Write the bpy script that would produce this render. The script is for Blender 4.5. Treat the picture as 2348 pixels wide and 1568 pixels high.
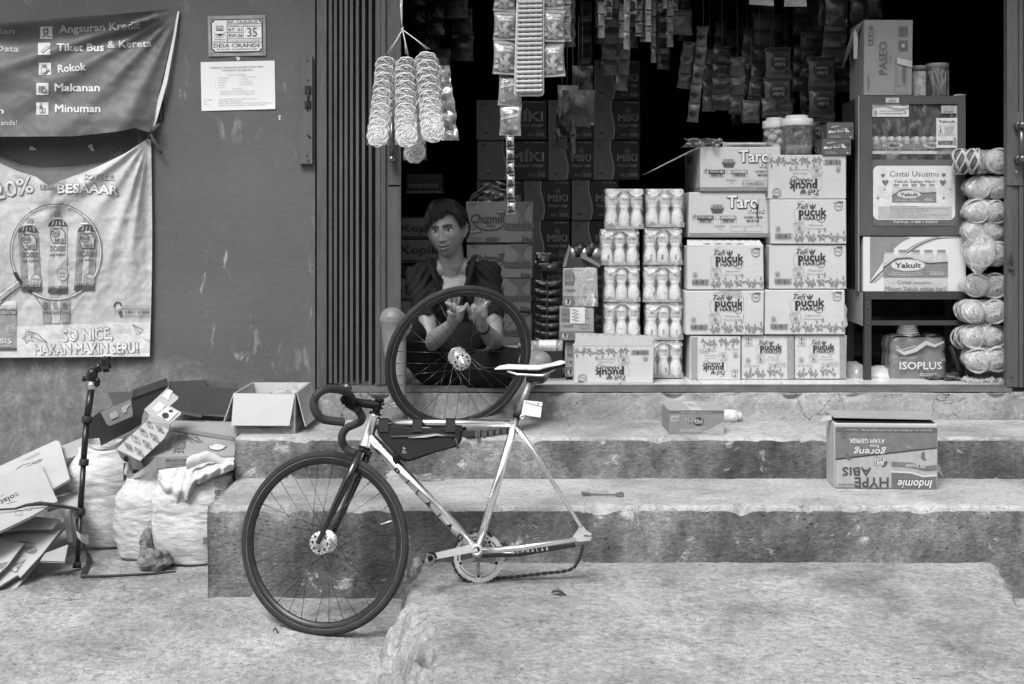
import bpy, bmesh, math, random, os
import numpy as np
from mathutils import Vector, Matrix, noise as mnoise
# ---------------------------------------------------------------- camera
for o in list(bpy.data.objects):
    bpy.data.objects.remove(o, do_unlink=True)
SC = bpy.context.scene
COL = SC.collection
F, CX, HY, ZC = 2800.0, 1173.5, 530.0, 0.758      # focal (px of a 2347 px wide frame), principal point, eye height over shop floor
cd = bpy.data.cameras.new('camera')
cam = bpy.data.objects.new('camera', cd)
COL.objects.link(cam)
cam.location = (0, 0, ZC)
cam.rotation_euler = (math.radians(90), 0, 0)
cd.sensor_width = 36.0
cd.lens = F / 2347.0 * 36.0
cd.shift_y = -(784.0 - HY) / 2347.0
cd.clip_start = 0.05
cd.clip_end = 2000
SC.camera = cam
# ---------------------------------------------------------------- daylight
SUN_EL, SUN_AZ = math.radians(53), math.radians(203)   # sun high behind the camera, a little to the left
wd = bpy.data.worlds.new('World')
SC.world = wd
wd.use_nodes = True
nt = wd.node_tree
nt.nodes.clear()
sky = nt.nodes.new('ShaderNodeTexSky')
sky.sky_type = 'NISHITA'
sky.sun_disc = False
sky.sun_elevation = SUN_EL
sky.sun_rotation = SUN_AZ
sky.dust_density = 4.0
bw = nt.nodes.new('ShaderNodeRGBToBW')
bg = nt.nodes.new('ShaderNodeBackground')
bg.inputs['Strength'].default_value = 0.11
wo = nt.nodes.new('ShaderNodeOutputWorld')
nt.links.new(sky.outputs[0], bw.inputs[0])
nt.links.new(bw.outputs[0], bg.inputs['Color'])
nt.links.new(bg.outputs[0], wo.inputs['Surface'])
sl = bpy.data.lights.new('sun', 'SUN')
sl.energy = 1.3
sl.angle = math.radians(20)
sun = bpy.data.objects.new('sun', sl)
COL.objects.link(sun)
sd = Vector((math.sin(SUN_AZ) * math.cos(SUN_EL), math.cos(SUN_AZ) * math.cos(SUN_EL), math.sin(SUN_EL)))
sun.rotation_euler = sd.to_track_quat('Z', 'Y').to_euler()
vs = SC.view_settings
vs.view_transform = 'Standard'
vs.look = 'None'
vs.exposure = 1.18
vs.gamma = 1.0
vs.use_curve_mapping = False
SC.render.engine = 'CYCLES'
SC.cycles.max_bounces = 8
SC.cycles.transparent_max_bounces = 16
SC.cycles.caustics_reflective = False
SC.cycles.caustics_refractive = False
# ---------------------------------------------------------------- helpers
RND = random.Random(11)
def at(px, py, D):
    """a photo position (px of the 2347 px wide frame) at depth D"""
    return Vector(((px - CX) * D / F, D, ZC - (py - HY) * D / F))
def onz(px, py, z):
    return at(px, py, (ZC - z) * F / (py - HY))
def wx(px, D): return (px - CX) * D / F
def wz(py, D): return ZC - (py - HY) * D / F
def lerp(a, b, t): return a + (b - a) * t
def sst(a, b, x):
    t = min(1, max(0, (x - a) / (b - a))); return t * t * (3 - 2 * t)
def nz(x, y=0, z=0): return mnoise.noise(Vector((x, y, z)))
# ---------------------------------------------------------------- materials (all grey: the photograph is black and white)
MATS = {}
def newmat(name):
    m = bpy.data.materials.new(name); m.use_nodes = True
    n = m.node_tree; b = n.nodes['Principled BSDF']
    return m, n, b
def ramp(n, src, pts):
    r = n.nodes.new('ShaderNodeValToRGB')
    el = r.color_ramp.elements
    el[0].position, el[0].color = pts[0][0], (pts[0][1],) * 3 + (1,)
    el[1].position, el[1].color = pts[-1][0], (pts[-1][1],) * 3 + (1,)
    for p, v in pts[1:-1]:
        e = el.new(p); e.color = (v, v, v, 1)
    n.links.new(src, r.inputs[0])
    return r.outputs[0]
def noise_tex(n, scale, detail=6, rough=0.6, stretch=None, dist=0.0, coord='Object'):
    tc = n.nodes.new('ShaderNodeTexCoord')
    t = n.nodes.new('ShaderNodeTexNoise')
    t.inputs['Scale'].default_value = scale
    t.inputs['Detail'].default_value = detail
    t.inputs['Roughness'].default_value = rough
    t.inputs['Distortion'].default_value = dist
    src = tc.outputs[coord]
    if stretch:
        mp = n.nodes.new('ShaderNodeMapping'); mp.inputs['Scale'].default_value = stretch
        n.links.new(src, mp.inputs[0]); src = mp.outputs[0]
    n.links.new(src, t.inputs['Vector'])
    return t.outputs['Fac']
def mathn(n, op, a, b=None, clamp=False):
    x = n.nodes.new('ShaderNodeMath'); x.operation = op; x.use_clamp = clamp
    for i, v in enumerate((a, b)):
        if v is None: continue
        if isinstance(v, (int, float)): x.inputs[i].default_value = v
        else: n.links.new(v, x.inputs[i])
    return x.outputs[0]
def bumpn(n, b, h, strength, dist=0.01):
    bu = n.nodes.new('ShaderNodeBump'); bu.inputs['Strength'].default_value = strength
    bu.inputs['Distance'].default_value = dist
    n.links.new(h, bu.inputs['Height']); n.links.new(bu.outputs[0], b.inputs['Normal'])
def M(name, g, rough=0.6, metal=0.0, var=0.0, scale=6.0, bump=0.0, bscale=60.0, spec=0.35, stretch=None, coord='Object', bstretch=None, var2=0.0, scale2=60.0):
    if name in MATS: return MATS[name]
    m, n, b = newmat(name)
    b.inputs['Base Color'].default_value = (g, g, g, 1)
    b.inputs['Roughness'].default_value = rough
    b.inputs['Metallic'].default_value = metal
    b.inputs['Specular IOR Level'].default_value = spec
    if var:
        f = ramp(n, noise_tex(n, scale, 6, .6, stretch, coord=coord), [(.3, max(0, g * (1 - var))), (.7, min(1, g * (1 + var)))])
        if var2:
            f2 = ramp(n, noise_tex(n, scale2, 4, .6, stretch, coord=coord), [(.3, 1 - var2), (.7, 1.0)])
            f = mathn(n, 'MULTIPLY', f, f2)
        n.links.new(f, b.inputs['Base Color'])
    if bump:
        bumpn(n, b, noise_tex(n, bscale, 5, .6, bstretch, coord=coord), bump)
    MATS[name] = m
    return m
def ink(g):
    g = round(g, 2)
    return M('ink_%03d' % int(round(g * 100)), g, 0.55, var=0.12, scale=30, spec=.2)
def film(name, a=0.25, g=0.8, rough=0.12, bump=.3):
    """thin clear plastic: mostly see-through with glossy crinkles"""
    if name in MATS: return MATS[name]
    m, n, b = newmat(name)
    b.inputs['Base Color'].default_value = (g, g, g, 1)
    b.inputs['Roughness'].default_value = rough
    b.inputs['Specular IOR Level'].default_value = .6
    h = noise_tex(n, 22, 4, .6, (1, 1, .6), dist=1.5)
    f = ramp(n, h, [(.35, a * .35), (.55, a), (.68, min(1, a * 2.6))])
    n.links.new(f, b.inputs['Alpha'])
    bumpn(n, b, h, bump, .02)
    MATS[name] = m
    return m
# ---------------------------------------------------------------- mesh builder
class MB:
    def __init__(s): s.v = []; s.f = []; s.m = []; s.s = []
    def add(s, vs, fs, mi=0, sm=False):
        k = len(s.v)
        s.v.extend([tuple(p) for p in vs])
        for f in fs:
            s.f.append(tuple(i + k for i in f)); s.m.append(mi); s.s.append(sm)
        return s
    def hexa(s, c, mi=0):
        """8 corners: bottom 0-3 counter-clockwise, top 4-7"""
        return s.add(c, [(3, 2, 1, 0), (4, 5, 6, 7), (0, 1, 5, 4), (1, 2, 6, 5), (2, 3, 7, 6), (3, 0, 4, 7)], mi)
    def box(s, x0, y0, z0, x1, y1, z1, mi=0):
        return s.hexa([(x0, y0, z0), (x1, y0, z0), (x1, y1, z0), (x0, y1, z0), (x0, y0, z1), (x1, y0, z1), (x1, y1, z1), (x0, y1, z1)], mi)
    def bar(s, a, b, w, h, up=(0, 0, 1), mi=0):
        a, b = Vector(a), Vector(b); d = (b - a).normalized(); u = Vector(up)
        sx = d.cross(u).normalized() * (w / 2); sz = sx.cross(d).normalized() * (h / 2)
        return s.hexa([a - sx - sz, a + sx - sz, b + sx - sz, b - sx - sz, a - sx + sz, a + sx + sz, b + sx + sz, b - sx + sz], mi)
    def tube(s, pts, r, n=8, mi=0, caps=True, closed=False, sm=True, sy=1.0):
        pts = [Vector(p) for p in pts]; N = len(pts)
        rs = r if isinstance(r, (list, tuple)) else [r] * N
        tang = []
        for i in range(N):
            if closed: t = pts[(i + 1) % N] - pts[i - 1]
            else: t = pts[min(i + 1, N - 1)] - pts[max(i - 1, 0)]
            tang.append(t.normalized() if t.length > 1e-9 else Vector((0, 0, 1)))
        t0 = tang[0]; ref = Vector((0, 0, 1)) if abs(t0.z) < .9 else Vector((1, 0, 0))
        nrm = (ref - t0 * ref.dot(t0)).normalized()
        vs = []
        for i in range(N):
            t = tang[i]; nrm = nrm - t * nrm.dot(t)
            nrm = nrm.normalized() if nrm.length > 1e-9 else t.orthogonal().normalized()
            bi = t.cross(nrm)
            for k in range(n):
                a = 2 * math.pi * k / n
                vs.append(pts[i] + nrm * (math.cos(a) * rs[i]) + bi * (math.sin(a) * rs[i] * sy))
        fs = []
        for i in range(N if closed else N - 1):
            j = (i + 1) % N
            for k in range(n):
                l = (k + 1) % n
                fs.append((i * n + k, i * n + l, j * n + l, j * n + k))
        if caps and not closed:
            fs.append(tuple(range(n - 1, -1, -1))); fs.append(tuple((N - 1) * n + k for k in range(n)))
        return s.add(vs, fs, mi, sm)
    def lathe(s, prof, o=(0, 0, 0), ax=(0, 0, 1), n=24, mi=0, sm=True, cap=True):
        """prof: list of (radius, height along ax)"""
        o = Vector(o); ax = Vector(ax).normalized(); e1 = ax.orthogonal().normalized()
        if abs(ax.z) > .99: e1 = Vector((1, 0, 0))
        e2 = ax.cross(e1); vs = []; fs = []
        for (r, h) in prof:
            for k in range(n):
                a = 2 * math.pi * k / n
                vs.append(o + ax * h + e1 * (r * math.cos(a)) + e2 * (r * math.sin(a)))
        for i in range(len(prof) - 1):
            for k in range(n):
                l = (k + 1) % n
                fs.append((i * n + k, i * n + l, (i + 1) * n + l, (i + 1) * n + k))
        if cap:
            if prof[0][0] > 1e-5: fs.append(tuple(range(n - 1, -1, -1)))
            if prof[-1][0] > 1e-5: fs.append(tuple((len(prof) - 1) * n + k for k in range(n)))
        return s.add(vs, fs, mi, sm)
    def grid(s, fn, nu, nv, mi=0, sm=True, wrap=False):
        vs = [fn(i / (nu - 1 if not wrap else nu), j / (nv - 1)) for j in range(nv) for i in range(nu)]
        fs = []
        for j in range(nv - 1):
            for i in range(nu if wrap else nu - 1):
                l = (i + 1) % nu
                fs.append((j * nu + i, j * nu + l, (j + 1) * nu + l, (j + 1) * nu + i))
        return s.add(vs, fs, mi, sm)
    def plate(s, poly, nrm, t, mi=0):
        """a flat sheet: polygon in 3D (counter-clockwise seen against nrm) with thickness t behind it"""
        poly = [Vector(p) for p in poly]; d = Vector(nrm).normalized() * t; k = len(poly)
        vs = poly + [p - d for p in poly]
        fs = [tuple(range(k)), tuple(range(2 * k - 1, k - 1, -1))]
        for i in range(k):
            j = (i + 1) % k; fs.append((j, i, i + k, j + k))
        return s.add(vs, fs, mi)
    def ell(s, c, r, nu=16, nv=10, mi=0):
        c = Vector(c)
        def fn(u, v):
            a = 2 * math.pi * u; b = math.pi * (v - .5)
            return (c.x + r[0] * math.cos(a) * math.cos(b), c.y + r[1] * math.sin(a) * math.cos(b), c.z + r[2] * math.sin(b))
        return s.grid(fn, nu, nv, mi, True, True)
    def mesh(s, name, mats, o=(0, 0, 0)):
        me = bpy.data.meshes.new(name); ox, oy, oz = o
        me.from_pydata([(x - ox, y - oy, z - oz) for x, y, z in s.v], [], s.f)
        for m in (mats if isinstance(mats, (list, tuple)) else [mats]): me.materials.append(m)
        me.polygons.foreach_set('material_index', s.m)
        me.polygons.foreach_set('use_smooth', s.s)
        me.update()
        return me
def link(name, data, parent=None):
    o = bpy.data.objects.new(name, data); COL.objects.link(o)
    if parent is not None: o.parent = parent
    return o
def tag(o, label=None, cat=None, group=None, kind=None):
    if label: o['label'] = label
    if cat: o['category'] = cat
    if group: o['group'] = group
    if kind: o['kind'] = kind
    return o
def thing(name, loc, label, cat, group=None, rz=0.0):
    o = link(name, None); o.location = loc; o.rotation_euler = (0, 0, rz)
    o.empty_display_size = .1
    return tag(o, label, cat, group)
def part(root, name, mb, mats, parent=None, world=True, label=None, kind=None):
    """a child mesh; mb holds world coordinates (world=True) or root-local ones"""
    org = tuple(root.location) if world else (0, 0, 0)
    o = link(name, mb.mesh(name, mats, org) if isinstance(mb, MB) else mb, parent or root)
    return tag(o, label, kind=kind)
def solo(name, mb, mats, loc, label, cat, group=None):
    o = link(name, mb.mesh(name, mats, tuple(loc))); o.location = loc
    return tag(o, label, cat, group)
def struct(name, mb, mats, parent=None):
    o = link(name, mb.mesh(name, mats), parent)
    if parent is None: o['kind'] = 'structure'
    return o
def copy_tree(o, parent=None):
    c = o.copy(); COL.objects.link(c); c.parent = parent
    for ch in o.children: copy_tree(ch, c)
    return c
def wall_frame(p):
    """matrix for a print on a face looking towards the camera (-Y): u -> +X, v -> +Z, out -> -Y"""
    return Matrix(((1, 0, 0, p[0]), (0, 0, -1, p[1]), (0, 1, 0, p[2]), (0, 0, 0, 1)))
def face_frame(o, u, v):
    u = Vector(u).normalized(); v = Vector(v).normalized(); w = u.cross(v)
    m = Matrix.Identity(4)
    for i in range(3):
        m[i][0], m[i][1], m[i][2], m[i][3] = u[i], v[i], w[i], o[i]
    return m
# ---------------------------------------------------------------- printed matter (flat ink on real faces)
TXT = {}
def text_geo(s, bold=0.0, shear=0.0, res=2):
    k = (s, bold, shear, res)
    if k in TXT: return TXT[k]
    cu = bpy.data.curves.new('txt', 'FONT'); cu.body = s; cu.size = 1.0
    cu.offset = bold; cu.shear = shear; cu.resolution_u = res; cu.fill_mode = 'FRONT'
    ob = bpy.data.objects.new('txt', cu)
    me = ob.to_mesh()
    V = np.empty(len(me.vertices) * 3, dtype=np.float64); me.vertices.foreach_get('co', V); V = V.reshape(-1, 3)[:, :2]
    Fc = [tuple(p.vertices) for p in me.polygons]
    ob.to_mesh_clear(); bpy.data.objects.remove(ob); bpy.data.curves.remove(cu)
    if len(V) == 0: V = np.zeros((1, 2))
    TXT[k] = (V, Fc)
    return TXT[k]
CAPH = text_geo('H')[0][:, 1].max()
class Print:
    """2D artwork in metres; every layer sits a fraction of a millimetre above the one below"""
    def __init__(s, eps=0.0004): s.v = []; s.f = []; s.g = []; s.eps = eps; s.k = 0
    def _put(s, P, fs, g, lay):
        k = len(s.v); z = s.eps * (lay + 1) + (s.k % 36) * 1.1e-5; s.k += 1
        s.v.extend([(float(x), float(y), z) for x, y in P])
        for f in fs: s.f.append(tuple(i + k for i in f)); s.g.append(round(g, 2))
    def poly(s, P, g, lay=0):
        P = [tuple(p) for p in P]
        a = sum(P[i - 1][0] * P[i][1] - P[i][0] * P[i - 1][1] for i in range(len(P)))
        if a < 0: P = P[::-1]
        s._put(P, [tuple(range(len(P)))], g, lay); return s
    def rect(s, x0, y0, x1, y1, g, lay=0): return s.poly([(x0, y0), (x1, y0), (x1, y1), (x0, y1)], g, lay)
    def line(s, P, w, g, lay=0, closed=False):
        P = [Vector((p[0], p[1])) for p in P]; N = len(P)
        if N < 2: return s
        L = []; Rr = []
        for i in range(N):
            a = P[i - 1] if (i > 0 or closed) else P[i]; b = P[(i + 1) % N] if (i < N - 1 or closed) else P[i]
            d = (b - a)
            d = d.normalized() if d.length > 1e-9 else Vector((1, 0))
            n = Vector((-d.y, d.x)) * (w[i] if isinstance(w, (list, tuple)) else w) / 2
            L.append(P[i] + n); Rr.append(P[i] - n)
        fs = []
        for i in range(N if closed else N - 1):
            j = (i + 1) % N; fs.append((i + N, j + N, j, i))
        s._put([tuple(p) for p in L + Rr], fs, g, lay); return s
    def frame(s, x0, y0, x1, y1, w, g, lay=0):
        s.rect(x0, y0, x1, y0 + w, g, lay); s.rect(x0, y1 - w, x1, y1, g, lay)
        s.rect(x0, y0 + w, x0 + w, y1 - w, g, lay); return s.rect(x1 - w, y0 + w, x1, y1 - w, g, lay)
    def disc(s, cx, cy, rx, ry, g, lay=0, n=24):
        return s.poly([(cx + rx * math.cos(2 * math.pi * k / n), cy + ry * math.sin(2 * math.pi * k / n)) for k in range(n)], g, lay)
    def ring(s, cx, cy, rx, ry, w, g, lay=0, n=28):
        return s.line([(cx + rx * math.cos(2 * math.pi * k / n), cy + ry * math.sin(2 * math.pi * k / n)) for k in range(n)], w, g, lay, True)
    def arc(s, cx, cy, rx, ry, a0, a1, w, g, lay=0, n=16):
        return s.line([(cx + rx * math.cos(math.radians(lerp(a0, a1, k / n))), cy + ry * math.sin(math.radians(lerp(a0, a1, k / n)))) for k in range(n + 1)], w, g, lay)
    def text(s, t, x, y, h, g, w=None, bold=0.0, shear=0.0, al='l', rot=0.0, lay=1, arch=0.0, res=2):
        """h: cap height, w: width to fit; (x, y) is the baseline start / middle / end"""
        V, fs = text_geo(t, 0.0, shear, res)
        P = V * (h / CAPH); rad = bold * .62 * (h / CAPH)
        x0, x1 = P[:, 0].min(), P[:, 0].max()
        sc = (max(w - 2 * rad, w * .5) / (x1 - x0)) if w and x1 > x0 else 1.0
        X = (P[:, 0] - x0) * sc + (rad if w else 0); W = (x1 - x0) * sc + (2 * rad if w else 0); Y = P[:, 1].copy()
        X -= {'l': 0, 'c': W / 2, 'r': W}[al]
        if arch:
            mid = {'l': W / 2, 'c': 0, 'r': -W / 2}[al]
            Y += arch * (1 - ((X - mid) / (W / 2 + 1e-9)) ** 2)
        c, sn = math.cos(rot), math.sin(rot)
        offs = [(0, 0)] if bold < .004 else ([(rad, 0), (-rad, 0)] if bold < .018 else [(rad * math.cos(math.pi * k / 4), rad * math.sin(math.pi * k / 4)) for k in range(8)] + ([(0, 0)] if bold > .05 else []))
        for ox, oy in offs:
            s._put(np.stack([x + (X + ox) * c - (Y + oy) * sn, y + (X + ox) * sn + (Y + oy) * c], 1), fs, g, lay)
        return s
    def barcode(s, x, y, w, h, g=.06, n=22, seed=1, lay=1, frame=0.0):
        r = random.Random(seed); cur = x
        if frame: s.frame(x - frame * 2, y - frame * 2, x + w + frame * 2, y + h + frame * 2, frame, g, lay)
        st = w / n / 2
        while cur < x + w - st * 2:
            b = st * r.choice((.6, 1, 1.6)); s.rect(cur, y, cur + b, y + h, g, lay); cur += b + st * r.choice((.6, 1, 1.4))
        return s
    def clutter(s, x, y, w, rows, lh, g, seed=1, lay=1):
        """lines of print too small to read"""
        r = random.Random(seed)
        for k in range(rows):
            cur = x; yy = y - k * lh; end = x + w * r.uniform(.75, 1)
            while cur < end:
                l = r.uniform(.6, 2.2) * lh; s.rect(cur, yy, min(cur + l, end), yy + lh * .5, g, lay); cur += l + lh * .35
        return s
    def leaf(s, x, y, l, wd, ang, g, lay=1, vein=None):
        c, sn = math.cos(ang), math.sin(ang)
        P = []
        for t, k in ((0, 0), (.25, .8), (.5, 1), (.78, .62), (1, 0)): P.append((t * l, k * wd / 2))
        P += [(t * l, -k * wd / 2) for t, k in ((.78, .62), (.5, 1), (.25, .8))]
        s.poly([(x + a * c - b * sn, y + a * sn + b * c) for a, b in P], g, lay)
        if vein is not None:
            s.line([(x + a * l * c, y + a * l * sn) for a in (.05, .95)], wd * .08, vein, lay + 1)
        return s
    def turned(s, w, h):
        """the artwork upside down on a w x h face"""
        s.v = [(w - x, h - y, z) for x, y, z in s.v]; return s
    def mapped(s, fn):
        s.v = [fn(x, y, z) for x, y, z in s.v]; return s
    def scaled(s, kx, ky): s.v = [(x * kx, y * ky, z) for x, y, z in s.v]; return s
    def shift(s, dx, dy): s.v = [(x + dx, y + dy, z) for x, y, z in s.v]; return s
    def cut(s, step):
        """split long faces so that the ink can follow a curved sheet"""
        me = bpy.data.meshes.new('t'); me.from_pydata(s.v, [], s.f)
        bm = bmesh.new(); bm.from_mesh(me); bpy.data.meshes.remove(me)
        lay = bm.faces.layers.int.new('g'); bm.faces.ensure_lookup_table()
        for f, g in zip(bm.faces, s.g): f[lay] = int(round(g * 100))
        xs = [v[0] for v in s.v]; ys = [v[1] for v in s.v]
        for ax, lo, hi in ((0, min(xs), max(xs)), (1, min(ys), max(ys))):
            p = lo + step
            while p < hi:
                bmesh.ops.bisect_plane(bm, geom=bm.verts[:] + bm.edges[:] + bm.faces[:], plane_co=(p, 0, 0) if ax == 0 else (0, p, 0), plane_no=(1, 0, 0) if ax == 0 else (0, 1, 0))
                p += step
        bm.verts.index_update()
        s.v = [tuple(v.co) for v in bm.verts]; s.f = [tuple(v.index for v in f.verts) for f in bm.faces]; s.g = [f[lay] / 100 for f in bm.faces]
        bm.free(); return s
    def mesh(s, name='print'):
        gs = sorted(set(s.g)); ix = {g: i for i, g in enumerate(gs)}
        me = bpy.data.meshes.new(name); me.from_pydata(s.v, [], s.f)
        for g in gs: me.materials.append(ink(g))
        me.polygons.foreach_set('material_index', [ix[g] for g in s.g]); me.update()
        return me
def put_print(parent, me, mat, name='lettering'):
    o = link(name, me, parent); o.matrix_local = mat
    return o
# ---------------------------------------------------------------- depths of the place (metres from the camera)
D1, D2, D3, DW = 4.878, 5.416, 5.932, 5.95        # faces of the two steps, the shop plinth and the front wall
Z1, Z2, ZG, ZS = -0.3395, -0.157, -0.705, -0.566  # treads, street level at the step, apron slab
def concrete(name, base, lo, hi, streak=0.0, pale=0.0, bump=.5, brush=None, crack=0.0, seed=0.0, dark_thr=(.42, .6), fine=.35):
    m, n, b = newmat(name)
    b.inputs['Roughness'].default_value = .88
    b.inputs['Specular IOR Level'].default_value = .25
    tc = n.nodes.new('ShaderNodeTexCoord')
    def nt_(scale, det=7, rough=.62, st=(1, 1, 1), dist=0.0, off=0.0):
        mp = n.nodes.new('ShaderNodeMapping'); mp.inputs['Scale'].default_value = st
        mp.inputs['Location'].default_value = (seed + off, off * .7, seed * .3)
        n.links.new(tc.outputs['Object'], mp.inputs[0])
        t = n.nodes.new('ShaderNodeTexNoise'); t.inputs['Scale'].default_value = scale
        t.inputs['Detail'].default_value = det; t.inputs['Roughness'].default_value = rough; t.inputs['Distortion'].default_value = dist
        n.links.new(mp.outputs[0], t.inputs['Vector']); return t.outputs['Fac']
    big = nt_(1.5, 9, .66, dist=.3)
    col = ramp(n, big, [(dark_thr[0], lo), ((dark_thr[0] + dark_thr[1]) / 2, base), (dark_thr[1], hi)])
    sm = ramp(n, nt_(42, 5, .7, off=3), [(.3, 1 - fine), (.62, 1.06)])
    col = mathn(n, 'MULTIPLY', col, sm)
    gr = ramp(n, nt_(170, 3, .7, off=5), [(.3, 1 - fine * .7), (.6, 1.0)])
    col = mathn(n, 'MULTIPLY', col, gr)
    if streak:
        k = ramp(n, nt_(2.2, 5, .6, (5, 1, .5), off=9), [(.36, 1 - streak), (.62, 1.0)])
        col = mathn(n, 'MULTIPLY', col, k)
    if streak > .2:
        k2 = ramp(n, nt_(1.4, 8, .7, (1.5, 1, 1), dist=.6, off=41), [(.42, .62), (.56, 1.0)])
        col = mathn(n, 'MULTIPLY', col, k2)
    if pale:   # chips where the skin of the concrete has flaked to pale mortar
        c = ramp(n, nt_(6.5, 8, .68, dist=.5, off=13), [(.60, 0.0), (.66, 1.0)])
        mx = n.nodes.new('ShaderNodeMix'); mx.data_type = 'FLOAT'
        n.links.new(mathn(n, 'MULTIPLY', c, pale), mx.inputs[0]); n.links.new(col, mx.inputs[2]); mx.inputs[3].default_value = hi * 1.35
        col = mx.outputs[0]
    vp = n.nodes.new('ShaderNodeTexVoronoi'); vp.inputs['Scale'].default_value = 38; n.links.new(tc.outputs['Object'], vp.inputs['Vector'])
    pm_ = ramp(n, nt_(5, 4, .6, off=29), [(.5, 1.0), (.62, 0.0)])
    pit = mathn(n, 'MAXIMUM', ramp(n, vp.outputs['Distance'], [(.10, .55), (.22, 1.0)]), pm_)
    fk = mathn(n, 'MULTIPLY', ramp(n, nt_(26, 4, .7, off=31), [(.60, 1.0), (.70, 1 - fine)]), ramp(n, nt_(2.6, 9, .72, dist=.5, off=37), [(.38, 1 - fine * .7), (.5, 1.0)]))
    col = mathn(n, 'MULTIPLY', mathn(n, 'MULTIPLY', col, pit), fk)
    h = mathn(n, 'ADD', nt_(60, 6, .7, brush or (1, 1, 1), off=17), mathn(n, 'MULTIPLY', nt_(16, 5, .65, brush or (1, 1, 1), off=19), 1.2))
    h = mathn(n, 'ADD', h, mathn(n, 'MULTIPLY', pit, .8))
    if crack:
        vo = n.nodes.new('ShaderNodeTexVoronoi'); vo.feature = 'DISTANCE_TO_EDGE'; vo.inputs['Scale'].default_value = 3.2
        wv = n.nodes.new('ShaderNodeVectorMath'); wv.operation = 'ADD'
        nv = n.nodes.new('ShaderNodeTexNoise'); nv.inputs['Scale'].default_value = 5; nv.inputs['Detail'].default_value = 6
        n.links.new(tc.outputs['Object'], nv.inputs['Vector'])
        sc_ = n.nodes.new('ShaderNodeVectorMath'); sc_.operation = 'SCALE'; sc_.inputs['Scale'].default_value = .35
        n.links.new(nv.outputs['Color'], sc_.inputs[0]); n.links.new(tc.outputs['Object'], wv.inputs[0]); n.links.new(sc_.outputs[0], wv.inputs[1])
        n.links.new(wv.outputs[0], vo.inputs['Vector'])
        ck = ramp(n, vo.outputs['Distance'], [(.0, 0.0), (.007, 1.0)])
        msk = ramp(n, nt_(1.1, 3, .5, off=23), [(.48, 0.0), (.56, 1.0)])
        inv = mathn(n, 'SUBTRACT', 1.0, mathn(n, 'MULTIPLY', mathn(n, 'SUBTRACT', 1.0, ck), mathn(n, 'MULTIPLY', msk, crack)))
        col = mathn(n, 'MULTIPLY', col, inv); h = mathn(n, 'ADD', h, mathn(n, 'MULTIPLY', inv, 1.5))
    n.links.new(col, b.inputs['Base Color'])
    bumpn(n, b, h, bump, .012)
    MATS[name] = m
    return m
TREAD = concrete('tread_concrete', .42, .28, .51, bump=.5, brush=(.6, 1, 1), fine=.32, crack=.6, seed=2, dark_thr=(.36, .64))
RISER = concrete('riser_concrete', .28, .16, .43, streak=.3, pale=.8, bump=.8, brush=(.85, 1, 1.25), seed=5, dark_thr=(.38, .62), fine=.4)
PLINTH = concrete('plinth_render', .34, .25, .42, streak=.12, pale=.4, bump=.5, crack=.9, seed=8, fine=.25)
APRON = concrete('apron_concrete', .43, .29, .55, bump=.9, brush=(.85, 1.1, 1), seed=11, fine=.46, dark_thr=(.36, .64))
STREET = concrete('street_concrete', .41, .26, .54, bump=.9, brush=(.9, 1, 1), seed=15, fine=.46, crack=.45, dark_thr=(.36, .64))
def zstreet(x, y):
    s = sst(4.95, 3.9, y) * .085
    d = .5 + .5 * sst(-.2, -1.4, x)
    return ZG - s * 1.0 + .012 * nz(x * 1.3, y * 1.3, 3) + .006 * nz(x * 6, y * 6, 7) * d + .004 * nz(x * 15, y * 15, 1)
mb = MB()
xs = [-400, -60, -12, -6] + [-4 + .055 * i for i in range(146)] + [6, 12, 60, 400]
ys = [-400, -60, -12, -4, 0, 1.5] + [2.2 + .045 * i for i in range(86)] + [12, 60, 400]
vs_ = [(x, y, zstreet(x, y) if abs(x) < 5 and 1 < y < 7 else ZG - .09) for y in ys for x in xs]
nx_ = len(xs)
mb.add(vs_, [(j * nx_ + i, j * nx_ + i + 1, (j + 1) * nx_ + i + 1, (j + 1) * nx_ + i) for j in range(len(ys) - 1) for i in range(nx_ - 1)], 0, True)
struct('ground', mb, STREET)
def apron_left(y):
    t = (D1 - y)
    return -.375 - .06 * sst(0, .5, t) + .05 * sst(.6, 1.4, t) + .03 * nz(y * 5, 2) + .012 * nz(y * 17, 5)
def apron_right(y):
    t = D1 - .06 - y
    return (1.955 - .24 * t + .012 * nz(y * 8, 9)) if t > 0 else 1.97
def zapron(x, y):
    tl = sst(0, 1, (x - apron_left(y)) / (.05 + .40 * sst(.25, 1.2, D1 - y)) + .35 + .30 * nz(x * 8, y * 8, 4) + .22 * nz(x * 24, y * 24, 2))
    tr = sst(0, 1, (apron_right(y) - x) / .05 + .3 * nz(x * 11, y * 11, 6))
    top = ZS - .028 * sst(D1, D1 - 1.6, y) + .005 * nz(x * 2, y * 2, 5) + .003 * nz(x * 9, y * 14, 8) + .0016 * nz(x * 30, y * 40, 2)
    base = zstreet(x, y) - .02
    rough = .026 * nz(x * 12, y * 12, 1) + .020 * nz(x * 27, y * 27, 9) + .010 * nz(x * 60, y * 60, 3)
    e = tl * tr
    return base + (top - base) * e + rough * 4 * e * (1 - e) * (1 - .6 * sst(.35, .9, D1 - y))
mb = MB()
NX, NY = 270, 190
def ap(u, v):
    x = lerp(-1.05, 2.20, u); y = lerp(1.4, D1 + .02, v ** .75)
    return (x, y, zapron(x, y))
mb.grid(ap, NX, NY, 0, True)
struct('pavement', mb, APRON)
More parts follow.
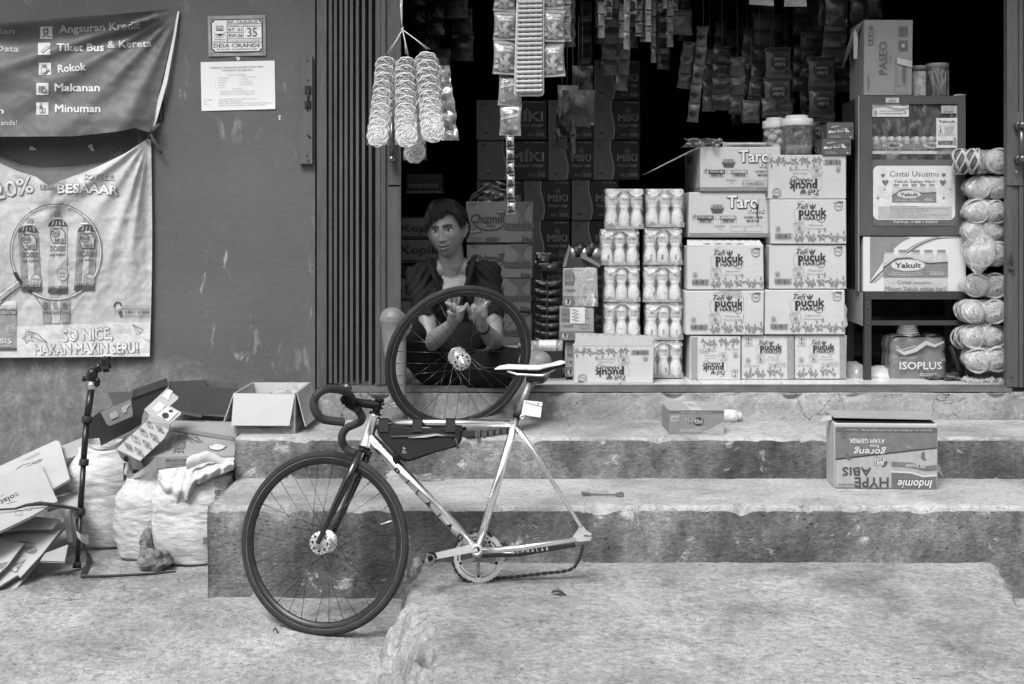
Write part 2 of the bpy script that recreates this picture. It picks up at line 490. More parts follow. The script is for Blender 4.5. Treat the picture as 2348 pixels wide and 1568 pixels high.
def step_mesh(x0, x1, yf, yb, zt, zb, seed, mats, name, cuts=300):
    prof = [(0, 0, 1), (0, .12, 1), (0, .3, 1), (0, .45, 1), (0, .6, 1), (0, .72, 1), (0, .82, 1), (0, .9, 1), (.002, .96, 1), (.007, .988, 0), (.018, .999, 0), (.04, 1, 0), (.09, 1, 0), (.2, 1, 0), (.45, 1, 0), (.7, 1, 0), (1, 1, 0)]
    mb = MB(); N = cuts; k = len(prof)
    H = zt - zb; Dp = yb - yf
    vs = []
    for i in range(N + 1):
        x = lerp(x0, x1, i / N)
        for (a, h, _) in prof:
            edge = math.exp(-((h - .985) / .05) ** 2) * math.exp(-(a / .06) ** 2)
            e1 = nz(x * 3, seed, h * 3) * .009 + nz(x * 16, seed + 2, h * 5) * .0075 + nz(x * 45, seed + 4, h * 14) * .003
            ch = (max(0, nz(x * 7, seed + 8, 1) - .12) * .075 + max(0, nz(x * 19, seed + 3, 1) - .2) * .045) * edge
            y = yf + a * Dp + (e1 if a < .05 else 0) + ch
            z = zb + h * H - ch * .9 + (nz(x * 12, seed + 5) * .004 * edge) + (.004 * nz(x * 2.2, a * 3, seed) + .0018 * nz(x * 14, a * 22, seed) if h > .97 else 0)
            vs.append((x, y, z))
    for i in range(N):
        for j in range(k - 1):
            mb.add([], [])
    k0 = len(mb.v); mb.v.extend(vs)
    for i in range(N):
        for j in range(k - 1):
            mb.f.append((k0 + i * k + j, k0 + (i + 1) * k + j, k0 + (i + 1) * k + j + 1, k0 + i * k + j + 1))
            mb.m.append(0 if prof[j][2] and prof[j + 1][2] else 1); mb.s.append(True)
    for i, fl in ((0, False), (N, True)):
        f = [k0 + i * k + j for j in range(k)]
        b = len(mb.v); mb.v.append((vs[i * k][0], yb, zb)); f.append(b)
        mb.f.append(tuple(f if fl else f[::-1])); mb.m.append(0); mb.s.append(False)
    return struct(name, mb, mats)
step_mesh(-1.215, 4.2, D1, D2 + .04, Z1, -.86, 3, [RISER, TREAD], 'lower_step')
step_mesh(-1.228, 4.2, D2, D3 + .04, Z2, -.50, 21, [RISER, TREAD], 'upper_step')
step_mesh(-1.00, 4.2, D3 - .012, D3 + .05, -.026, -.30, 37, [PLINTH, PLINTH], 'shop_plinth')
shop = thing('shop_building', (0, DW, 0), 'single storey grey shop with a wide open front stacked with goods', 'shop')
def wall_mat():
    m, n, b = newmat('painted_wall')
    b.inputs['Roughness'].default_value = .62
    b.inputs['Specular IOR Level'].default_value = .3
    tc = n.nodes.new('ShaderNodeTexCoord')
    sep = n.nodes.new('ShaderNodeSeparateXYZ'); n.links.new(tc.outputs['Object'], sep.inputs[0])
    base = ramp(n, noise_tex(n, 1.3, 6, .6, dist=.3), [(.25, .078), (.5, .098), (.75, .118)])
    spk = ramp(n, noise_tex(n, 26, 4, .6), [(.25, .9), (.5, 1.0)])
    base = mathn(n, 'MULTIPLY', base, spk)
    sc = ramp(n, noise_tex(n, 9, 7, .72, (1, 1, .35), dist=.6), [(.585, 0.0), (.66, 1.0)])
    area = ramp(n, noise_tex(n, 1.9, 3, .5), [(.47, 0.0), (.60, .75)])
    mx = n.nodes.new('ShaderNodeMix'); mx.data_type = 'FLOAT'
    n.links.new(mathn(n, 'MULTIPLY', sc, area), mx.inputs[0]); n.links.new(base, mx.inputs[2]); mx.inputs[3].default_value = .36
    foot = ramp(n, noise_tex(n, 10, 11, .80, (1.2, 1, 1), dist=.2), [(.36, .10), (.5, .165), (.64, .27)])
    zz = mathn(n, 'ADD', sep.outputs['Z'], mathn(n, 'MULTIPLY', noise_tex(n, 5, 6, .7), .30))
    xx = mathn(n, 'MULTIPLY', mathn(n, 'ADD', sep.outputs['X'], 1.62), .30)
    lowmask = ramp(n, mathn(n, 'ADD', mathn(n, 'ADD', zz, xx), .25), [(.40, 1.0), (.56, 0.0)])
    m2 = n.nodes.new('ShaderNodeMix'); m2.data_type = 'FLOAT'
    n.links.new(lowmask, m2.inputs[0]); n.links.new(mx.outputs[0], m2.inputs[2]); n.links.new(foot, m2.inputs[3])
    n.links.new(m2.outputs[0], b.inputs['Base Color'])
    h = mathn(n, 'ADD', noise_tex(n, 35, 6, .65), mathn(n, 'MULTIPLY', mathn(n, 'MULTIPLY', noise_tex(n, 10, 11, .80, (1.2, 1, 1), dist=.2), lowmask), 3.0))
    bumpn(n, b, h, .35, .01)
    return m
WALL = wall_mat()
XL, XO, XR = wx(724, DW), wx(918, DW), wx(2306, DW)
DARK = M('shaded_interior', .028, .9, var=.3, scale=3)  # shade of the dim room put into the wall colour
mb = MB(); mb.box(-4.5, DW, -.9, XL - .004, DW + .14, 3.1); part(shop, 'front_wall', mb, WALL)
mb = MB(); mb.box(XL - .004, DW + .005, 2.20, 4.5, DW + .14, 3.1); part(shop, 'lintel', mb, WALL)  # unseen lintel, its height set to limit light reaching the interior
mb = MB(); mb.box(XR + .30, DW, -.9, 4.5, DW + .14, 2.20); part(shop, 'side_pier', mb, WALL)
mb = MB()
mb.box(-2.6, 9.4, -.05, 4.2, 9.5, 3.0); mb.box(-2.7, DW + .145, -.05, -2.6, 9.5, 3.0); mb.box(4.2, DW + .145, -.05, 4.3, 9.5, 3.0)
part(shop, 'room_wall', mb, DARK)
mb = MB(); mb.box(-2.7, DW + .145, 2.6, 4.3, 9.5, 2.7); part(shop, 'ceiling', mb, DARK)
mb = MB(); mb.box(-4.6, DW - .95, 3.1, 4.6, 9.6, 3.2); part(shop, 'roof', mb, M('roof_sheet', .25, .6, var=.2))
mb = MB(); mb.box(-2.6, DW + .03, -.06, 4.2, 9.4, -.008); struct('shop_floor', mb, M('grout', .14, .9, var=.3))
TILE = M('ceramic_tile', .62, .25, var=.12, scale=2.5, var2=.12, scale2=25, spec=.5)
tl = None
for j in range(2):
    for i in range(12):
        x0 = -1.07 + i * .402 ; y0 = DW + .035 + j * .402
        if tl is None:
            t_ = MB(); t_.box(.002, .002, -.008, .400, .400, 0); tl = t_.mesh('floor_tile', TILE)
        o = link('floor_tile', tl, bpy.data.objects['shop_floor']); o.location = (x0, y0, 0)
RAILM = M('gate_rail_steel', .20, .45, .6, var=.3, scale=9)
mb = MB(); xe = XR + .02
mb.box(XL + .02, D3 - .005, -.022, xe, D3 + .085, -.004); mb.box(XL + .02, D3 + .012, -.004, xe, D3 + .018, .007); mb.box(XL + .02, D3 + .05, -.004, xe, D3 + .056, .007)
solo('gate_track', mb, RAILM, (0, D3, 0), 'long steel floor track along the shop threshold', 'track')
HM = M('unseen_house_render', .16, .8, var=.25, scale=1.2)  # unseen house row added to block low sky from the shop interior
for i, (x0, x1, hh, y) in enumerate(((-15, -7.2, 5.4, -8.5), (-7, -.4, 6.2, -8.0), (0, 6.5, 4.8, -8.8), (6.7, 15, 5.8, -8.2))):
    h_ = thing('house', ((x0 + x1) / 2, y, -.8), ['pale house with a low front wall', 'tall plain house', 'low house with a wide door', 'grey end house'][i] + ' across the street', 'house', 'houses across the street')
    mb = MB(); mb.box(x0, y - 6, -1, x1, y, hh); part(h_, 'wall', mb, HM)
    mb = MB(); mb.box(x0 - .3, y - 6.3, hh, x1 + .3, y + .7, hh + .18); part(h_, 'roof', mb, M('roof_sheet', .25, .6, var=.2))
    for k in range(2):
        xc = lerp(x0, x1, .3 + .4 * k); mb = MB(); mb.box(xc - .6, y, .6, xc + .6, y + .04, 2.0); part(h_, 'window', mb, M('dark_glass', .03, .1))
# ---------------------------------------------------------------- folding steel gate
GATE = M('gate_paint', .105, .42, .2, var=.22, scale=5, stretch=(3, 1, .4), var2=.2, scale2=40, bump=.08)
GATE_D = M('gate_paint_shade', .06, .5, .2, var=.25, scale=5)
gz0, gz1 = .012, 2.20
gate = thing('folding_gate', (wx(800, DW), DW, 0), 'grey folding steel gate pushed together at the left of the shop opening', 'gate')
def vert(mb, p0, p1, d0, d1, z0=gz0, z1=gz1): mb.box(wx(p0, DW), d0, z0, wx(p1, DW), d1, z1)
mb = MB(); vert(mb, 727, 749, DW - .012, DW + .10, -.0, gz1); vert(mb, 749.5, 752, DW + .03, DW + .10); part(gate, 'jamb', mb, GATE)
for i, p in enumerate((754, 765, 778, 790, 802, 816, 830, 845)):
    mb = MB(); r = RND.uniform(-.008, .008); zb = .006 + RND.uniform(0, .02)
    x = wx(p, DW)
    mb.box(x, DW + r, zb, x + .014, DW + r + .006, gz1)
    mb.hexa([(x + .011, DW + r + .006, zb), (x + .014, DW + r + .006, zb), (x + .040, DW + .115, zb + .012), (x + .036, DW + .115, zb + .012),
             (x + .011, DW + r + .006, gz1), (x + .014, DW + r + .006, gz1), (x + .040, DW + .115, gz1), (x + .036, DW + .115, gz1)])
    part(gate, 'slat', mb, GATE)
mb = MB(); vert(mb, 861, 884, DW - .010, DW + .03); vert(mb, 863.5, 872, DW - .016, DW - .0101); vert(mb, 885, 890, DW + .004, DW + .03); part(gate, 'stile', mb, GATE)
mb = MB(); mb.box(wx(890.5, DW), DW - .004, gz0, wx(917, DW), DW + .022, wz(428, DW)); mb.box(wx(890.5, DW), DW - .004, wz(424, DW), wx(917, DW), DW + .022, gz1); mb.box(wx(917.3, DW), DW - .010, gz0, wx(919, DW), DW + .022, gz1); part(gate, 'leading_panel', mb, GATE)
mb = MB(); hx = wx(900, DW)
mb.tube([(hx, DW - .045, wz(272, DW)), (hx, DW - .045, wz(362, DW))], .011, 12)
mb.lathe([(.0, -.012), (.017, -.010), (.018, .012), (.010, .02), (.008, .045)], (hx, DW - .048, wz(366, DW)), (0, 1, 0), 14)
part(gate, 'pull_handle', mb, M('handle_steel', .16, .3, .8, var=.2))
g2 = thing('gate_leaf', (wx(2326, DW), DW, 0), 'grey steel gate leaf with pull handle and keyhole at the right edge', 'gate')
mb = MB()
for a, b, d in ((2306, 2318, -.012), (2318.4, 2333, -.004), (2334, 2342, -.012), (2343, 2356, -.02), (2357, 2372, -.004), (2374, 2400, -.015)):
    vert(mb, a, b, DW + d, DW + .03, .0)
part(g2, 'stile', mb, GATE)
mb = MB(); mb.box(wx(2305, DW), DW - .019, wz(425, DW), wx(2341, DW), DW - .0125, wz(257, DW)); part(g2, 'lock_plate', mb, GATE)
mb = MB(); hx = wx(2329, DW)
mb.tube([(hx, DW - .062, wz(292, DW)), (hx, DW - .062, wz(366, DW))], .012, 12)
for y in (290, 366):
    mb.lathe([(.018, 0), (.022, .008), (.022, .03), (.014, .034), (.0, .037)], (hx, DW - .019, wz(y, DW)), (0, -1, 0), 16)
    mb.lathe([(.017, .0), (.017, .035), (.012, .04), (0, .041)], (hx, DW - .05, wz(y, DW)), (0, -1, 0), 16)
part(g2, 'pull_handle', mb, M('handle_steel', .16, .3, .8, var=.2))
mb = MB(); mb.lathe([(.009, 0), (.009, .006), (.006, .008), (0, .008)], (wx(2326, DW), DW - .019, wz(396, DW)), (0, -1, 0), 14); mb.box(wx(2324, DW), DW - .024, wz(406, DW), wx(2328, DW), DW - .0192, wz(397, DW))
part(g2, 'keyhole', mb, M('dull_brass', .22, .35, .8))
mb = MB(); mb.box(wx(2307, DW), DW - .03, wz(617, DW), wx(2320, DW), DW - .013, wz(592, DW)); mb.tube([(wx(2312, DW), DW - .034, wz(606, DW)), (wx(2312, DW), DW - .034, wz(578, DW)), (wx(2309, DW), DW - .034, wz(574, DW))], .004, 8)
part(g2, 'latch', mb, GATE_D)
mb = MB(); mb.lathe([(.006, 0), (.006, .003), (0, .004)], (wx(2316, DW), DW - .0125, wz(863, DW)), (0, -1, 0), 10); part(g2, 'screw', mb, GATE_D)
# ---------------------------------------------------------------- things fixed to the wall
def quad(tl, tr, br, bl, D, W, H):
    """maps artwork coordinates (0..W, 0..H, y up) on a quadrilateral of the photo at depth D"""
    def fn(x, y, z=0.0):
        u, v = x / W, y / H
        px = (1 - v) * lerp(bl[0], br[0], u) + v * lerp(tl[0], tr[0], u)
        py = (1 - v) * lerp(bl[1], br[1], u) + v * lerp(tl[1], tr[1], u)
        return tuple(at(px, py, D - z))
    return fn
Wp, Hp = 790., 560.
fn = quad((476, 37), (608.5, 34.5), (609.5, 127.5), (478, 129.5), DW - .006, Wp, Hp)
mb = MB(); mb.grid(lambda u, v: Vector(fn(u * Wp, v * Hp)) + Vector((0, -.0015 * math.sin(u * 9) - .004 * max(0, v - .85) * 6 * max(0, u - .8), 0)), 12, 8)
plate = solo('house_number_plate', mb, M('brushed_aluminium', .42, .32, .75, var=.35, scale=9), at(543, 82, DW - .006), 'metal house number plate above the paper notice on the grey wall', 'number plate')
p = Print()
oct_ = lambda x0, y0, x1, y1, c: [(x0 + c, y0), (x1 - c, y0), (x1 - c, y0 + c * .6), (x1 - c * .6, y0 + c), (x1, y0 + c), (x1, y1 - c), (x1 - c * .6, y1 - c), (x1 - c, y1 - c * .6), (x1 - c, y1), (x0 + c, y1), (x0 + c, y1 - c * .6), (x0 + c * .6, y1 - c), (x0, y1 - c), (x0, y0 + c), (x0 + c * .6, y0 + c), (x0 + c, y0 + c * .6)]
p.poly(oct_(42, 52, 748, 512, 36), .02, 0); p.poly(oct_(56, 66, 734, 498, 32), .66, 1)
for r_ in ((258, 190, 266, 498), (266, 440, 734, 448), (266, 404, 734, 410), (266, 238, 734, 244), (56, 182, 734, 190), (266, 322, 480, 328), (478, 244, 484, 404)): p.rect(*r_, .02, 2)
p.text('KP. CILEUEUR', 485, 455, 34, .02, 410, .03, al='c', lay=2); p.text('JUMLAH KK : 7    JIWA : 5   L : 3   P : 2', 500, 415, 17, .08, 440, .01, .2, 'c', lay=2)
p.text('RT. 01', 283, 340, 44, .02, 180, .03, lay=2); p.text('RW.06', 281, 258, 46, .02, 190, .03, lay=2); p.text('35', 605, 265, 120, .16, 140, .035, al='c', lay=2)
p.text('TIDAK MELAKUKAN SUMBANGAN APAPUN TANPA SEIJIN RT/RW', 498, 216, 10, .15, 440, .0, al='c', lay=2); p.text('1 X 24 JAM TAMU WAJIB LAPOR', 500, 196, 16, .08, 440, .01, al='c', lay=2)
p.text('DESA CIKANDE', 395, 122, 46, .02, 640, .04, al='c', lay=2); p.text('KEC. SAGULING - KAB. BANDUNG BARAT 40561', 390, 82, 24, .06, 550, .01, al='c', lay=2)
p.rect(110, 350, 212, 422, .12, 2); p.poly([(116, 415), (161, 380), (206, 415)], .45, 3); p.poly([(116, 356), (150, 384), (116, 412)], .38, 3); p.poly([(206, 356), (172, 384), (206, 412)], .38, 3); p.ring(161, 372, 16, 7, 3, .4, 3)
p.poly([(108, 310), (122, 316), (140, 308), (161, 316), (182, 308), (200, 316), (214, 310), (161, 275)], .03, 3); p.arc(161, 318, 62, 55, 200, 340, 22, .4, 2); p.line([(82, 330), (110, 306)], 8, .3, 3); p.line([(240, 330), (212, 306)], 8, .3, 3)
p.text('PEMERINTAH', 160, 226, 17, .06, 140, .01, al='c', lay=2); p.text('KABUPATEN BANDUNG BARAT', 160, 200, 13, .12, 175, 0, al='c', lay=2)
for (x, y) in ((48, 508), (745, 512), (48, 35), (748, 52)): p.disc(x, y, 9, 9, .08, 2)
put_print(plate, p.mapped(lambda x, y, z: tuple(Vector(fn(x, y, .003 + z)) - plate.location)).mesh(), Matrix.Identity(4), 'lettering')
Wp, Hp = 1018., 690.
fn = quad((460, 142.5), (629.5, 139), (631, 250), (462, 254.5), DW - .003, Wp, Hp)
mb = MB(); mb.grid(lambda u, v: Vector(fn(u * Wp, v * Hp)) + Vector((0, -.0012 * math.sin(u * 5 + v * 3) - .004 * sst(.9, 1, 1 - v) * sst(.4, .9, u), 0)), 14, 10)
notice = solo('paper_notice', mb, M('white_paper', .66, .8, var=.03), at(546, 197, DW - .003), 'white printed paper notice stuck to the wall below the number plate', 'notice')
p = Print()
p.text('HADIRILAH !!! PERINGATAN HARI BESAR ISLAM ( PHBI )', 495, 598, 20, .12, 740, .012, al='c'); p.text('1 MUHARROM 1442 HIJRIYYAH', 495, 556, 20, .12, 420, .012, al='c')
p.text('Bersama Para Muballigh', 495, 495, 16, .25, 240, al='c')
for k, t in enumerate(('Ki Ireng Maulana', 'Ust. Dukoran', 'Ust. Ganjar', 'Ust. Gaul', 'Ust. Amin')):
    p.text('%d.' % (k + 1), 190, 455 - 34 * k, 15, .25); p.text(t, 235, 455 - 34 * k, 15, .25)
for k, t in enumerate(('Ust. H. Zaenal Abidin', 'Ust. Acim', 'Ust. Asep Burhan', "Da'i Cilik M. Arif")):
    p.text('%d.' % (k + 6), 530, 462 - 34 * k, 15, .25); p.text(t, 560, 462 - 34 * k, 15, .25)
p.text('Bintang Tamu', 500, 293, 16, .25, 135, al='c'); p.text('Kang Dadan Al - Hasani & Kang Deni Al - Hasani', 500, 258, 16, .22, 470, al='c'); p.text('Dimeriahkan Oleh  : Group Seni Terbang Al - Ihya', 500, 224, 16, .22, 480, al='c')
for k, (a, t, w) in enumerate((('Hari / Tanggal', ': Sabtu / Malam Minggu, 29 Agustus 2020 M/ 10 Muharrom H', 550), ('Jam', ": 18.30 WIB Ba'da Maghrib Sd/ Selesai", 340), ('Tempat', ": Halaman Majlis Ta'lim Madda'wah Khoirul Huda Salafi Ahlussunnah Wal Jamaa'ah", 745), ('', '  Kp. Cileueur Rt 02 Rw 07 Desa Cikande Kec. Saguling Kab. Bandung Barat', 640))):
    if a: p.text(a, 35, 150 - 30 * k, 14, .2)
    p.text(t, 228 + (18 if k == 3 else 0), 152 - 30 * k, 14, .2, w)
put_print(notice, p.mapped(lambda x, y, z: tuple(Vector(fn(x, y, .0016 + z * .8)) - notice.location)).mesh(), Matrix.Identity(4), 'lettering')
SCRAP = M('paper_scrap', .55, .85, var=.15, scale=40)
def scrap(pts, lab, D=DW - .002, cat='paper scrap'):
    mb = MB(); P = [at(x, y, D) for x, y in pts]; mb.plate(P[::-1], (0, -1, 0), .0015)
    c = sum(P, Vector()) / len(P)
    solo('paper_scrap', mb, SCRAP, c, lab, cat)
scrap([(67, 336), (75, 336), (85, 344), (67, 344)], 'white torn paper corner on the wall between the banners, on the left')
scrap([(202, 334), (208, 330), (213, 333), (211, 337), (214, 341), (216, 346), (207, 346), (209, 341), (203, 339)], 'white ragged paper scrap on the wall between the banners, on the right')
scrap([(637, 266), (642, 264), (644, 268), (641, 270), (643, 274), (638, 275), (640, 270)], 'small pale paint flake on the wall right of the notice')
scrap([(539, 131), (546, 130), (551, 133), (548, 138), (542, 139), (544, 135)], 'pale torn bits of glue paper between plate and notice')
bd = thing('wooden_board', at(704, 254, DW), 'narrow grey wooden board with a broken door bolt beside the gate', 'board')
WOODG = M('grey_wood', .10, .6, var=.25, scale=6, stretch=(6, 1, .5), var2=.2, bump=.15, bscale=40, bstretch=(4, 1, .3))
mb = MB(); a, b = at(688.5, 131, DW), at(718, 376, DW); mb.box(a.x, DW - .030, b.z, b.x, DW, a.z); part(bd, 'plank', mb, WOODG)
mb = MB()
for y in (206, 240):
    c = at(706, y, DW - .032); mb.box(c.x - .010, c.y - .010, c.z - .014, c.x + .010, c.y + .002, c.z + .014); mb.box(c.x - .015, c.y - .003, c.z - .018, c.x + .015, c.y + .002, c.z + .018)
mb.tube([at(706, 202, DW - .038), at(706, 244, DW - .038)], .0045, 8)
part(bd, 'bolt', mb, M('black_iron', .03, .45, .5))
mb = MB()
for x, y in ((705, 139), (705, 184), (705, 254), (704, 357), (707, 369)):
    c = at(x, y, DW - .030); mb.lathe([(.005, 0), (.004, .002), (0, .003)], c, (0, -1, 0), 8)
mb.tube([at(703, 308, DW - .033), at(708, 312, DW - .036), at(712, 316, DW - .033)], .0025, 6)
part(bd, 'nail', mb, M('black_iron', .03, .45, .5))
# ---------------------------------------------------------------- printed banners
def banner_mat(name, g, var, dirt):
    m, n, b = newmat(name)
    b.inputs['Roughness'].default_value = .5; b.inputs['Specular IOR Level'].default_value = .35
    f = ramp(n, noise_tex(n, 4, 7, .65), [(.3, g * (1 - var)), (.7, g * (1 + var))])
    f = mathn(n, 'MULTIPLY', f, ramp(n, noise_tex(n, 28, 6, .72), [(.3, 1 - dirt), (.6, 1)]))
    f = mathn(n, 'MULTIPLY', f, ramp(n, noise_tex(n, 6, 5, .6, (.4, 1, 5)), [(.3, 1 - dirt * .6), (.6, 1)]))
    n.links.new(f, b.inputs['Base Color'])
    bumpn(n, b, mathn(n, 'ADD', noise_tex(n, 12, 5, .6, dist=.8), mathn(n, 'MULTIPLY', noise_tex(n, 70, 3, .6), .25)), .3, .01)
    return m
def interp(P, x):
    for (a, b), (c, d) in zip(P, P[1:]):
        if x <= c: return lerp(b, d, (x - a) / (c - a))
    return P[-1][1]
UT = [(-320, 64), (0, 50), (250, 34), (380, 22), (412, 20)]
UB = [(-320, 316), (0, 313.5), (168, 312.5), (240, 305), (279, 300), (308, 293), (330, 300), (344, 304)]
def u_right(v): return lerp(410, 343, v)
def u_off(px, py):
    t = interp(UT, px); b = interp(UB, px); v = (py - t) / max(20, b - t)
    k = sst(420, 250, px)
    o = .012 + k * (.10 * math.exp(-(v / .10) ** 2) + .085 * sst(.12, .55, v) + .02 * math.sin(v * 7 + px * .004))
    dx, dy = 412 - px, py - 24
    ang = math.atan2(dy, max(1, dx)); r = math.hypot(dx, dy)
    fade = sst(10, 90, r)
    for a0, w, amp in ((.30, .055, .032), (.52, .07, .022), (.80, .08, .018), (1.12, .09, .016), (.13, .05, -.015)):
        o += fade * amp * math.exp(-((ang - a0) / w) ** 2) * (1 - .55 * sst(200, 600, r))
    o += .008 * nz(px * .012, py * .02, 4) + .007 * (.5 - abs(nz(px * .03, py * .04, 9)))
    return max(.006, o)
def u_pos(px, py, z=0): return at(px, py, DW - u_off(px, py) - z)
def u_uv(u, v):
    x = lerp(-320, 1, 0); px = lerp(-320, u_right(v), u)
    return u_pos(px, lerp(interp(UT, px), interp(UB, px), v))
mb = MB(); mb.grid(u_uv, 150, 50)
ub = thing('banner', at(180, 180, DW), 'dark grey shop services banner with white word list, upper of two banners', 'banner')
part(ub, 'cloth', mb, banner_mat('dark_banner', .115, .15, .12))
mb = MB(); P = [at(409, 26, DW - .02), at(400, 80, DW - .024), at(378, 190, DW - .035), at(355, 270, DW - .04), at(345, 303, DW - .045)]
W_ = [2, 3, 5, 6, 5]
for i in range(len(P) - 1):
    a, b = P[i], P[i + 1]; wa, wb = W_[i] * .002, W_[i + 1] * .002
    mb.hexa([b + Vector((-wb, 0, 0)), b + Vector((wb, 0, 0)), b + Vector((wb, .006, 0)), b + Vector((-wb, .006, 0)), a + Vector((-wa, 0, 0)), a + Vector((wa, 0, 0)), a + Vector((wa, .006, 0)), a + Vector((-wa, .006, 0))])
part(ub, 'white_hem', mb, M('white_hem', .6, .7, var=.15))
mb = MB()
mb.tube([at(343, 302, DW - .05), at(352, 296, DW - .06), at(362, 287, DW - .05), at(367, 284, DW - .05)], [.004, .011, .009, .003], 8, sy=.35)
mb.tube([at(343, 303, DW - .05), at(352, 322, DW - .05), at(364, 340, DW - .045), at(371, 353, DW - .04)], [.004, .008, .007, .006], 8, sy=.4)
mb.tube([at(341, 300, DW - .05), at(341, 320, DW - .05)], .004, 6)
part(ub, 'tie', mb, M('dark_rag', .06, .9, var=.3, scale=40))
p = Print(.0016)
def utext(t, x, y, h, w=None, g=.5, **k): p.text(t, x, -y, h, g, w, k.pop('bold', .035), **k)
sm = lambda x, y: None
utext('ian', 0, 78, 14, 33, .33); utext('Angsuran Kredit', 136, 76, 17, 186, .38, rot=.055)
utext('Data', -10, 118, 13, 53, .42); utext('Tiket Bus', 130, 117, 17, 108, .62); utext('& Kereta', 246, 110, 16, 102, .52, rot=.03)
utext('Rokok', 133, 166, 17, 64, .58, rot=.08); utext('Makanan', 125, 209, 17, 104, .58); utext('Minuman', 126, 257, 17, 104, .55)
utext('n', -10, 260, 13, 19, .5); utext('anda!', 2, 287, 12, 37, .5, bold=.0)
for (x, y) in ((92, 61), (87, 98), (89, 144), (83, 190), (83, 235)):
    p.rect(x, -(y + 28), x + 28, -y, .55, 0)
p.poly([(93, -118), (110, -104), (115, -109), (98, -122)], .12, 1); p.poly([(95, -118), (110, -106), (113, -109), (98, -120)], .5, 2)
p.rect(94, -170, 108, -154, .12, 1); p.rect(95.5, -168.5, 106.5, -155.5, .5, 2)
for k in range(3): p.rect(97 + 3.4 * k, -154, 99.4 + 3.4 * k, -148, .12, 1)
p.line([(100, -169), (113, -160)], 3, .12, 3)
p.rect(88, -212, 102, -197, .2, 1); p.rect(97, -212, 106, -203, .5, 2); p.frame(97, -212, 106, -203, 1.2, .12, 3)
p.rect(91, -260, 97, -242, .12, 1); p.rect(92.4, -240, 95.8, -237, .12, 1); p.rect(98, -260, 104, -248, .12, 1); p.rect(92.2, -258, 96, -250, .5, 2); p.rect(99.2, -258, 103, -250, .5, 2)
p.poly([(98, -66), (110, -64), (112, -78), (100, -80)], .14, 1); p.disc(105, -72, 3, 3, .5, 2); p.line([(97, -84), (106, -82), (116, -85)], 3, .14, 1)
for k in range(14):
    t = k / 13;
p.cut(9)
lo = ub.location
put_print(ub, p.mapped(lambda x, y, z: tuple(u_pos(x, -y, z + .001) - lo)).mesh(), Matrix.Identity(4), 'lettering')
mb = MB(); a, b = at(330, 150, DW), at(375, 275, DW); mb.box(a.x, DW - .012, b.z, b.x, DW, a.z)
fr = solo('metal_sign', mb, M('sign_black', .02, .4), at(352, 212, DW), 'dark metal sign mostly hidden behind the edge of the upper banner', 'sign')
p = Print(); p.rect(.002, .012, .022, .034, .5, 0); p.frame(-.055, .002, .0905, .2, .003, .22, 1)
put_print(fr, p.mesh(), wall_frame((-.048, -.013, -.133)), 'print')
LF = [(-330, 352), (-60, 358), (0, 374), (40, 392), (82, 405), (115, 428), (136, 415), (190, 396), (235, 377), (290, 350), (338, 318), (350, 320)]
LTk = [(-330, 336), (-60, 340), (0, 352), (48, 377), (95, 385), (159, 381), (235, 372), (290, 346), (336, 317), (350, 320)]
def l_right(v): return 346 + 4 * math.sin(v * 3.1) - 3 * v
def l_off(px, py):
    t = interp(LF, px); v = (py - t) / (820 - t)
    o = .022 + .05 * sst(348, 300, px) * sst(1.0, .2, v) + .02 * sst(348, 200, px)
    o += .045 * math.exp(-((px - 112) / 26) ** 2) * math.exp(-(max(0, v) / .13) ** 2)
    dx, dy = 340 - px, py - 318
    ang = math.atan2(dy, max(1, dx)); r = math.hypot(dx, dy)
    for a0, w, amp in ((.62, .08, .020), (.95, .1, .013), (1.25, .06, .016), (1.42, .04, .012)):
        o += sst(10, 70, r) * amp * math.exp(-((ang - a0) / w) ** 2) * (1 - .8 * sst(120, 420, r))
    o += .008 * nz(px * .010, py * .010, 14) + .009 * (.5 - abs(nz(px * .028, py * .020, 3))) + .0045 * (.5 - abs(nz(px * .07, py * .05, 5)))
    o += .010 * math.exp(-((px - 128) / 10) ** 2) * math.exp(-((py - 475) / 22) ** 2) - .012 * math.exp(-((px - 100) / 16) ** 2) * math.exp(-((py - 480) / 14) ** 2)
    return max(.008, o)
def l_pos(px, py, z=0): return at(px, py, DW - l_off(px, py) - z)
def l_uv(u, v):
    px = lerp(-330, l_right(v), u)
    return l_pos(px, lerp(interp(LF, px), lerp(823, 818, sst(-330, 340, px)), v))
lb = thing('banner', at(180, 600, DW), 'pale creased advertising banner with sausages under a magnifier, lower of two banners', 'banner')
mb = MB(); mb.grid(l_uv, 190, 120); part(lb, 'cloth', mb, banner_mat('pale_banner', .50, .10, .20))
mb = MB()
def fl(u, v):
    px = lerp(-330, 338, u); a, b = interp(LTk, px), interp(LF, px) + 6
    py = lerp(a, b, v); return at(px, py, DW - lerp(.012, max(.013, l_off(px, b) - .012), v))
mb.grid(fl, 110, 6); part(lb, 'turned_edge', mb, banner_mat('banner_back_shade', .12, .15, .15))  # grey back of the cloth, with its shading put into the tone
mb = MB(); mb.lathe([(.005, 0), (.009, .001), (.009, .003), (.005, .004)], at(338, 323, DW - .035), (0, -1, 0), 14, cap=False); part(lb, 'eyelet', mb, M('brushed_aluminium', .42, .32, .75))
p = Print(.0012); r = RND
def otext(t, x, y, h, w, gi, go, b0=.02, ow=.055, **k):
    p.text(t, x, -y, h, go, w, b0 + ow, lay=1, **k); p.text(t, x, -y, h, gi, w * .985, b0, lay=3, **k)
p.poly([(38, -748), (345, -738), (343, -817), (-30, -820), (-30, -756)], .56, 0)
otext('SO NICE,', 191, 410, 11, 72, .58, .17, .03, .07, rot=-.03); otext('20%', -14, 458, 36, 96, .50, .22, .03, .05, rot=.20); otext('LEBIH', 92, 434, 10, 32, .32, .16, .02, .05)
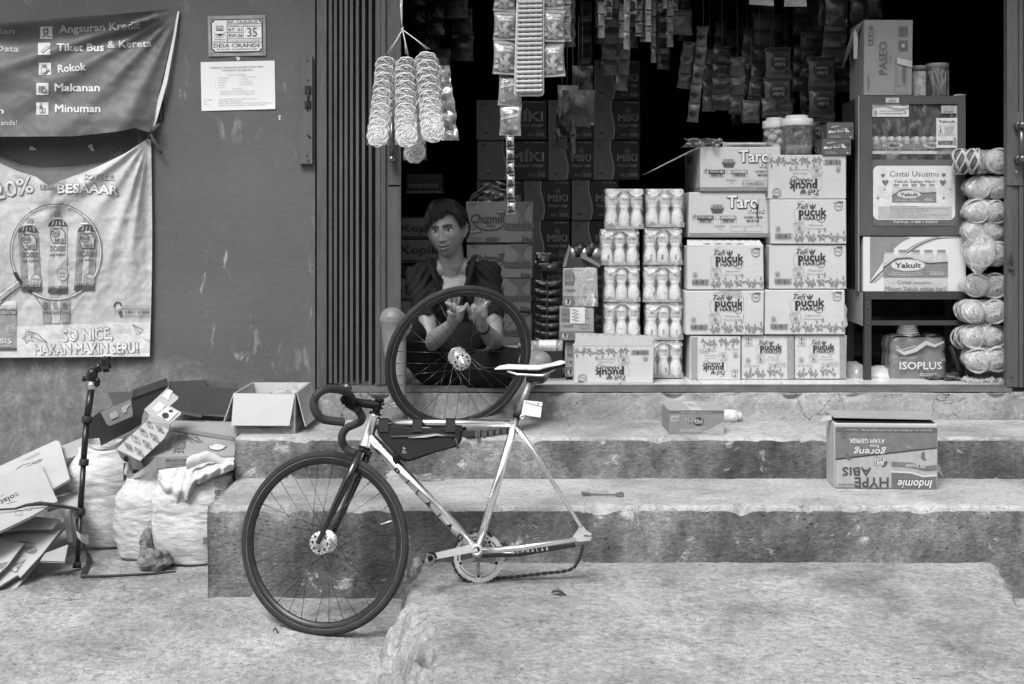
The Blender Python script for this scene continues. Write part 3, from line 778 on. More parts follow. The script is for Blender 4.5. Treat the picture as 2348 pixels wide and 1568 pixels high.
otext('BESAAAR', 131, 443, 20, 142, .58, .20, .05, .06, rot=-.03, arch=3)
otext('SO NICE,', 143, 783, 25, 117, .60, .26, .04, .055, rot=.06); otext('MAKAN MAKIN SERU!', 78, 813, 22, 242, .60, .26, .04, .055, rot=.02)
p.ring(128, -578, 105, 110, 2.0, .12, 3, 60); p.ring(128, -578, 100.5, 105.5, .9, .2, 3, 60); p.ring(128, -578, 103, 108, 2.2, .66, 2, 60)
p.arc(128, -578, 104, 109, 205, 238, 8, .04, 4)
p.line([(48, -644), (-14, -692)], 14, .3, 3); p.line([(47, -641), (-12, -686)], 4, .6, 4); p.line([(52, -651), (-4, -700)], 3, .1, 4)
for cx, y0, y1, tw, sh in ((68, 517, 668, 23, -4), (132, 503, 672, 22, 0), (197, 515, 665, 23, 3)):
    sk = lambda x, y: (cx + x + (y - 590) * .06 * (-1 if cx < 100 else (1 if cx > 180 else 0)) * -1, -y)
    p.poly([sk(-tw, y0 + 14), sk(tw, y0 + 14), sk(tw * .98, y1), sk(-tw * .98, y1)], .24 if cx != 132 else .40, 1)
    p.poly([sk(-6, y1), sk(8, y1), sk(8, y0 + 14), sk(-6, y0 + 14)], .46, 2)
    P = [sk(tw * math.cos(a), y0 + 16 - 16 * math.sin(a)) for a in [math.pi * k / 10 for k in range(11)]]; p.poly(P, .07, 2)
    for k in range(4): p.line([sk(-13 + 9 * k, y0 + 13), sk(-9 + 7 * k, y0 + 4)], 2.2, .42, 3)
    p.rect(cx - 9 - sh, -(y0 - 1), cx + 9 - sh, -(y0 - 4), .66, 3); p.poly([(cx - 6, -(y0 - 4)), (cx + 6, -(y0 - 4)), (cx + 8, -(y0 - 16)), (cx - 8, -(y0 - 17))], .26, 2)
    q = [sk(-16, y0 + 20), sk(8, y0 + 20), sk(17, y0 + 30), sk(17, y0 + 54), sk(-10, y0 + 54), sk(-16, y0 + 42)]
    p.poly(q, .42, 3); p.line(q, 2, .08, 4, True); c = sk(-5, y0 + 31); p.ring(c[0], c[1], 9, 9, 1.6, .1, 5)
    p.text('SO', c[0], c[1] - 3.4, 7, .05, 13, .03, al='c', lay=6); a = sk(4, y0 + 51); p.text('NICE', a[0], a[1], 7, .05, 20, .03, al='c', lay=6)
    a = sk(0, y0 + 72); p.text('SOSIS', a[0], a[1], 11, .16, 36, .04, al='c', lay=4); a = sk(0, y0 + 83); p.text('siap makan', a[0], a[1], 6, .1, 36, .02, al='c', lay=4)
    a = sk(11, y0 + 126); p.ring(a[0], a[1], 12, 14, 1.3, .2, 4); p.disc(a[0], a[1], 11.4, 13.4, .44, 3)
    p.text('Rasa' if cx != 132 else 'Sosis', a[0], a[1] + 1, 5, .12, 15, .01, al='c', lay=5); p.text('Sapi' if cx != 132 else 'Ayam', a[0], a[1] - 7, 5, .12, 14, .01, al='c', lay=5)
    p.poly([sk(-tw, y1 - 16), sk(tw, y1 - 16), sk(tw, y1), sk(-tw, y1)], .08, 4); a = sk(0, y1 - 12); p.text('EXTRA 20%', a[0], a[1] - 1, 8, .5, 42, .01, .15, 'c', lay=5)
for k, cx in enumerate((107, 128, 150)):
    p.poly([(cx - 11, -690), (cx + 11, -690), (cx + 9, -741), (cx - 9, -741)], (.26, .46, .26)[k], 1)
    p.ring(cx - 2, -698, 4.5, 4.5, 1, .1, 3); p.text('SO', cx - 2, -700, 4, .05, 6, .02, al='c', lay=4); p.text('NICE', cx + 1, -709, 4, .05, 12, .02, al='c', lay=4); p.text('SOSIS', cx, -719, 5, .14, 17, .04, al='c', lay=4)
p.line([(75, -672), (110, -720)], 1.6, .12, 2); p.line([(205, -660), (150, -735)], 1.0, .25, 1)
p.rect(-30, -805, 38, -706, .26, 1); p.rect(-30, -708, 38, -690, .5, 1); p.rect(-30, -722, 38, -710, .12, 2); p.text('LEBIH BESAR 20% EXTRA', 37, -720, 7, .5, 80, .01, al='r', lay=3)
p.ring(24, -757, 9, 11, 1.2, .5, 2); p.text('SOSIS', 27, -787, 11, .6, 60, .05, al='r', lay=3); p.text('siap makan', 27, -794, 5, .6, 40, .02, al='r', lay=3); p.rect(-30, -803, 38, -797, .1, 2)
S5 = [(64 + (14 if k % 2 == 0 else 6) * math.cos(math.pi * (.62 + k / 5)), -774 + (14 if k % 2 == 0 else 6) * math.sin(math.pi * (.62 + k / 5))) for k in range(10)]
p.line(S5, 1.5, .08, 2, True); p.line([(62, -760), (85, -765), (108, -786)], 1.5, .08, 2); p.line([(74, -782), (108, -786), (72, -772), (80, -768)], 1.2, .08, 2)
p.line([(304, -744), (328, -756), (321, -763), (315, -768), (304, -744), (321, -763)], 1.4, .1, 2); p.line([(326, -772), (332, -778), (343, -782)], .9, .2, 2)
p.arc(270, -702, 8, 9, 10, 190, 4, .08, 2); p.arc(270, -704, 8, 9, 170, 270, 1.2, .12, 2)
p.text('Layanan Konsumen So Good Food', 272, -710, 4.2, .14, 70, 0); p.text('0 804 1 50 8008', 286, -719, 6.5, .08, 56, .015); p.text('layanansogoodfood@gmail.com', 281, -725.5, 3.6, .18, 62, 0)
p.rect(272, -720, 280, -713, .1, 1); p.rect(274, -726, 280, -722, .1, 1)
p.cut(11)
lo2 = lb.location
put_print(lb, p.mapped(lambda x, y, z: tuple(l_pos(x, -y, z + .0012) - lo2)).mesh(), Matrix.Identity(4), 'lettering')
# ---------------------------------------------------------------- cartons
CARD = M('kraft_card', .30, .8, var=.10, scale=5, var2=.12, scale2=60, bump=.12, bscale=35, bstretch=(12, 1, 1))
CARD_D = M('kraft_card_dim', .14, .8, var=.12, scale=5, var2=.12, scale2=60, bump=.12, bscale=35, bstretch=(12, 1, 1))  # kraft darkened, shade of the dim interior put into its tone
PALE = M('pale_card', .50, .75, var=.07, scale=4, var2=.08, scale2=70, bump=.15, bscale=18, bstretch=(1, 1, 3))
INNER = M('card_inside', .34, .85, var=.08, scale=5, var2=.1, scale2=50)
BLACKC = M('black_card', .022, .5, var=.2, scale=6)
TAPE = M('clear_tape', .42, .2, var=.2, scale=14, spec=.6)
def carton_mesh(w, d, h, mats, seed, jit=.003, bev=.004):
    """closed carton: a slightly crooked, blunted box with a seam across the lid; origin at its front bottom middle"""
    r = random.Random(seed); bm = bmesh.new()
    bmesh.ops.create_cube(bm, size=1)
    for v in bm.verts:
        v.co = Vector((v.co.x * w, (v.co.y + .5) * d, (v.co.z + .5) * h))
        v.co += Vector((r.uniform(-jit, jit), r.uniform(0, jit), r.uniform(-jit, 0) * .6 if v.co.z > h / 2 else 0))
    bmesh.ops.bevel(bm, geom=bm.edges[:], offset=bev, segments=1, affect='EDGES', profile=.5)
    me = bpy.data.meshes.new('carton'); bm.to_mesh(me); bm.free()
    for m in (mats if isinstance(mats, (list, tuple)) else [mats]): me.materials.append(m)
    return me
def carton(px0, py0, px1, py1, D, depth, mat, label, group=None, art=None, turn=False, side=None, seed=0, name='carton', cat='carton', rz=0, tape=False):
    w = (px1 - px0) * D / F; h = (py1 - py0) * D / F
    o = link(name, carton_mesh(w, depth, h, mat, seed)); tag(o, label, cat, group)
    o.location = (wx((px0 + px1) / 2, D), D, wz(py1, D)); o.rotation_euler = (0, 0, rz)
    if art:
        p = art(w, h)
        if turn: p.turned(w, h)
        put_print(o, p.mesh('lettering'), wall_frame((-w / 2, -.0012, 0)), 'lettering')
    if side:
        p = side(depth, h); put_print(o, p.mesh('side_print'), face_frame((-w / 2 - .0042, depth, 0), (0, -1, 0), (0, 0, 1)), 'side_print')
    if tape:
        mb = MB(); mb.box(-.028, -.0028, h * .55, .028, -.0022, h + .0006); mb.box(-.028, -.0022, h + .0001, .028, depth * .9, h + .0008); part(o, 'tape', mb, TAPE, world=False)
    return o
def tea_logo(p, x, y, s, small=False):
    K = .035
    T = lambda t, a, b, h, w=None, **k: p.text(t, x + a * s, y + b * s, h * s, k.pop('g', K), w * s if w else None, **k)
    p.text('MINUMAN', x - 14 * s, y + 122 * s, 11 * s, .2, 76 * s, .0, rot=.28, arch=6 * s)
    T('Teh', -18, 72, 50, 120, bold=.012, shear=.45); p.line([(x - 20 * s, y + 64 * s), (x + 10 * s, y + 84 * s), (x + 60 * s, y + 66 * s), (x + 105 * s, y + 70 * s)], [1 * s, 3 * s, 3 * s, 1 * s], K, 1)
    p.line([(x + 60 * s, y + 118 * s), (x + 100 * s, y + 126 * s), (x + 125 * s, y + 120 * s)], [2 * s, 4 * s, 1 * s], K, 1)
    for a, l in ((2.15, 62), (1.62, 66), (1.05, 70)): p.leaf(x + 150 * s, y + 62 * s, l * s, 20 * s, a, .09, 1)
    T('pucuk', 0, 0, 80, 300, bold=.05)
    p.rect(x, y - 46 * s, x + 26 * s, y + 30 * s, K, 1); p.poly([(x - 8 * s, y - 46 * s), (x + 34 * s, y - 46 * s), (x + 26 * s, y - 38 * s), (x, y - 38 * s)], K, 1)
    T('HARUM', 52, -46, 38, 232, bold=.035)
    p.text('®', x + 292 * s, y - 24 * s, 10 * s, .15)
    p.line([(x + (205 + 95 * t) * s, y + (-50 - 22 * math.sin(math.pi * min(1, t * 1.15)) + 26 * max(0, t - .5)) * s) for t in [k / 10 for k in range(11)]], [4 * s] * 5 + [5 * s, 4 * s, 4 * s, 3 * s, 2 * s, 1 * s], K, 1)
    p.line([(x - 20 * s, y + 72 * s), (x - 42 * s, y + 60 * s), (x - 52 * s, y + 30 * s), (x - 46 * s, y - 20 * s), (x - 30 * s, y - 62 * s), (x - 20 * s, y - 80 * s)], 2.2 * s, .12, 1)
    cx, cy, a = x + 5 * s, y - 122 * s, .23
    R_ = lambda u, v: (cx + (u * math.cos(a) - v * math.sin(a)) * s, cy + (u * math.sin(a) + v * math.cos(a)) * s)
    sq = [R_(*q) for q in ((-48, -54), (48, -54), (54, -48), (54, 48), (48, 54), (-48, 54), (-54, 48), (-54, -48))]
    p.line(sq, 3 * s, .12, 1, True); c = R_(0, -12); p.ring(c[0], c[1], 26 * s, 26 * s, 2.5 * s, .14, 1); p.disc(c[0], c[1], 17 * s, 15 * s, .3, 1); p.disc(c[0] - 5 * s, c[1] + 3 * s, 8 * s, 10 * s, .1, 2)
    t_ = R_(-40, 36); p.text('MINUMAN TEH', t_[0], t_[1], 10 * s, .15, 80 * s, .0, rot=a); t_ = R_(-42, 20); p.text('WANGI MELATI', t_[0], t_[1], 10 * s, .15, 84 * s, .0, rot=a); p.arc(c[0], c[1], 40 * s, 36 * s, 190, 350, 3 * s, .3, 1)
    for k, (t, w, dx) in enumerate((('Ekstrak melati', 138, 125), ('Daun teh berkualitas', 176, 102))):
        p.text(t, x + dx * s, y - (106 + 36 * k) * s, 14 * s, .16, w * s, .012, .25); p.line([(x + (dx - 20) * s, y - (98 + 36 * k) * s), (x + (dx - 14) * s, y - (106 + 36 * k) * s), (x + (dx - 5) * s, y - (86 + 36 * k) * s)], 2.5 * s, .1, 1)
def tea_leaves(p, x0, x1, s, seed=5):
    """the border of tea sprigs along the foot"""
    r = random.Random(seed); x = x0 + 30 * s; tall = (60, 82, 96, 66, 112, 130, 88, 70, 95)
    k = 0
    while x < x1 - 20 * s:
        h = tall[k % 9] * s; st = [(x, 0), (x + r.uniform(-4, 4) * s, h * .5), (x + r.uniform(-8, 8) * s, h)]
        p.line(st, 2 * s, .2, 0)
        for t, sd in ((.95, 0), (.62, 1), (.55, -1), (.3, 1 if k % 2 else -1)):
            bx = lerp(st[0][0], st[2][0], t); by = h * t; a = math.pi / 2 + sd * r.uniform(.5, .95) + r.uniform(-.15, .15); l = r.uniform(40, 58) * s
            if bx + l * math.cos(a) > x1: a = math.pi - a
            p.leaf(bx, by, l, 21 * s, a, .20, 0, .33)
        x += r.uniform(58, 70) * s; k += 1
def tea_long(w, h):
    p = Print(); W, H = 820., 463.
    tea_logo(p, 305, 295, 1.0); tea_leaves(p, 252, 818, 1.0)
    p.ring(735, 392, 44, 44, 4, .1, 1); p.ring(735, 392, 37, 37, 1.5, .2, 1); p.text('Pucuk', 735, 384, 22, .12, 56, .012, .3, 'c'); p.arc(735, 392, 41, 41, 200, 340, 9, .3, 1)
    p.rect(722, 428, 782, 442, .1, 2); p.line([(676, 432), (700, 422), (716, 432), (704, 440)], 4, .08, 2)
    p.ring(84, 160, 25, 25, 3, .14, 1); p.disc(84, 160, 17, 17, .28, 1); p.line([(76, 152), (84, 170), (92, 152)], 4, .1, 2); p.rect(52, 124, 122, 127, .3, 1)
    p.barcode(60, 62, 168, 40, .05, 26, 3, 1, 3.5); p.text('8 996001 600146', 70, 44, 10, .2, 140)
    return p.scaled(w / W, h / H)
def tea_end(w, h):
    p = Print(); W, H = 545., 455.
    tea_logo(p, 186, 306, .76); tea_leaves(p, 10, 465, .95, 8)
    p.rect(468, 12, 536, 443, .26, 0); p.frame(40, 365, 100, 424, 3, .1, 1); p.rect(58, 404, 74, 420, .08, 1); p.rect(58, 370, 70, 382, .08, 1); p.rect(62, 382, 65, 404, .08, 1); p.text('7', 80, 388, 16, .1); p.clutter(22, 352, 92, 2, 9, .3, 2)
    p.ring(62, 200, 24, 24, 3, .14, 1); p.disc(62, 200, 16, 16, .28, 1); p.rect(30, 164, 95, 167, .3, 1)
    p.text('Isi: 24 x 350 ml', 28, 132, 15, .09, 150, .012); p.text('Diproduksi oleh:', 452, 168, 13, .2, 104, al='r'); p.text('PT TIRTA FRESINDO JAYA', 452, 150, 13, .12, 184, .008, al='r'); p.text('Bogor 16730, Indonesia.', 452, 132, 12, .2, 160, al='r')
    return p.scaled(w / W, h / H)
def tea_side(w, h):
    p = Print(); tea_logo(p, 150, 306, .76); tea_leaves(p, 10, 535, .95, 4); return p.scaled(w / 545., h / 455.)
FD = 6.22
TG = 'cartons of bottled tea stacked in the shop'
carton(1762, 354.6, 1939, 456.3, FD, .26, PALE, 'upside-down tea carton under the glass jars, topmost of its stack', TG, tea_long, True, tea_side, 1)
carton(1765.5, 457, 1940, 559.5, FD - .01, .26, PALE, 'tea carton right of the snack cartons, second from the top of its stack', TG, tea_long, False, tea_side, 2)
carton(1764, 560.6, 1939, 663, FD, .26, PALE, 'tea carton third from the top of the stack beside the fridge', TG, tea_long, False, tea_side, 3)
o = carton(1754, 664, 1937.5, 767, FD - .005, .27, PALE, 'tea carton with torn right edge, fourth from the top beside the fridge', TG, tea_long, False, tea_side, 4)
mb = MB(); w_ = 183.5 * (FD - .005) / F; mb.plate([(w_ / 2 - .004, -.004, .16), (w_ / 2 + .008, -.006, .13), (w_ / 2 + .004, -.003, .10), (w_ / 2 + .010, -.007, .05), (w_ / 2 - .004, -.003, .03)], (0, -1, 0), .002); part(o, 'torn_edge', mb, CARD, world=False)
o = carton(1575, 563.5, 1750, 664.5, FD, .26, PALE, 'tea carton with its lid flap bent up, under the snack cartons', TG, tea_long, False, None, 5)
w_ = 175 * FD / F; h_ = 101 * FD / F
mb = MB(); mb.hexa([(-w_ / 2, .002, h_), (w_ / 2, .002, h_), (w_ / 2, .006, h_ - .002), (-w_ / 2, .006, h_ - .002), (-w_ / 2 + .008, .055, h_ + .030), (w_ / 2 - .01, .055, h_ + .028), (w_ / 2 - .01, .059, h_ + .027), (-w_ / 2 + .008, .059, h_ + .029)])
fl_ = part(o, 'flap', mb, PALE, world=False)
p = Print()
for k in range(4): p.frame(.085 + .055 * k, .012, .125 + .055 * k, .026, .0016, .08, 0); p.rect(.095 + .055 * k, .015, .115 + .055 * k, .023, .15, 0)
for k in range(9): p.rect(.02 + .04 * k, .053, .045 + .04 * k, .056, .2, 0)
put_print(o, p.mesh('flap_print'), face_frame((-w_ / 2, .0005, h_ + .0008), (1, 0, 0), (0, .88, .47)), 'flap_print')
o = carton(1571, 666, 1751, 768, FD - .008, .26, PALE, 'tea carton with a long tear down its right side', TG, tea_long, False, None, 6)
p = Print(); tr = [(.275, .222), (.290, .195), (.288, .16), (.293, .12), (.289, .08), (.297, .05), (.302, .012)]
p.poly([(.165, .224), (.282, .226), (.286, .19)], .33, 0); p.line(tr, [.002, .004, .003, .005, .003, .005, .007], .6, 3); p.line([(a + .003, b) for a, b in tr], .0014, .12, 3); p.line([(.15, .221), (.24, .2), (.285, .188)], .002, .62, 2)
put_print(o, p.mesh('tear'), wall_frame((-180 * (FD - .008) / F / 2, -.0024, 0)), 'tear')
carton(1582, 770, 1698.5, 871.5, FD, .38, PALE, 'upside-down tea carton standing end on, left one on the floor', TG, tea_end, True, None, 7)
carton(1701, 768.5, 1821, 870, FD + .01, .38, PALE, 'tea carton standing end on, middle one of three on the floor', TG, tea_end, False, None, 8)
carton(1823, 768, 1941, 869, FD + .01, .38, PALE, 'tea carton standing end on, right one of three on the floor', TG, tea_end, False, None, 9)
o = carton(1316, 793, 1498, 879, 6.08, .25, PALE, 'open upside-down tea carton in front of the bottle packs, flap standing up', TG, tea_long, True, None, 10)
w_ = 182 * 6.08 / F; h_ = 86 * 6.08 / F
mb = MB(); mb.hexa([(-w_ / 2, 0, h_), (w_ / 2, 0, h_), (w_ / 2, .004, h_), (-w_ / 2, .004, h_), (-w_ / 2 + .012, .035, h_ + .062), (w_ / 2 - .004, .03, h_ + .050), (w_ / 2 - .004, .034, h_ + .050), (-w_ / 2 + .012, .039, h_ + .062)]); part(o, 'flap', mb, INNER, world=False)
mb = MB(); mb.plate([(w_ / 2, .01, h_), (w_ / 2 + .012, .02, h_ + .02), (w_ / 2 + .014, .2, h_ + .028), (w_ / 2, .24, h_)], (1, 0, 0), .004); part(o, 'side_flap', mb, INNER, world=False)
p = Print()
for k in range(9): p.rect(.03 + .04 * k, .060, .05 + .04 * k, .0615, .08, 0)
put_print(o, p.mesh('flap_print'), face_frame((-w_ / 2, -.001, h_), (1, 0, 0), (0, .5, .87)), 'flap_print')
def net_art(w, h):
    p = Print(); W, H = 800., 475.
    p.text('Taro', 375, 308, 125, .03, 320, .09, lay=1); p.text('Taro', 378, 312, 125, .62, 310, .035, lay=3); p.text('®', 690, 385, 16, .2)
    p.text('net', 590, 258, 50, .03, 158, .1, lay=1); p.text('net', 592, 260, 50, .6, 152, .03, lay=3)
    p.poly([(215, 300), (345, 300), (325, 255), (235, 255)], .08, 1); p.poly([(210, 302), (350, 302), (350, 310), (210, 310)], .2, 2)
    for k in range(7): p.disc(228 + 17 * k, 322 + (k % 2) * 10, 13, 11, .25 if k % 2 else .42, 1); p.ring(228 + 17 * k, 322 + (k % 2) * 10, 13, 11, 2, .06, 2)
    for k, (t, x, g) in enumerate((('POTATO BBQ', 86, .03), ('SEAWEED', 312, .22))):
        p.rect(x, 190, x + 158, 228, g, 1); p.text(t, x + 79, 199, 22, .62, 138, .02, al='c', lay=2); p.barcode(x + 18, 160, 118, 26, .05, 20, k, 1); p.frame(x, 150, x + 158, 190, 2, .1, 1); p.frame(x - 50, 190, x - 2, 228, 2.5, .1, 1)
    p.text('COWBOY STEAK', 545, 199, 22, .05, 185, .025); p.barcode(570, 160, 130, 26, .05, 20, 5, 1)
    p.line([(46, 200), (56, 240), (66, 245), (62, 205)], 4, .06, 2)
    p.text('FOODS', 260, 108, 22, .12, 95, .0); p.line([(285, 90), (296, 86), (310, 92), (320, 84), (335, 90)], 3, .15, 1)
    p.frame(415, 62, 548, 122, 2, .12, 1); p.frame(560, 62, 720, 122, 2, .12, 1); p.text('PROD. CODE :', 422, 110, 8, .2); p.text('EXP. DATE :', 566, 110, 8, .2)
    p.rect(0, 6, 800, 46, .20, 0); p.text('PT PUTRA TARO PALOMA - INDONESIA', 400, 18, 14, .42, 300, .006, al='c')
    return p.scaled(w / W, h / H)
def net_side(w, h):
    p = Print(); p.text('Taro', .05 * w / .3, h * .72, h * .16, .04, w * .4, .06); p.arc(.0, h * .2, w * .9, h * .62, 0, 90, .004, .06, 1); p.rect(0, h * .015, w, h * .1, .2, 0); return p
NG = 'snack cartons stacked on the tea cartons'
o = carton(1605, 336, 1790, 439, 6.27, .55, M('net_card', .50, .75, var=.07, scale=4, var2=.1, scale2=60, bump=.1, bscale=20), 'pale snack carton with an open side flap, upper of two', NG, net_art, False, net_side, 12)
w_ = 185 * 6.27 / F; h_ = 103 * 6.27 / F
mb = MB(); mb.hexa([(-w_ / 2, .02, h_ - .003), (-w_ / 2, .50, h_ - .003), (-w_ / 2 - .25, .42, h_ - .13), (-w_ / 2 - .235, .06, h_ - .12), (-w_ / 2, .02, h_ + .002), (-w_ / 2, .50, h_ + .002), (-w_ / 2 - .25, .42, h_ - .125), (-w_ / 2 - .235, .06, h_ - .115)]); part(o, 'flap', mb, INNER, world=False)
p = Print(); p.text('11N0720|2 1305', w_ * .53, h_ * .155, h_ * .055, .07, w_ * .4, .01); put_print(o, p.mesh('stamp'), wall_frame((-w_ / 2, -.0035, 0)), 'stamp')
o = carton(1579, 440, 1764, 544.5, 6.28, .45, MATS['net_card'], 'pale snack carton with a black ink smear on its right, lower of two', NG, net_art, False, None, 13)
w_ = 185 * 6.28 / F
p = Print(); p.line([(.345, .18), (.352, .155), (.349, .12), (.356, .09), (.351, .06)], [.004, .01, .006, .003, .001], .03, 0); p.disc(.35, .16, .006, .012, .03, 0); p.line([(.335, .15), (.336, .04)], .002, .6, 1); put_print(o, p.mesh('ink_smear'), wall_frame((-w_ / 2, -.0035, 0)), 'ink_smear')
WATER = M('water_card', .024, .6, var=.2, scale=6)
def miki_art(w, h, wide=False):
    p = Print(); W = 330. if not wide else 520.; H = 290.
    sp = .36 * W
    P = [(0, 0)] + [(sp + 14 * math.sin(t * 5.6) + 8, H * t) for t in [k / 10 for k in range(11)]] + [(0, H)]
    p.poly(P, .12, 0); p.line([(sp + 14 * math.sin(t * 5.6) + 12, H * t) for t in [k / 10 for k in range(11)]], 7, .30, 1)
    p.frame(22, 236, 58, 276, 3, .04, 1); p.poly([(30, 252), (40, 266), (50, 252)], .04, 1); p.rect(36, 242, 44, 253, .04, 1); p.clutter(22, 216, 60, 2, 12, .08, 2)
    bx = sp * .42; p.poly([(bx - 16, 20), (bx + 16, 20), (bx + 16, 70), (bx + 7, 88), (bx + 7, 104), (bx - 7, 104), (bx - 7, 88), (bx - 16, 70)], .14, 1); p.rect(bx - 15, 38, bx + 15, 56, .05, 2)
    lx = lerp(sp + 30, W, .50); lw = (W - sp - 50) * .86
    p.text('MIKI', lx, 140, 46 if not wide else 62, .34, lw, .05, al='c'); p.text('MIKI', lx, 142, 46 if not wide else 60, .10, lw * .94, .012, al='c', lay=3)
    for a, b, r_ in ((-8, 212, 8), (5, 224, 6), (8, 206, 9)): p.ring(lx + a, b, r_, r_, 2, .3, 1)
    p.text('cup', lx + lw * .5, 96, 26, .3, lw * .34, .02, .25, 'r'); p.line([(lx - lw * .5, 112), (lx - lw * .2, 106), (lx + lw * .1, 112)], 3, .26, 1); p.line([(lx - lw * .5, 102), (lx - lw * .2, 96), (lx + lw * .1, 102)], 3, .26, 1)
    p.text('24 x 600 mL', W - 18, 268, 13, .30, lw * .66, .008, al='r'); p.barcode(W - 78, 24, 62, 26, .25, 16, 2); p.ring(W - 96, 37, 10, 10, 2, .25, 1); p.text('SNI', W - 140, 28, 18, .22, 28, .01); p.clutter(W - 80, 72, 64, 3, 9, .12, 4)
    return p.scaled(w / W, h / H)
WG = 'dark water cartons stacked at the back wall'
MK = {}
def miki(px0, py0, px1, py1, D, lab, wide=False):
    key = (round(px1 - px0), wide)
    w = (px1 - px0) * D / F; h = (py1 - py0) * D / F
    if key not in MK:
        MK[key] = (carton_mesh(w, .3, h, WATER, 31), miki_art(w, h, wide).mesh('lettering'))
    o = link('water_carton', MK[key][0]); tag(o, lab, 'carton', WG); o.location = (wx((px0 + px1) / 2, D) + RND.uniform(-.004, .004), D + RND.uniform(0, .02), wz(py1, D))
    put_print(o, MK[key][1], wall_frame((-w / 2, -.0012, 0)))
MD = 7.2
mb = MB()
for k in range(5): mb.box(wx(1090, MD), MD - .01 + k * .09, .09, wx(1475, MD), MD + .05 + k * .09, .115)
for x in (1095, 1280, 1460): mb.box(wx(x, MD), MD, 0, wx(x + 10, MD), MD + .42, .089)
solo('pallet', mb, M('pallet_wood', .12, .8, var=.3), (wx(1280, MD), MD, 0), 'low wooden pallet under the dark water cartons', 'pallet')
ORD = ['lowest', 'second', 'third', 'fourth', 'fifth', 'sixth', 'seventh']
for k in range(6):
    y1 = 780.6 - 92 * k; y0 = y1 - 91.3
    if k in (2, 3):
        cols = [(1093, 1199.5, 'left'), (1201, 1308, 'middle'), (1311, 1418, 'right')]
    elif k > 3: cols = [(1093, 1254, 'wide left'), (1256, 1360, 'middle'), (1361, 1467, 'right')]
    else: cols = [(1201, 1308, 'middle'), (1311, 1418, 'right')]
    for a, b, nm in cols: miki(a, y0, b, y1, MD if nm != 'wide left' else MD - .02, 'dark water carton, %s one of the %s row from the floor at the back' % (nm, ORD[k]), nm == 'wide left')
miki(1361, 137.5, 1467, 228.5, MD, 'dark water carton alone on top of the right column at the back')
def wafer_art(wt):
    def f(w, h):
        p = Print(); W, H = 470., 290.
        p.text('Chizmill', 30, 140, 62, .035, 240, .022, .22); p.arc(160, 165, 118, 75, 195, 345, 7, .05, 1, 20); p.text('KEJU', 142, 114, 18, .06, 60, .015)
        P = [(300, 290), (320, 262), (355, 236), (372, 200), (360, 150), (300, 122), (260, 120), (262, 96), (330, 88), (470, 92), (470, 130), (420, 160), (400, 205), (420, 250), (455, 284), (460, 290)]
        p.poly(P, .085, 0)
        for k in range(5): p.poly([(268 + 38 * k, 98), (302 + 38 * k, 98), (306 + 38 * k, 138), (272 + 38 * k, 136)], .06, 1)
        p.rect(214, 208, 268, 230, .06, 1); p.text('BARU', 241, 212, 15, .30, 44, .01, al='c', lay=2); p.poly([(22, 66), (100, 80), (100, 104), (28, 92)], .05, 1); p.text('WAFER', 62, 72, 20, .3, 66, .02, .15, 'c', .15, 2)
        p.text('GT', 36, 262, 20, .07, 36, .02); p.ring(35, 268, 16, 13, 2, .07, 1)
        p.frame(10, 8, 128, 40, 2, .06, 1); p.clutter(30, 28, 90, 2, 10, .1, 3); p.barcode(142, 12, 82, 26, .05, 20, 6, 1, 2)
        p.text(wt, 458, 10, 34, .05, 72, .03, al='r')
        return p.scaled(w / W, h / H)
    return f
CG = 'wafer cartons stacked behind the seated man'
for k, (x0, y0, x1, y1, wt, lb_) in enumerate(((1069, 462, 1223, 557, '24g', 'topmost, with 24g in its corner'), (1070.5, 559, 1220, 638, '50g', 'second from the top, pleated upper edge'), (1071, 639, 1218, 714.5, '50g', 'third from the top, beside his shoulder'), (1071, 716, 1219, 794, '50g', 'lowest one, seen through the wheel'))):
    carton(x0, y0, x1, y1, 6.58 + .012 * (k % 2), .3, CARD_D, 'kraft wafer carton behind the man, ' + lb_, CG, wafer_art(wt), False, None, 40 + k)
mb = MB(); mb.box(wx(1040, 6.5), 6.45, 0, wx(1222, 6.5), 6.95, wz(796, 6.5)); solo('plinth_board', mb, M('white_board', .42, .5, var=.1), (wx(1130, 6.5), 6.45, 0), 'low white board box on the floor under the wafer cartons', 'plinth')
def txt_art(t, g, h_=.28, y=.38, w_=.7):
    def f(w, h):
        p = Print(); p.text(t, w * .08, h * y, h * h_, g, w * w_, .045, .1); p.rect(0, h * .06, w, h * .14, g, 0); return p
    return f
KG = 'dim cartons on the left behind the gate'
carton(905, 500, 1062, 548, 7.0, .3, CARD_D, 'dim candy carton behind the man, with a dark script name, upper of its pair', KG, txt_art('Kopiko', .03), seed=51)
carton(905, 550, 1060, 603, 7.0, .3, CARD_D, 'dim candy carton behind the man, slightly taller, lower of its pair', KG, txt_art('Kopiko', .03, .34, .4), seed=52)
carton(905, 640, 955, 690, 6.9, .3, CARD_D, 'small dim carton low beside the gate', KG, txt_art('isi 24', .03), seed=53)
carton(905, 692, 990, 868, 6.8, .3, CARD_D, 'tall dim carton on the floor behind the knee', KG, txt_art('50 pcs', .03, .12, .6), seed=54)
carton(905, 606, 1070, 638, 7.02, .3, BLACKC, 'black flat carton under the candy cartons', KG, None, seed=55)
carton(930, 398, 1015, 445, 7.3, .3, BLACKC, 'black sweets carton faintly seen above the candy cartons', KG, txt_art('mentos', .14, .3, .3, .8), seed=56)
mb = MB(); mb.box(-2.6, 7.0, wz(499, 7.0) , wx(1066, 7.0), 7.4, wz(497, 7.0)); solo('shelf', mb, M('dark_wood', .04, .7, var=.3), (wx(950, 7.0), 7.0, wz(498, 7)), 'dark shelf board above the candy cartons behind the gate', 'shelf')
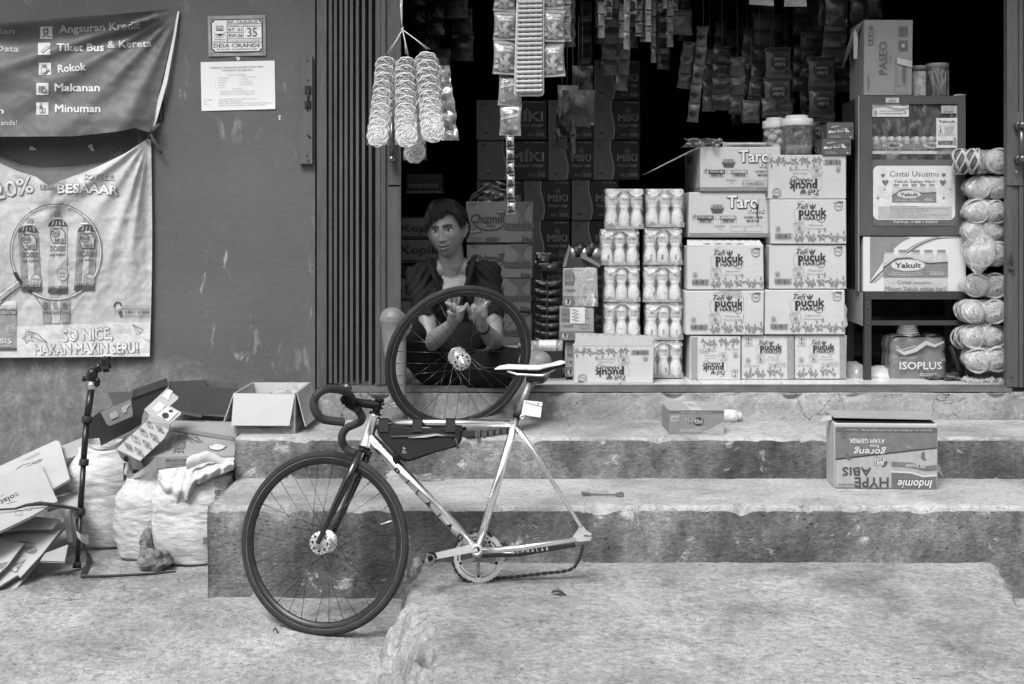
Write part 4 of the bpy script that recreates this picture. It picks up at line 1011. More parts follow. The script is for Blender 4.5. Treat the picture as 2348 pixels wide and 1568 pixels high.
# ---------------------------------------------------------------- shrink wrapped bottle packs
BOTTLE = M('milky_bottle', .55, .3, var=.06, scale=20, spec=.5)
LABELM = M('bottle_label', .50, .35, var=.25, scale=55, spec=.5)
CAPM = M('bottle_cap', .5, .4)
FILM = film('shrink_film', .22, .85, .10, .6)
TRAY = M('tray_grey', .24, .5, var=.1)
bp = MB(); bp.lathe([(.024, 0), (.0285, .006), (.0295, .03), (.0285, .052), (.024, .07), (.0195, .083), (.0205, .092), (.026, .106)], n=20, cap=True)
bot_low = bp.mesh('bottle', BOTTLE)
bp = MB(); bp.lathe([(.0262, .106), (.0295, .120), (.030, .135), (.0275, .148), (.021, .158)], n=20, cap=False); bot_lab = bp.mesh('label', LABELM)
bp = MB(); bp.lathe([(.021, .158), (.0145, .166), (.0145, .180), (.013, .182)], n=16); bot_cap = bp.mesh('cap', CAPM)
def flor(p, x, y, w, t): p.text(t, x, y, .0125, .06, w, .012, al='c')
FLOR = 'shrink wrapped packs of small milky bottles'
def bottle_pack(px0, py0, px1, py1, D, label, seed, shift=0):
    r = random.Random(seed); w = (px1 - px0) * D / F; h = (py1 - py0) * D / F
    t = thing('bottle_pack', (wx((px0 + px1) / 2, D), D, wz(py1, D)), label, 'bottle pack', FLOR, r.uniform(-.03, .03))
    s = w / .186; kz = h / .186
    for j in range(2):
        for i in range(3):
            b = link('bottle', bot_low, t); b.location = ((i - 1) * .0605 * s, .032 + j * .06, .004); b.scale = (s, 1, kz); b.rotation_euler = (0, 0, r.uniform(0, 6))
            l = link('label', bot_lab, b); c = link('cap', bot_cap, b)
    mb = MB(); P = [(-w / 2, -.001, 0), (w / 2, -.001, 0), (w / 2, -.001, .026 * kz), (w * .42, -.001, .020), (w * .3, -.001, .010 * kz), (-w * .22, -.001, .012 * kz), (-w * .34, -.001, .030 * kz), (-w / 2, -.001, .010 * kz)]
    mb.plate(P, (0, -1, 0), .003); mb.box(-w / 2, .002, 0, w / 2, .124, .004); part(t, 'tray', mb, TRAY, world=False)
    def fn(u, v):
        a = 2 * math.pi * u; cx, cy = math.cos(a), math.sin(a); q = 8
        rr = (abs(cx) ** q + abs(cy) ** q) ** (-1 / q); zz = v * h * 1.005
        pinch = 1 - .035 * math.sin(math.pi * v) - .05 * sst(.88, 1, v)
        return ((w / 2 + .003) * cx * rr * pinch + .003 * nz(u * 20, v * 6, seed), .062 + .0645 * cy * rr * pinch + .004 * nz(u * 16, v * 7, seed + 5), zz)
    mb = MB(); mb.grid(fn, 40, 12, 0, True, True); part(t, 'shrink_film', mb, FILM, world=False)
    mb = MB(); mb.grid(lambda u, v: ((u - .5) * w * .96, lerp(-.004, .124, v), h * 1.002 - .12 * h * (1 - sst(0, .22, v)) * (1 + .7 * math.sin(u * 6.283 * 1.5)) + .003 * nz(u * 9, v * 6, seed)), 14, 8); part(t, 'top_film', mb, film('top_film', .75, .75, .12, .5), world=False)
    p = Print(.0012)
    names = ['Floridina', 'Floridina', 'Floridina']
    for i in range(3):
        cx = (i - 1) * .0605 * s; R_ = .0305 * s; o = r.uniform(-.022, .022)
        q = Print(.0004); q.text('Floridina', o, .133 * kz, .0105, .05, .056, .014, al='c'); q.text('orange', o + .004, .122 * kz, .0045, .25, .02, 0, al='c'); q.rect(o + .008, .026, o + .019, .052, .025, 1); q.rect(o + .012, .04, o + .016, .047, .4, 2); q.cut(.008)
        keep = [k for k, f in enumerate(q.f) if all(abs(q.v[a][0]) < R_ * 1.35 for a in f)]
        k0 = len(p.v)
        for (x, y, z) in q.v:
            a = max(-1.45, min(1.45, x / R_)); rad = R_ * (.86 if y < .06 else 1.0) + .0012 + z
            p.v.append((cx + rad * math.sin(a), .032 - rad * math.cos(a), y))
        for k in keep: p.f.append(tuple(a + k0 for a in q.f[k])); p.g.append(q.g[k])
    p.text('BB 070621/14:2%d T' % r.randint(1, 9), 0, h * .945, .009, .33, .09, .01, al='c') if False else None
    o = link('lettering', p.mesh('lettering'), t)
    p = Print(); p.text('BB 070621/14:2%d T' % r.randint(1, 9), 0, 0, .009, .22, .09, .01, al='c'); put_print(t, p.mesh('date_stamp'), face_frame((0, -.0035, h * .935), (1, 0, 0), (0, .1, 1)), 'date_stamp')
BD = 6.27
lw = ('topmost', 'second', 'third', 'fourth', 'lowest')
for k, (a, b, c, d) in enumerate(((1387.5, 433, 1475.5, 525), (1376, 526, 1466, 608), (1384, 609, 1468, 692), (1383, 693, 1468, 775), (1384, 777, 1470, 864))):
    bottle_pack(a, b, c, d, BD, 'milky bottle pack, %s from the top of the column next to the crushed carton' % lw[k] if k else 'milky bottle pack, topmost of the column nearer the seated man', 60 + k)
for k, (a, b, c, d) in enumerate(((1482, 433, 1569, 521), (1477, 523, 1565, 607), (1475.5, 609, 1563, 693), (1479, 695, 1566, 779), (1479, 781, 1566, 866))):
    bottle_pack(a, b, c, d, BD, 'milky bottle pack, %s from the top of the column beside the tea cartons' % lw[k] if k else 'milky bottle pack, topmost of the column beside the snack cartons', 70 + k)
# ---------------------------------------------------------------- crushed drink cartons and foil pouches
FOIL = M('dark_foil', .05, .16, .75, var=.5, scale=24, bump=.9, bscale=26, bstretch=(1, 1, 2.5), spec=.6)
FOIL2 = M('bright_foil', .32, .2, .6, var=.6, scale=30, bump=.9, bscale=30, spec=.6)
def mango_art(name):
    def f(w, h):
        p = Print(); W, H = 400., 430.
        p.rect(0, 0, W, 118, .14, 0); p.frame(20, 318, 140, 372, 4, .05, 1); p.text('670194', 30, 328, 32, .05, 104, .02); p.frame(20, 240, 140, 304, 4, .05, 1); p.text('24X220', 28, 252, 36, .05, 104, .02)
        p.rect(20, 164, 25, 205, .05, 1); p.text('FOODS', 45, 168, 30, .05, 110, .02); p.disc(58, 56, 34, 44, .35, 1); p.poly([(40, 90), (66, 96), (80, 70), (66, 30), (48, 24), (58, 60)], .04, 2)
        p.text(name, 385, 40, 56, .33, 210, .05, al='r', lay=2); p.frame(285, 320, 325, 388, 4, .12, 1); p.text('MAKSIMUM', 262, 278, 18, .1, 84, .01); p.text('KECAP', 230, 190, 26, .2, 120, .0); p.text('MANIS', 230, 150, 28, .2, 120, .0); p.clutter(20, 410, 110, 3, 14, .12, 3)
        return p.scaled(w / W, h / H)
    return f
MGP = 'small crushed sauce cartons'
o = carton(1290, 615, 1370, 703, 6.2, .2, CARD, 'small crushed carton with crinkled tape, topmost of three sauce cartons', MGP, mango_art('MANGO'), seed=80, rz=-.04)
mb = MB(); mb.grid(lambda u, v: (lerp(-.03, .075, u) + .012 * nz(v * 5, u), -.004 - .006 * abs(nz(u * 7, v * 7, 3)) - .001, lerp(.002, .2, v)), 12, 18); part(o, 'tape', mb, film('crinkled_tape', .4, .7, .15, .8), world=False)
o = carton(1283, 704, 1362, 780, 6.2, .2, CARD, 'small sauce carton with a white handwritten slip, middle of three', MGP, mango_art('MANGO'), seed=81)
p = Print(); p.rect(.052, .085, .128, .168, .55, 4); W_ = [(.066 + .004 * k, .100 + .03 * (.5 + .5 * math.sin(k * 1.9)) * (1 if k % 3 else 1.6)) for k in range(13)]; p.line([(.078 + .02 * math.sin(k * 2.1), .093 + .0055 * k) for k in range(13)], .0024, .05, 5); put_print(o, p.mesh('slip'), wall_frame((-79 * 6.2 / F / 2, -.0012, 0)), 'slip')
carton(1296, 782, 1372, 864, 6.22, .2, CARD, 'small sauce carton on the floor, lowest of three, behind the saddle', MGP, mango_art('MANGO'), seed=82)
t = thing('display_box', (wx(1333, 6.24), 6.24, wz(614, 6.24)), 'torn dark box of shiny sachets on the topmost crushed carton', 'box')
mb = MB(); x0, x1 = wx(1292, 6.24), wx(1376, 6.24); mb.box(x0, 6.24, wz(614, 6.24), x1, 6.40, wz(590, 6.24)); part(t, 'tray', mb, M('box_dark_print', .04, .5, var=.5, scale=12))
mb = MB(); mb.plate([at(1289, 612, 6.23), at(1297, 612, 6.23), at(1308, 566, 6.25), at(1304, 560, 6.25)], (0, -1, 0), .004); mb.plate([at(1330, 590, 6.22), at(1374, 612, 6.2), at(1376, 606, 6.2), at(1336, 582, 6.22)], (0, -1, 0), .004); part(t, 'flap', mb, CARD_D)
for k in range(7):
    mb = MB(); c = at(1312 + 9 * k, 582 - 6 * (k % 3), 6.28); mb.ell(c, (.025, .02, .035), 10, 7); part(t, 'sachet', mb, FOIL2 if k % 3 == 0 else FOIL)
def pillow_mesh(w, h, t, mat, seed, seal=.08, nu=14, nv=12):
    def fn(u, v):
        e = math.sin(math.pi * min(1, max(0, (v - seal) / (1 - 2 * seal)))) ** .55 if seal < v < 1 - seal else 0
        bu = math.sin(math.pi * u) ** .6; x = (u - .5) * w * (1 - .07 * e) ; wr = .0025 * nz(u * 6, v * 8, seed) * e
        return (x, -t / 2 * e * bu + wr * 2 - .0006, v * h)
    mb = MB(); mb.grid(fn, nu, nv)
    k = len(mb.v); mb.add([(x, -y * .7, z) for x, y, z in mb.v], [tuple(reversed(f)) for f in mb.f], 0, True)
    return mb.mesh('pouch', mat)
pm = pillow_mesh(.145, .036, .05, FOIL, 5, .05, 18, 8)
for k, y in enumerate((611, 645, 665, 684, 703, 722, 741, 760, 778)):
    o = link('foil_pouch', pm); o.location = (wx(1258 + RND.uniform(-2, 2), 6.3), 6.30, wz(y + 15, 6.3)); o.rotation_euler = (RND.uniform(-.2, .2), 0, RND.uniform(-.05, .05)); o.scale = (1, 1, 1.15 + .6 * (k == 0))
    tag(o, '%s dark shiny foil pouch from the top of the strapped column' % ('first', 'second', 'third', 'fourth', 'fifth', 'sixth', 'seventh', 'eighth', 'ninth')[k], 'pouch', 'dark foil pouches')
mb = MB();
for y in (783, 792, 800): pass
mb.box(wx(1226, 6.3), 6.29, 0, wx(1290, 6.3), 6.42, wz(793, 6.3)); mb.box(wx(1252, 6.3), 6.262, wz(793, 6.3), wx(1255, 6.3), 6.264, wz(640, 6.3)); solo('carton', mb, BLACKC, (wx(1258, 6.3), 6.29, 0), 'black carton on the floor under the foil pouches', 'carton')
t = link('coffee_pack', pillow_mesh(.082, .075, .05, FOIL, 8)); t.location = (wx(1246, 6.29), 6.29, wz(612, 6.29)); tag(t, 'black coffee pack standing on the foil pouches', 'coffee pack')
p = Print(); p.text('premium', 0, .014, .008, .4, .05, .012, .2, 'c'); put_print(t, p.mesh('lettering'), wall_frame((0, -.024, 0)))
t = thing('drink_bottle', at(1236, 793, 6.12), 'clear drink bottle lying on its side behind the wheel', 'bottle')
a = at(1290, 792, 6.12);
mb = MB(); mb.lathe([(.024, 0), (.0275, .006), (.0275, .12), (.026, .15), (.016, .185), (.0135, .19), (.0135, .20)], a, (-1, 0, 0), 20); part(t, 'body', mb, film('clear_pet', .30, .7, .06, .15))
mb = MB(); mb.lathe([(.028, .035), (.0282, .04), (.0282, .115), (.028, .12)], a, (-1, 0, 0), 20, cap=False); part(t, 'label', mb, LABELM)
mb = MB(); mb.lathe([(.0155, .20), (.0155, .222), (.013, .224)], a, (-1, 0, 0), 16); part(t, 'cap', mb, M('grey_cap', .2, .4))
# ---------------------------------------------------------------- jars and small boxes on the tea cartons
JAR = film('jar_plastic', .14, .75, .05, .1)
LID = M('jar_lid', .58, .45, var=.05)
JD = 6.26
def jar(px0, px1, pyt, pyl, pyb, D, label, faces=0):
    r = (px1 - px0) / 2 * D / F; c = (wx((px0 + px1) / 2, D), D + r, wz(pyb, D)); h = (pyb - pyl) * D / F; H = (pyb - pyt) * D / F
    t = thing('jar', c, label, 'jar')
    mb = MB(); n = faces or 28
    mb.lathe([(r * .9, 0), (r * .97, .006), (r * .97, h * .85), (r * .86, h * .95), (r * .86, h)], c, n=n, sm=not faces, cap=False); part(t, 'body', mb, JAR)
    mb = MB(); mb.lathe([(r * 1.0, h - .012), (r * 1.02, h - .008), (r * 1.02, h + (H - h) * .55), (r * .98, h + (H - h) * .6), (r * .72, h + (H - h) * .62), (r * .70, H - .002), (r * .66, H), (0, H)], c, n=32); part(t, 'lid', mb, LID)
    return t, c, r, h
t, c, r, h = jar(1754, 1808, 268, 287, 354, 6.34, 'clear jar of round pale cakes, left of the ribbed jar')
ck = M('pale_cake', .42, .7, var=.25, scale=30)
r2 = random.Random(4)
for k in range(13):
    mb = MB(); a = k * 2.4; rr = r * .52 if k % 4 else .01; z = c[2] + .018 + .0115 * k * .9
    mb.ell((c[0] + rr * math.cos(a), c[1] + rr * math.sin(a), z), (.026, .024, .018), 14, 8); part(t, 'cake', mb, ck)
t, c, r, h = jar(1798, 1871, 262, 281, 354, 6.24, 'large ribbed clear jar with a white lid full of dark shreds', 12)
mb = MB(); r2 = random.Random(9)
for k in range(260):
    a = r2.uniform(0, 6.28); rr = r * .86 * math.sqrt(r2.random()); z = c[2] + r2.uniform(.01, h * .72); q = Vector((c[0] + rr * math.cos(a), c[1] + rr * math.sin(a), z))
    d = Vector((r2.uniform(-1, 1), r2.uniform(-1, 1), r2.uniform(-1, 1))).normalized() * .012
    mb.tube([q - d, q + Vector((r2.uniform(-.004, .004), 0, .004)), q + d], .0022, 4)
o = part(t, 'dried_snack', mb, M('dried_shreds', .10, .6, var=.4, scale=60)); o['kind'] = 'stuff'
mb = MB(); mb.lathe([(r * .85, .004), (r * .85, h * .3), (0, h * .34)], c, n=20); part(t, 'snack_bed', mb, M('dried_shreds', .10, .6, var=.4, scale=60))
def beng_art(w, h):
    p = Print(); W, H = 330., 205.
    p.rect(0, 0, W, H, .10, 0); p.poly([(12, 74), (250, 98), (250, 140), (30, 108), (18, 98)], .55, 1); p.text('beng-beng', 48, 92, 44, .03, 175, .03, lay=3, rot=.06)
    p.poly([(215, 95), (262, 84), (278, 92), (276, 132), (232, 140)], .50, 2); p.poly([(250, 128), (318, 160), (318, 120), (278, 96)], .05, 3); p.disc(272, 132, 26, 20, .07, 3)
    p.poly([(46, 136), (140, 156), (140, 170), (52, 152)], .32, 1); p.text('8 kelebihan rasa', 60, 150, 12, .55, 90, .01, lay=2, rot=.12); p.clutter(32, 36, 140, 3, 11, .3, 4); p.disc(292, 26, 9, 10, .5, 1)
    return p.scaled(w / W, h / H)
BB = M('bar_box', .10, .45, var=.1)
for k, (a, b, c_, d, lab) in enumerate(((1896, 281, 1956, 319, 'chocolate bar box with its lid ajar, upper of two beside the fridge'), (1885, 318, 1950, 355, 'chocolate bar box under the other one, on the tea cartons'))):
    o = carton(a, b, c_, d, 6.21, .16, BB, lab, 'chocolate bar boxes', beng_art, seed=90 + k)
    w = (c_ - a) * 6.21 / F; h = (d - b) * 6.21 / F
    p = Print(); p.clutter(.02, h * .8, .06, 3, .008, .4, 3); p.rect(.02, h * .3, .04, h * .5, .35, 1); p.rect(.08, h * .15, .10, h * .5, .3, 1); put_print(o, p.mesh('side_print'), face_frame((-w / 2 - .0042, .16, 0), (0, -1, 0), (0, 0, 1)), 'side_print')
    if k == 0:
        mb = MB(); mb.hexa([(-w / 2, 0, h), (w / 2, 0, h), (w / 2, .15, h), (-w / 2, .15, h), (-w / 2, 0, h + .003), (w / 2, 0, h + .002), (w / 2, .15, h + .016), (-w / 2, .15, h + .018)]); part(o, 'lid', mb, BLACKC, world=False)
o = link('flat_pack', pillow_mesh(.25, .028, .16, M('white_plastic', .5, .3, var=.2, scale=12), 7, .02)); o.location = (wx(1712, 6.35), 6.40, wz(337, 6.35)); tag(o, 'flat white plastic pack lying on the upper snack carton', 'pack')
mb = MB(); mb.grid(lambda u, v: at(lerp(1566, 1650, u) + 8 * math.sin(v * 4), lerp(316, 338, v) + 10 * abs(nz(u * 3, v * 2, 1)) * (1 - v), 6.26 + .09 * nz(u * 5, v * 4, 8)), 24, 12); solo('plastic_film', mb, film('loose_film', .4, .5, .08, .9), at(1600, 330, 6.3), 'crumpled clear plastic film on the edge of the upper snack carton', 'plastic film')
# ---------------------------------------------------------------- drinks fridge on its stand
FR = M('fridge_paint', .10, .35, .1, var=.15, scale=4, var2=.15, scale2=30)
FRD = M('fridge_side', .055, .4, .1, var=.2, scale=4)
QD = 6.24
X = lambda p: wx(p, QD)
Zq = lambda p: wz(p, QD)
fr = thing('drinks_fridge', (X(2092), QD, Zq(668)), 'grey glass-door drinks fridge covered in yoghurt drink stickers on a metal stand', 'fridge')
mb = MB()
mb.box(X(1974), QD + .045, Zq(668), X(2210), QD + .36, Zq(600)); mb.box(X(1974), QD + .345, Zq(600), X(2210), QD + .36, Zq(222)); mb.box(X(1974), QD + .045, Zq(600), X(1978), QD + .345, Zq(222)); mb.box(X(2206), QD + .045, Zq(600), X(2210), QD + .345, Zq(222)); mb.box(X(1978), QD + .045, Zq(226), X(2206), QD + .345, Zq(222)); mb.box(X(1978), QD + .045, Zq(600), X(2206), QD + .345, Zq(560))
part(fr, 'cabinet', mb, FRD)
for k in range(4):
    for j in range(2):
        mb = MB(); z = Zq(608 + 13 * k); mb.box(X(1974) - .0015, QD + .10 + .07 * j, z - .011, X(1974) - .0002, QD + .15 + .07 * j, z); part(fr, 'vent', mb, BLACKC)
dr = None
mb = MB()
mb.box(X(1971), QD, Zq(238), X(2213), QD + .045, Zq(220)); mb.box(X(1971), QD, Zq(540), X(2213), QD + .045, Zq(519)); mb.box(X(1971), QD, Zq(519), X(1999), QD + .045, Zq(238)); mb.box(X(2196), QD, Zq(519), X(2213), QD + .045, Zq(238))
dr = part(fr, 'door', mb, FR)
mb = MB(); mb.box(X(1999), QD + .012, Zq(519), X(2196), QD + .016, Zq(238)); part(fr, 'glass', mb, film('door_glass', .10, .5, .03, .0), parent=dr)
mb = MB(); mb.box(X(2193.5), QD + .010, Zq(519), X(2196), QD + .02, Zq(238)); mb.box(X(1967.5), QD + .005, Zq(668), X(1970.5), QD + .06, Zq(220)); part(fr, 'trim', mb, M('bright_trim', .45, .3, .6), parent=dr)
mb = MB(); mb.box(X(1979), QD + .03, Zq(352), X(2205), QD + .32, Zq(345)); part(fr, 'shelf', mb, M('white_shelf', .55, .4))
mb = MB(); mb.box(X(1978.5), QD + .06, Zq(600), X(2205.5), QD + .344, Zq(365)); part(fr, 'lower_bay', mb, M('fridge_inside', .12, .6))
YB = M('small_bottle', .42, .25, var=.1)
yb = MB(); yb.lathe([(.017, 0), (.019, .004), (.019, .03), (.0155, .042), (.019, .05), (.017, .060), (.012, .066), (.012, .072), (0, .073)], n=12); ybm = yb.mesh('yoghurt_bottle', YB)
for g_, (x0, n_) in enumerate(((2001, 5), (2093, 5))):
    t = thing('yoghurt_pack', at(x0 + 42, 345, QD + .05), ['pack of small yoghurt drink bottles on the fridge shelf, left of the arrow', 'pack of small yoghurt drink bottles on the fridge shelf beneath the sticker'][g_], 'yoghurt pack', 'yoghurt packs in the fridge')
    for i in range(n_):
        for j in range(2):
            o = link('bottle', ybm, t); o.location = (-.078 + .0395 * i, .04 * j, .0)
    p = Print(.001); p.rect(-.098, .006, .098, .034, .18, 0); p.disc(0, .026, .056, .019, .45, 1); p.ring(0, .026, .056, .019, .003, .08, 2); p.text('Yakult', 0, .019, .016, .06, .07, .05, al='c', lay=3); put_print(t, p.mesh('wrap_print'), wall_frame((0, -.021, 0)), 'wrap_print')
def sticker(px0, py0, px1, py1, g, art, name='sticker', D=QD + .0095, rnd=0.0):
    w = (px1 - px0) * D / F; h = (py1 - py0) * D / F
    p = Print(.0005)
    if rnd:
        k_ = rnd; P = []
        for cx, cy, a0 in ((w - k_, h - k_, 0), (k_, h - k_, 90), (k_, k_, 180), (w - k_, k_, 270)): P += [(cx + k_ * math.cos(math.radians(a0 + 15 * i)), cy + k_ * math.sin(math.radians(a0 + 15 * i))) for i in range(7)]
        p.poly(P, g, 0)
    else: p.rect(0, 0, w, h, g, 0)
    q = Print(.0005); art(q, w, h)
    k = len(p.v); p.v += q.v; p.f += [tuple(a + k for a in f) for f in q.f]; p.g += q.g
    o = link(name, p.mesh(name), dr)
    o.matrix_local = Matrix.Translation(Vector((wx(px0, D), D, wz(py1, D))) - fr.location) @ Matrix(((1, 0, 0, 0), (0, 0, -1, 0), (0, 1, 0, 0), (0, 0, 0, 1)))
    return o
def wave_lines(p, x, y, w, h, g):
    for k in range(5): p.line([(x + w * (.5 + .5 * math.sin(t * 6.283)) if k % 2 else x + w * (t), y - k * h / 5 - (.35 * h / 5) * math.sin(t * 6.283)) for t in [i / 10 for i in range(11)]], h * .025, g, 2)
def heart(p, x, y, s, g, lay=2):
    p.poly([(x + s * .9 * (math.sin(t) ** 3), y + s * (.82 * math.cos(t) - .32 * math.cos(2 * t) - .12 * math.cos(3 * t))) for t in [2 * math.pi * k / 20 for k in range(20)]], g, lay)
def ylogo(p, x, y, w, g0=.55, g1=.06, g2=.15):
    p.disc(x, y, w * .56, w * .20, g2, 2); p.disc(x, y, w * .52, w * .17, g0, 3); p.ring(x, y, w * .54, w * .185, w * .012, .5, 4); p.text('Yakult', x, y - w * .075, w * .15, g1, w * .80, .045, al='c', lay=5)
def pack_art(p, x, y, w, h, small=True):
    """five little bottles in a printed wrap"""
    for k in range(5):
        cx = x + w * (.1 + .2 * k); p.poly([(cx - w * .095, y + h * .5), (cx + w * .095, y + h * .5), (cx + w * .095, y + h * .78), (cx + w * .06, y + h * .92), (cx - w * .06, y + h * .92), (cx - w * .095, y + h * .78)], .46, 1); p.rect(cx - w * .065, y + h * .92, cx + w * .065, y + h, .2, 1); p.rect(cx - w * .05, y + h * .88, cx + w * .05, y + h * .93, .3, 2)
    p.poly([(x, y), (x + w, y), (x + w, y + h * .62), (x + w * .75, y + h * .58), (x + w * .5, y + h * .70), (x + w * .25, y + h * .74), (x, y + h * .5)], .20, 2)
    p.line([(x, y + h * .42), (x + w * .2, y + h * .74), (x + w * .4, y + h * .76), (x + w * .7, y + h * .56), (x + w, y + h * .60)], h * .06, .45, 3); p.line([(x, y + h * .34), (x + w * .2, y + h * .66), (x + w * .4, y + h * .70), (x + w * .7, y + h * .50), (x + w, y + h * .54)], h * .05, .08, 3)
    q = Print(p.eps); ylogo(q, x + w * .38, y + h * .44, w * .50); k0 = len(p.v); p.v += [(a, b, c + p.eps * 3) for a, b, c in q.v]; p.f += [tuple(a + k0 for a in f) for f in q.f]; p.g += q.g
    p.text('Minuman Susu Fermentasi', x + w * .12, y + h * .16, h * .05, .5, w * .45, .01, lay=4); p.text('Minuman Keluarga Sehat Setiap Hari', x + w * .08, y + h * .08, h * .055, .55, w * .52, .015, lay=4); p.clutter(x + w * .72, y + h * .18, w * .24, 3, h * .05, .5, 3, 4)
def a_poster(p, w, h):
    p.text('Cintai Ususmu', w * .5, h * .80, h * .10, .08, w * .60, .004, al='c'); p.text('Yakult Setiap Hari', w * .5, h * .68, h * .06, .14, w * .50, .035, al='c')
    for x, y, s in ((.12, .82, .03), (.86, .83, .03), (.15, .69, .045), (.85, .69, .045)): heart(p, w * x, h * y, w * s, .16)
    pack_art(p, w * .23, h * .32, w * .54, h * .34)
    for x in (.03, .83):
        for k in range(5): p.line([(w * (x + .02 + .11 * t), h * (.60 - .045 * k) + h * .012 * math.sin(t * 6.28)) for t in [i / 8 for i in range(9)]], h * .006, .3, 1)
        heart(p, w * (x + .03), h * .40, w * .018, .16); heart(p, w * (x + .11), h * .56, w * .012, .2)
    p.rect(w * .06, h * .02, w * .96, h * .25, .40, 1); p.text('Manfaat Yakult membantu:', w * .21, h * .235, h * .028, .12, w * .34, .01, lay=2)
    for k, (t, l) in enumerate((('1. Menjaga keseimbangan mikroorganisme baik di dalam usus.', .70), ('2. Menekan pertumbuhan bakteri merugikan.', .50), ('3. Mengurangi racun dalam tubuh.', .38), ('4. Mencegah gangguan pencernaan seperti sembelit atau diare.', .71), ('5. Meningkatkan kualitas kekebalan tubuh.', .48))): p.text(t, w * .21, h * (.195 - .038 * k), h * .024, .14, w * l, .008, lay=2)
def a_lower(p, w, h): p.text('Toll Free : 0 800 1 925858', w * .5, h * .045, h * .035, .55, w * .52, .02, al='c', lay=2)
def a_lower_full(p, w, h):
    a_lower(p, w, h)
sticker(1999.5, 366, 2195.5, 518, .12, a_lower_full)
o = sticker(2001, 380, 2189, 504, .60, a_poster, D=QD + .0085, rnd=.03)
def a_wave(p, w, h):
    p.line([(w * t, h * (.72 + .14 * math.sin(t * 6.2))) for t in [i / 12 for i in range(13)]], h * .10, .25, 1); p.line([(w * t, h * (.60 + .14 * math.sin(t * 6.2))) for t in [i / 12 for i in range(13)]], h * .04, .12, 1)
    p.text('Yakult', w * .95, h * .84, h * .09, .05, w * .18, .03, al='r', lay=2); p.text('Minum Yakult Setiap Hari', w * .5, h * .38, h * .11, .12, w * .62, .012, al='c', lay=2); p.text('Usus Menjadi Lebih Sehat', w * .5, h * .18, h * .12, .06, w * .66, .02, al='c', lay=2); p.rect(w * .03, h * .08, w * .13, h * .5, .3, 1); p.disc(w * .9, h * .32, w * .05, h * .14, .35, 1)
sticker(1999.5, 238, 2083, 267.5, .62, a_wave)
def a_bar(p, w, h):
    p.clutter(w * .05, h * .86, w * .9, 1, h * .1, .2, 2); p.clutter(w * .1, h * .7, w * .4, 4, h * .11, .3, 3); p.clutter(w * .55, h * .7, w * .3, 4, h * .11, .3, 4); p.barcode(w * .15, h * .08, w * .7, h * .22, .06, 22, 7)
sticker(2157.5, 241.5, 2193, 260, .48, a_bar)
def a_care(p, w, h):
    p.text('Yakult', w * .5, h * .84, h * .08, .04, w * .82, .06, al='c'); p.frame(w * .1, h * .40, w * .9, h * .74, h * .008, .2, 1); p.rect(w * .38, h * .42, w * .40, h * .72, .2, 1); p.rect(w * .18, h * .58, w * .22, h * .72, .2, 1); p.disc(w * .2, h * .57, w * .05, w * .05, .1, 2); p.ring(w * .22, h * .46, w * .09, w * .09, h * .01, .1, 1); p.disc(w * .22, h * .46, w * .03, w * .03, .1, 1); p.clutter(w * .44, h * .68, w * .42, 7, h * .042, .2, 5)
    p.rect(w * .08, h * .10, w * .78, h * .24, .07, 1); p.text('Masa Kadaluarsa', w * .43, h * .18, h * .04, .55, w * .6, .02, al='c', lay=2); p.text('hanya 40 hari', w * .43, h * .12, h * .04, .55, w * .5, .02, al='c', lay=2); p.rect(w * .8, h * .08, w * .95, h * .28, .3, 2); p.rect(w * .82, h * .30, w * .95, h * .33, .05, 2)
sticker(2146, 270.5, 2194, 339, .62, a_care)
def a_num(p, w, h): p.clutter(w * .06, h * .9, w * .88, 1, h * .1, .2, 2); ylogo(p, w * .5, h * .56, w * .5); p.text('BDG1183', w * .5, h * .08, h * .25, .06, w * .6, .01, al='c')
sticker(2030, 224, 2060.5, 235.5, .52, a_num, D=QD - .0005)
def a_arrow(p, w, h): p.line([(0, h * .5), (w * .34, h), (w * .34, h * .72), (w, h * .72), (w, h * .28), (w * .34, h * .28), (w * .34, 0)], .0025, .03, 1, True); p.text('BUKA', w * .66, h * .36, h * .28, .05, w * .5, .02, al='c', lay=2)
p = Print(.0005); w, h = 31 * QD / F, 20 * QD / F; a_arrow(p, w, h); o = link('arrow_print', p.mesh('arrow_print'), dr); o.matrix_local = Matrix.Translation(Vector((X(2029), QD + .0095, Zq(342))) - fr.location) @ Matrix(((1, 0, 0, 0), (0, 0, -1, 0), (0, 1, 0, 0), (0, 0, 0, 1)))
mb = MB(); mb.box(X(1979), QD + .004, Zq(668), X(2214), QD + .044, Zq(543)); part(fr, 'front_panel', mb, M('white_enamel', .60, .3, var=.05, scale=4))
w, h = 235 * QD / F, 125 * QD / F
p = Print(.0006); P = [(w * .065, h)] + [(w * .065, h * .18)] + [(w * (.065 + .40 * t), h * (.18 + .80 * math.sin(t * 1.45))) for t in [k / 12 for k in range(1, 13)]] + [(w * .42, h)]; p.poly(P, .22, 0)
for dx, g, wd in ((.0, .06, .030), (.035, .30, .030), (.068, .50, .02), (.09, .12, .014)):
    p.line([(w * (.066 + dx * .5 + (.95 - dx) * t * .98), h * (.14 + (.86 - dx * .2) * math.sin(min(1.57, t * 1.9 + .02)))) for t in [k / 24 for k in range(25)]], [h * wd * (1.8 * math.sin(3.0 * min(1, t + .06)) + .2) for t in [k / 24 for k in range(25)]], g, 1)
pack_art(p, w * .195, h * .26, w * .63, h * .50); p.rect(w * .20, h * .02, w * .825, h * .245, .44, 1)
p.text('Cintai ususmu..', w * .51, h * .13, h * .07, .07, w * .36, .008, al='c', lay=2); p.text('Minum Yakult setiap hari!', w * .51, h * .015, h * .075, .07, w * .59, .008, al='c', lay=2)
o = link('panel_print', p.mesh('panel_print'), fr); o.matrix_local = wall_frame(Vector((X(1979), QD + .0035, Zq(668))) - fr.location)
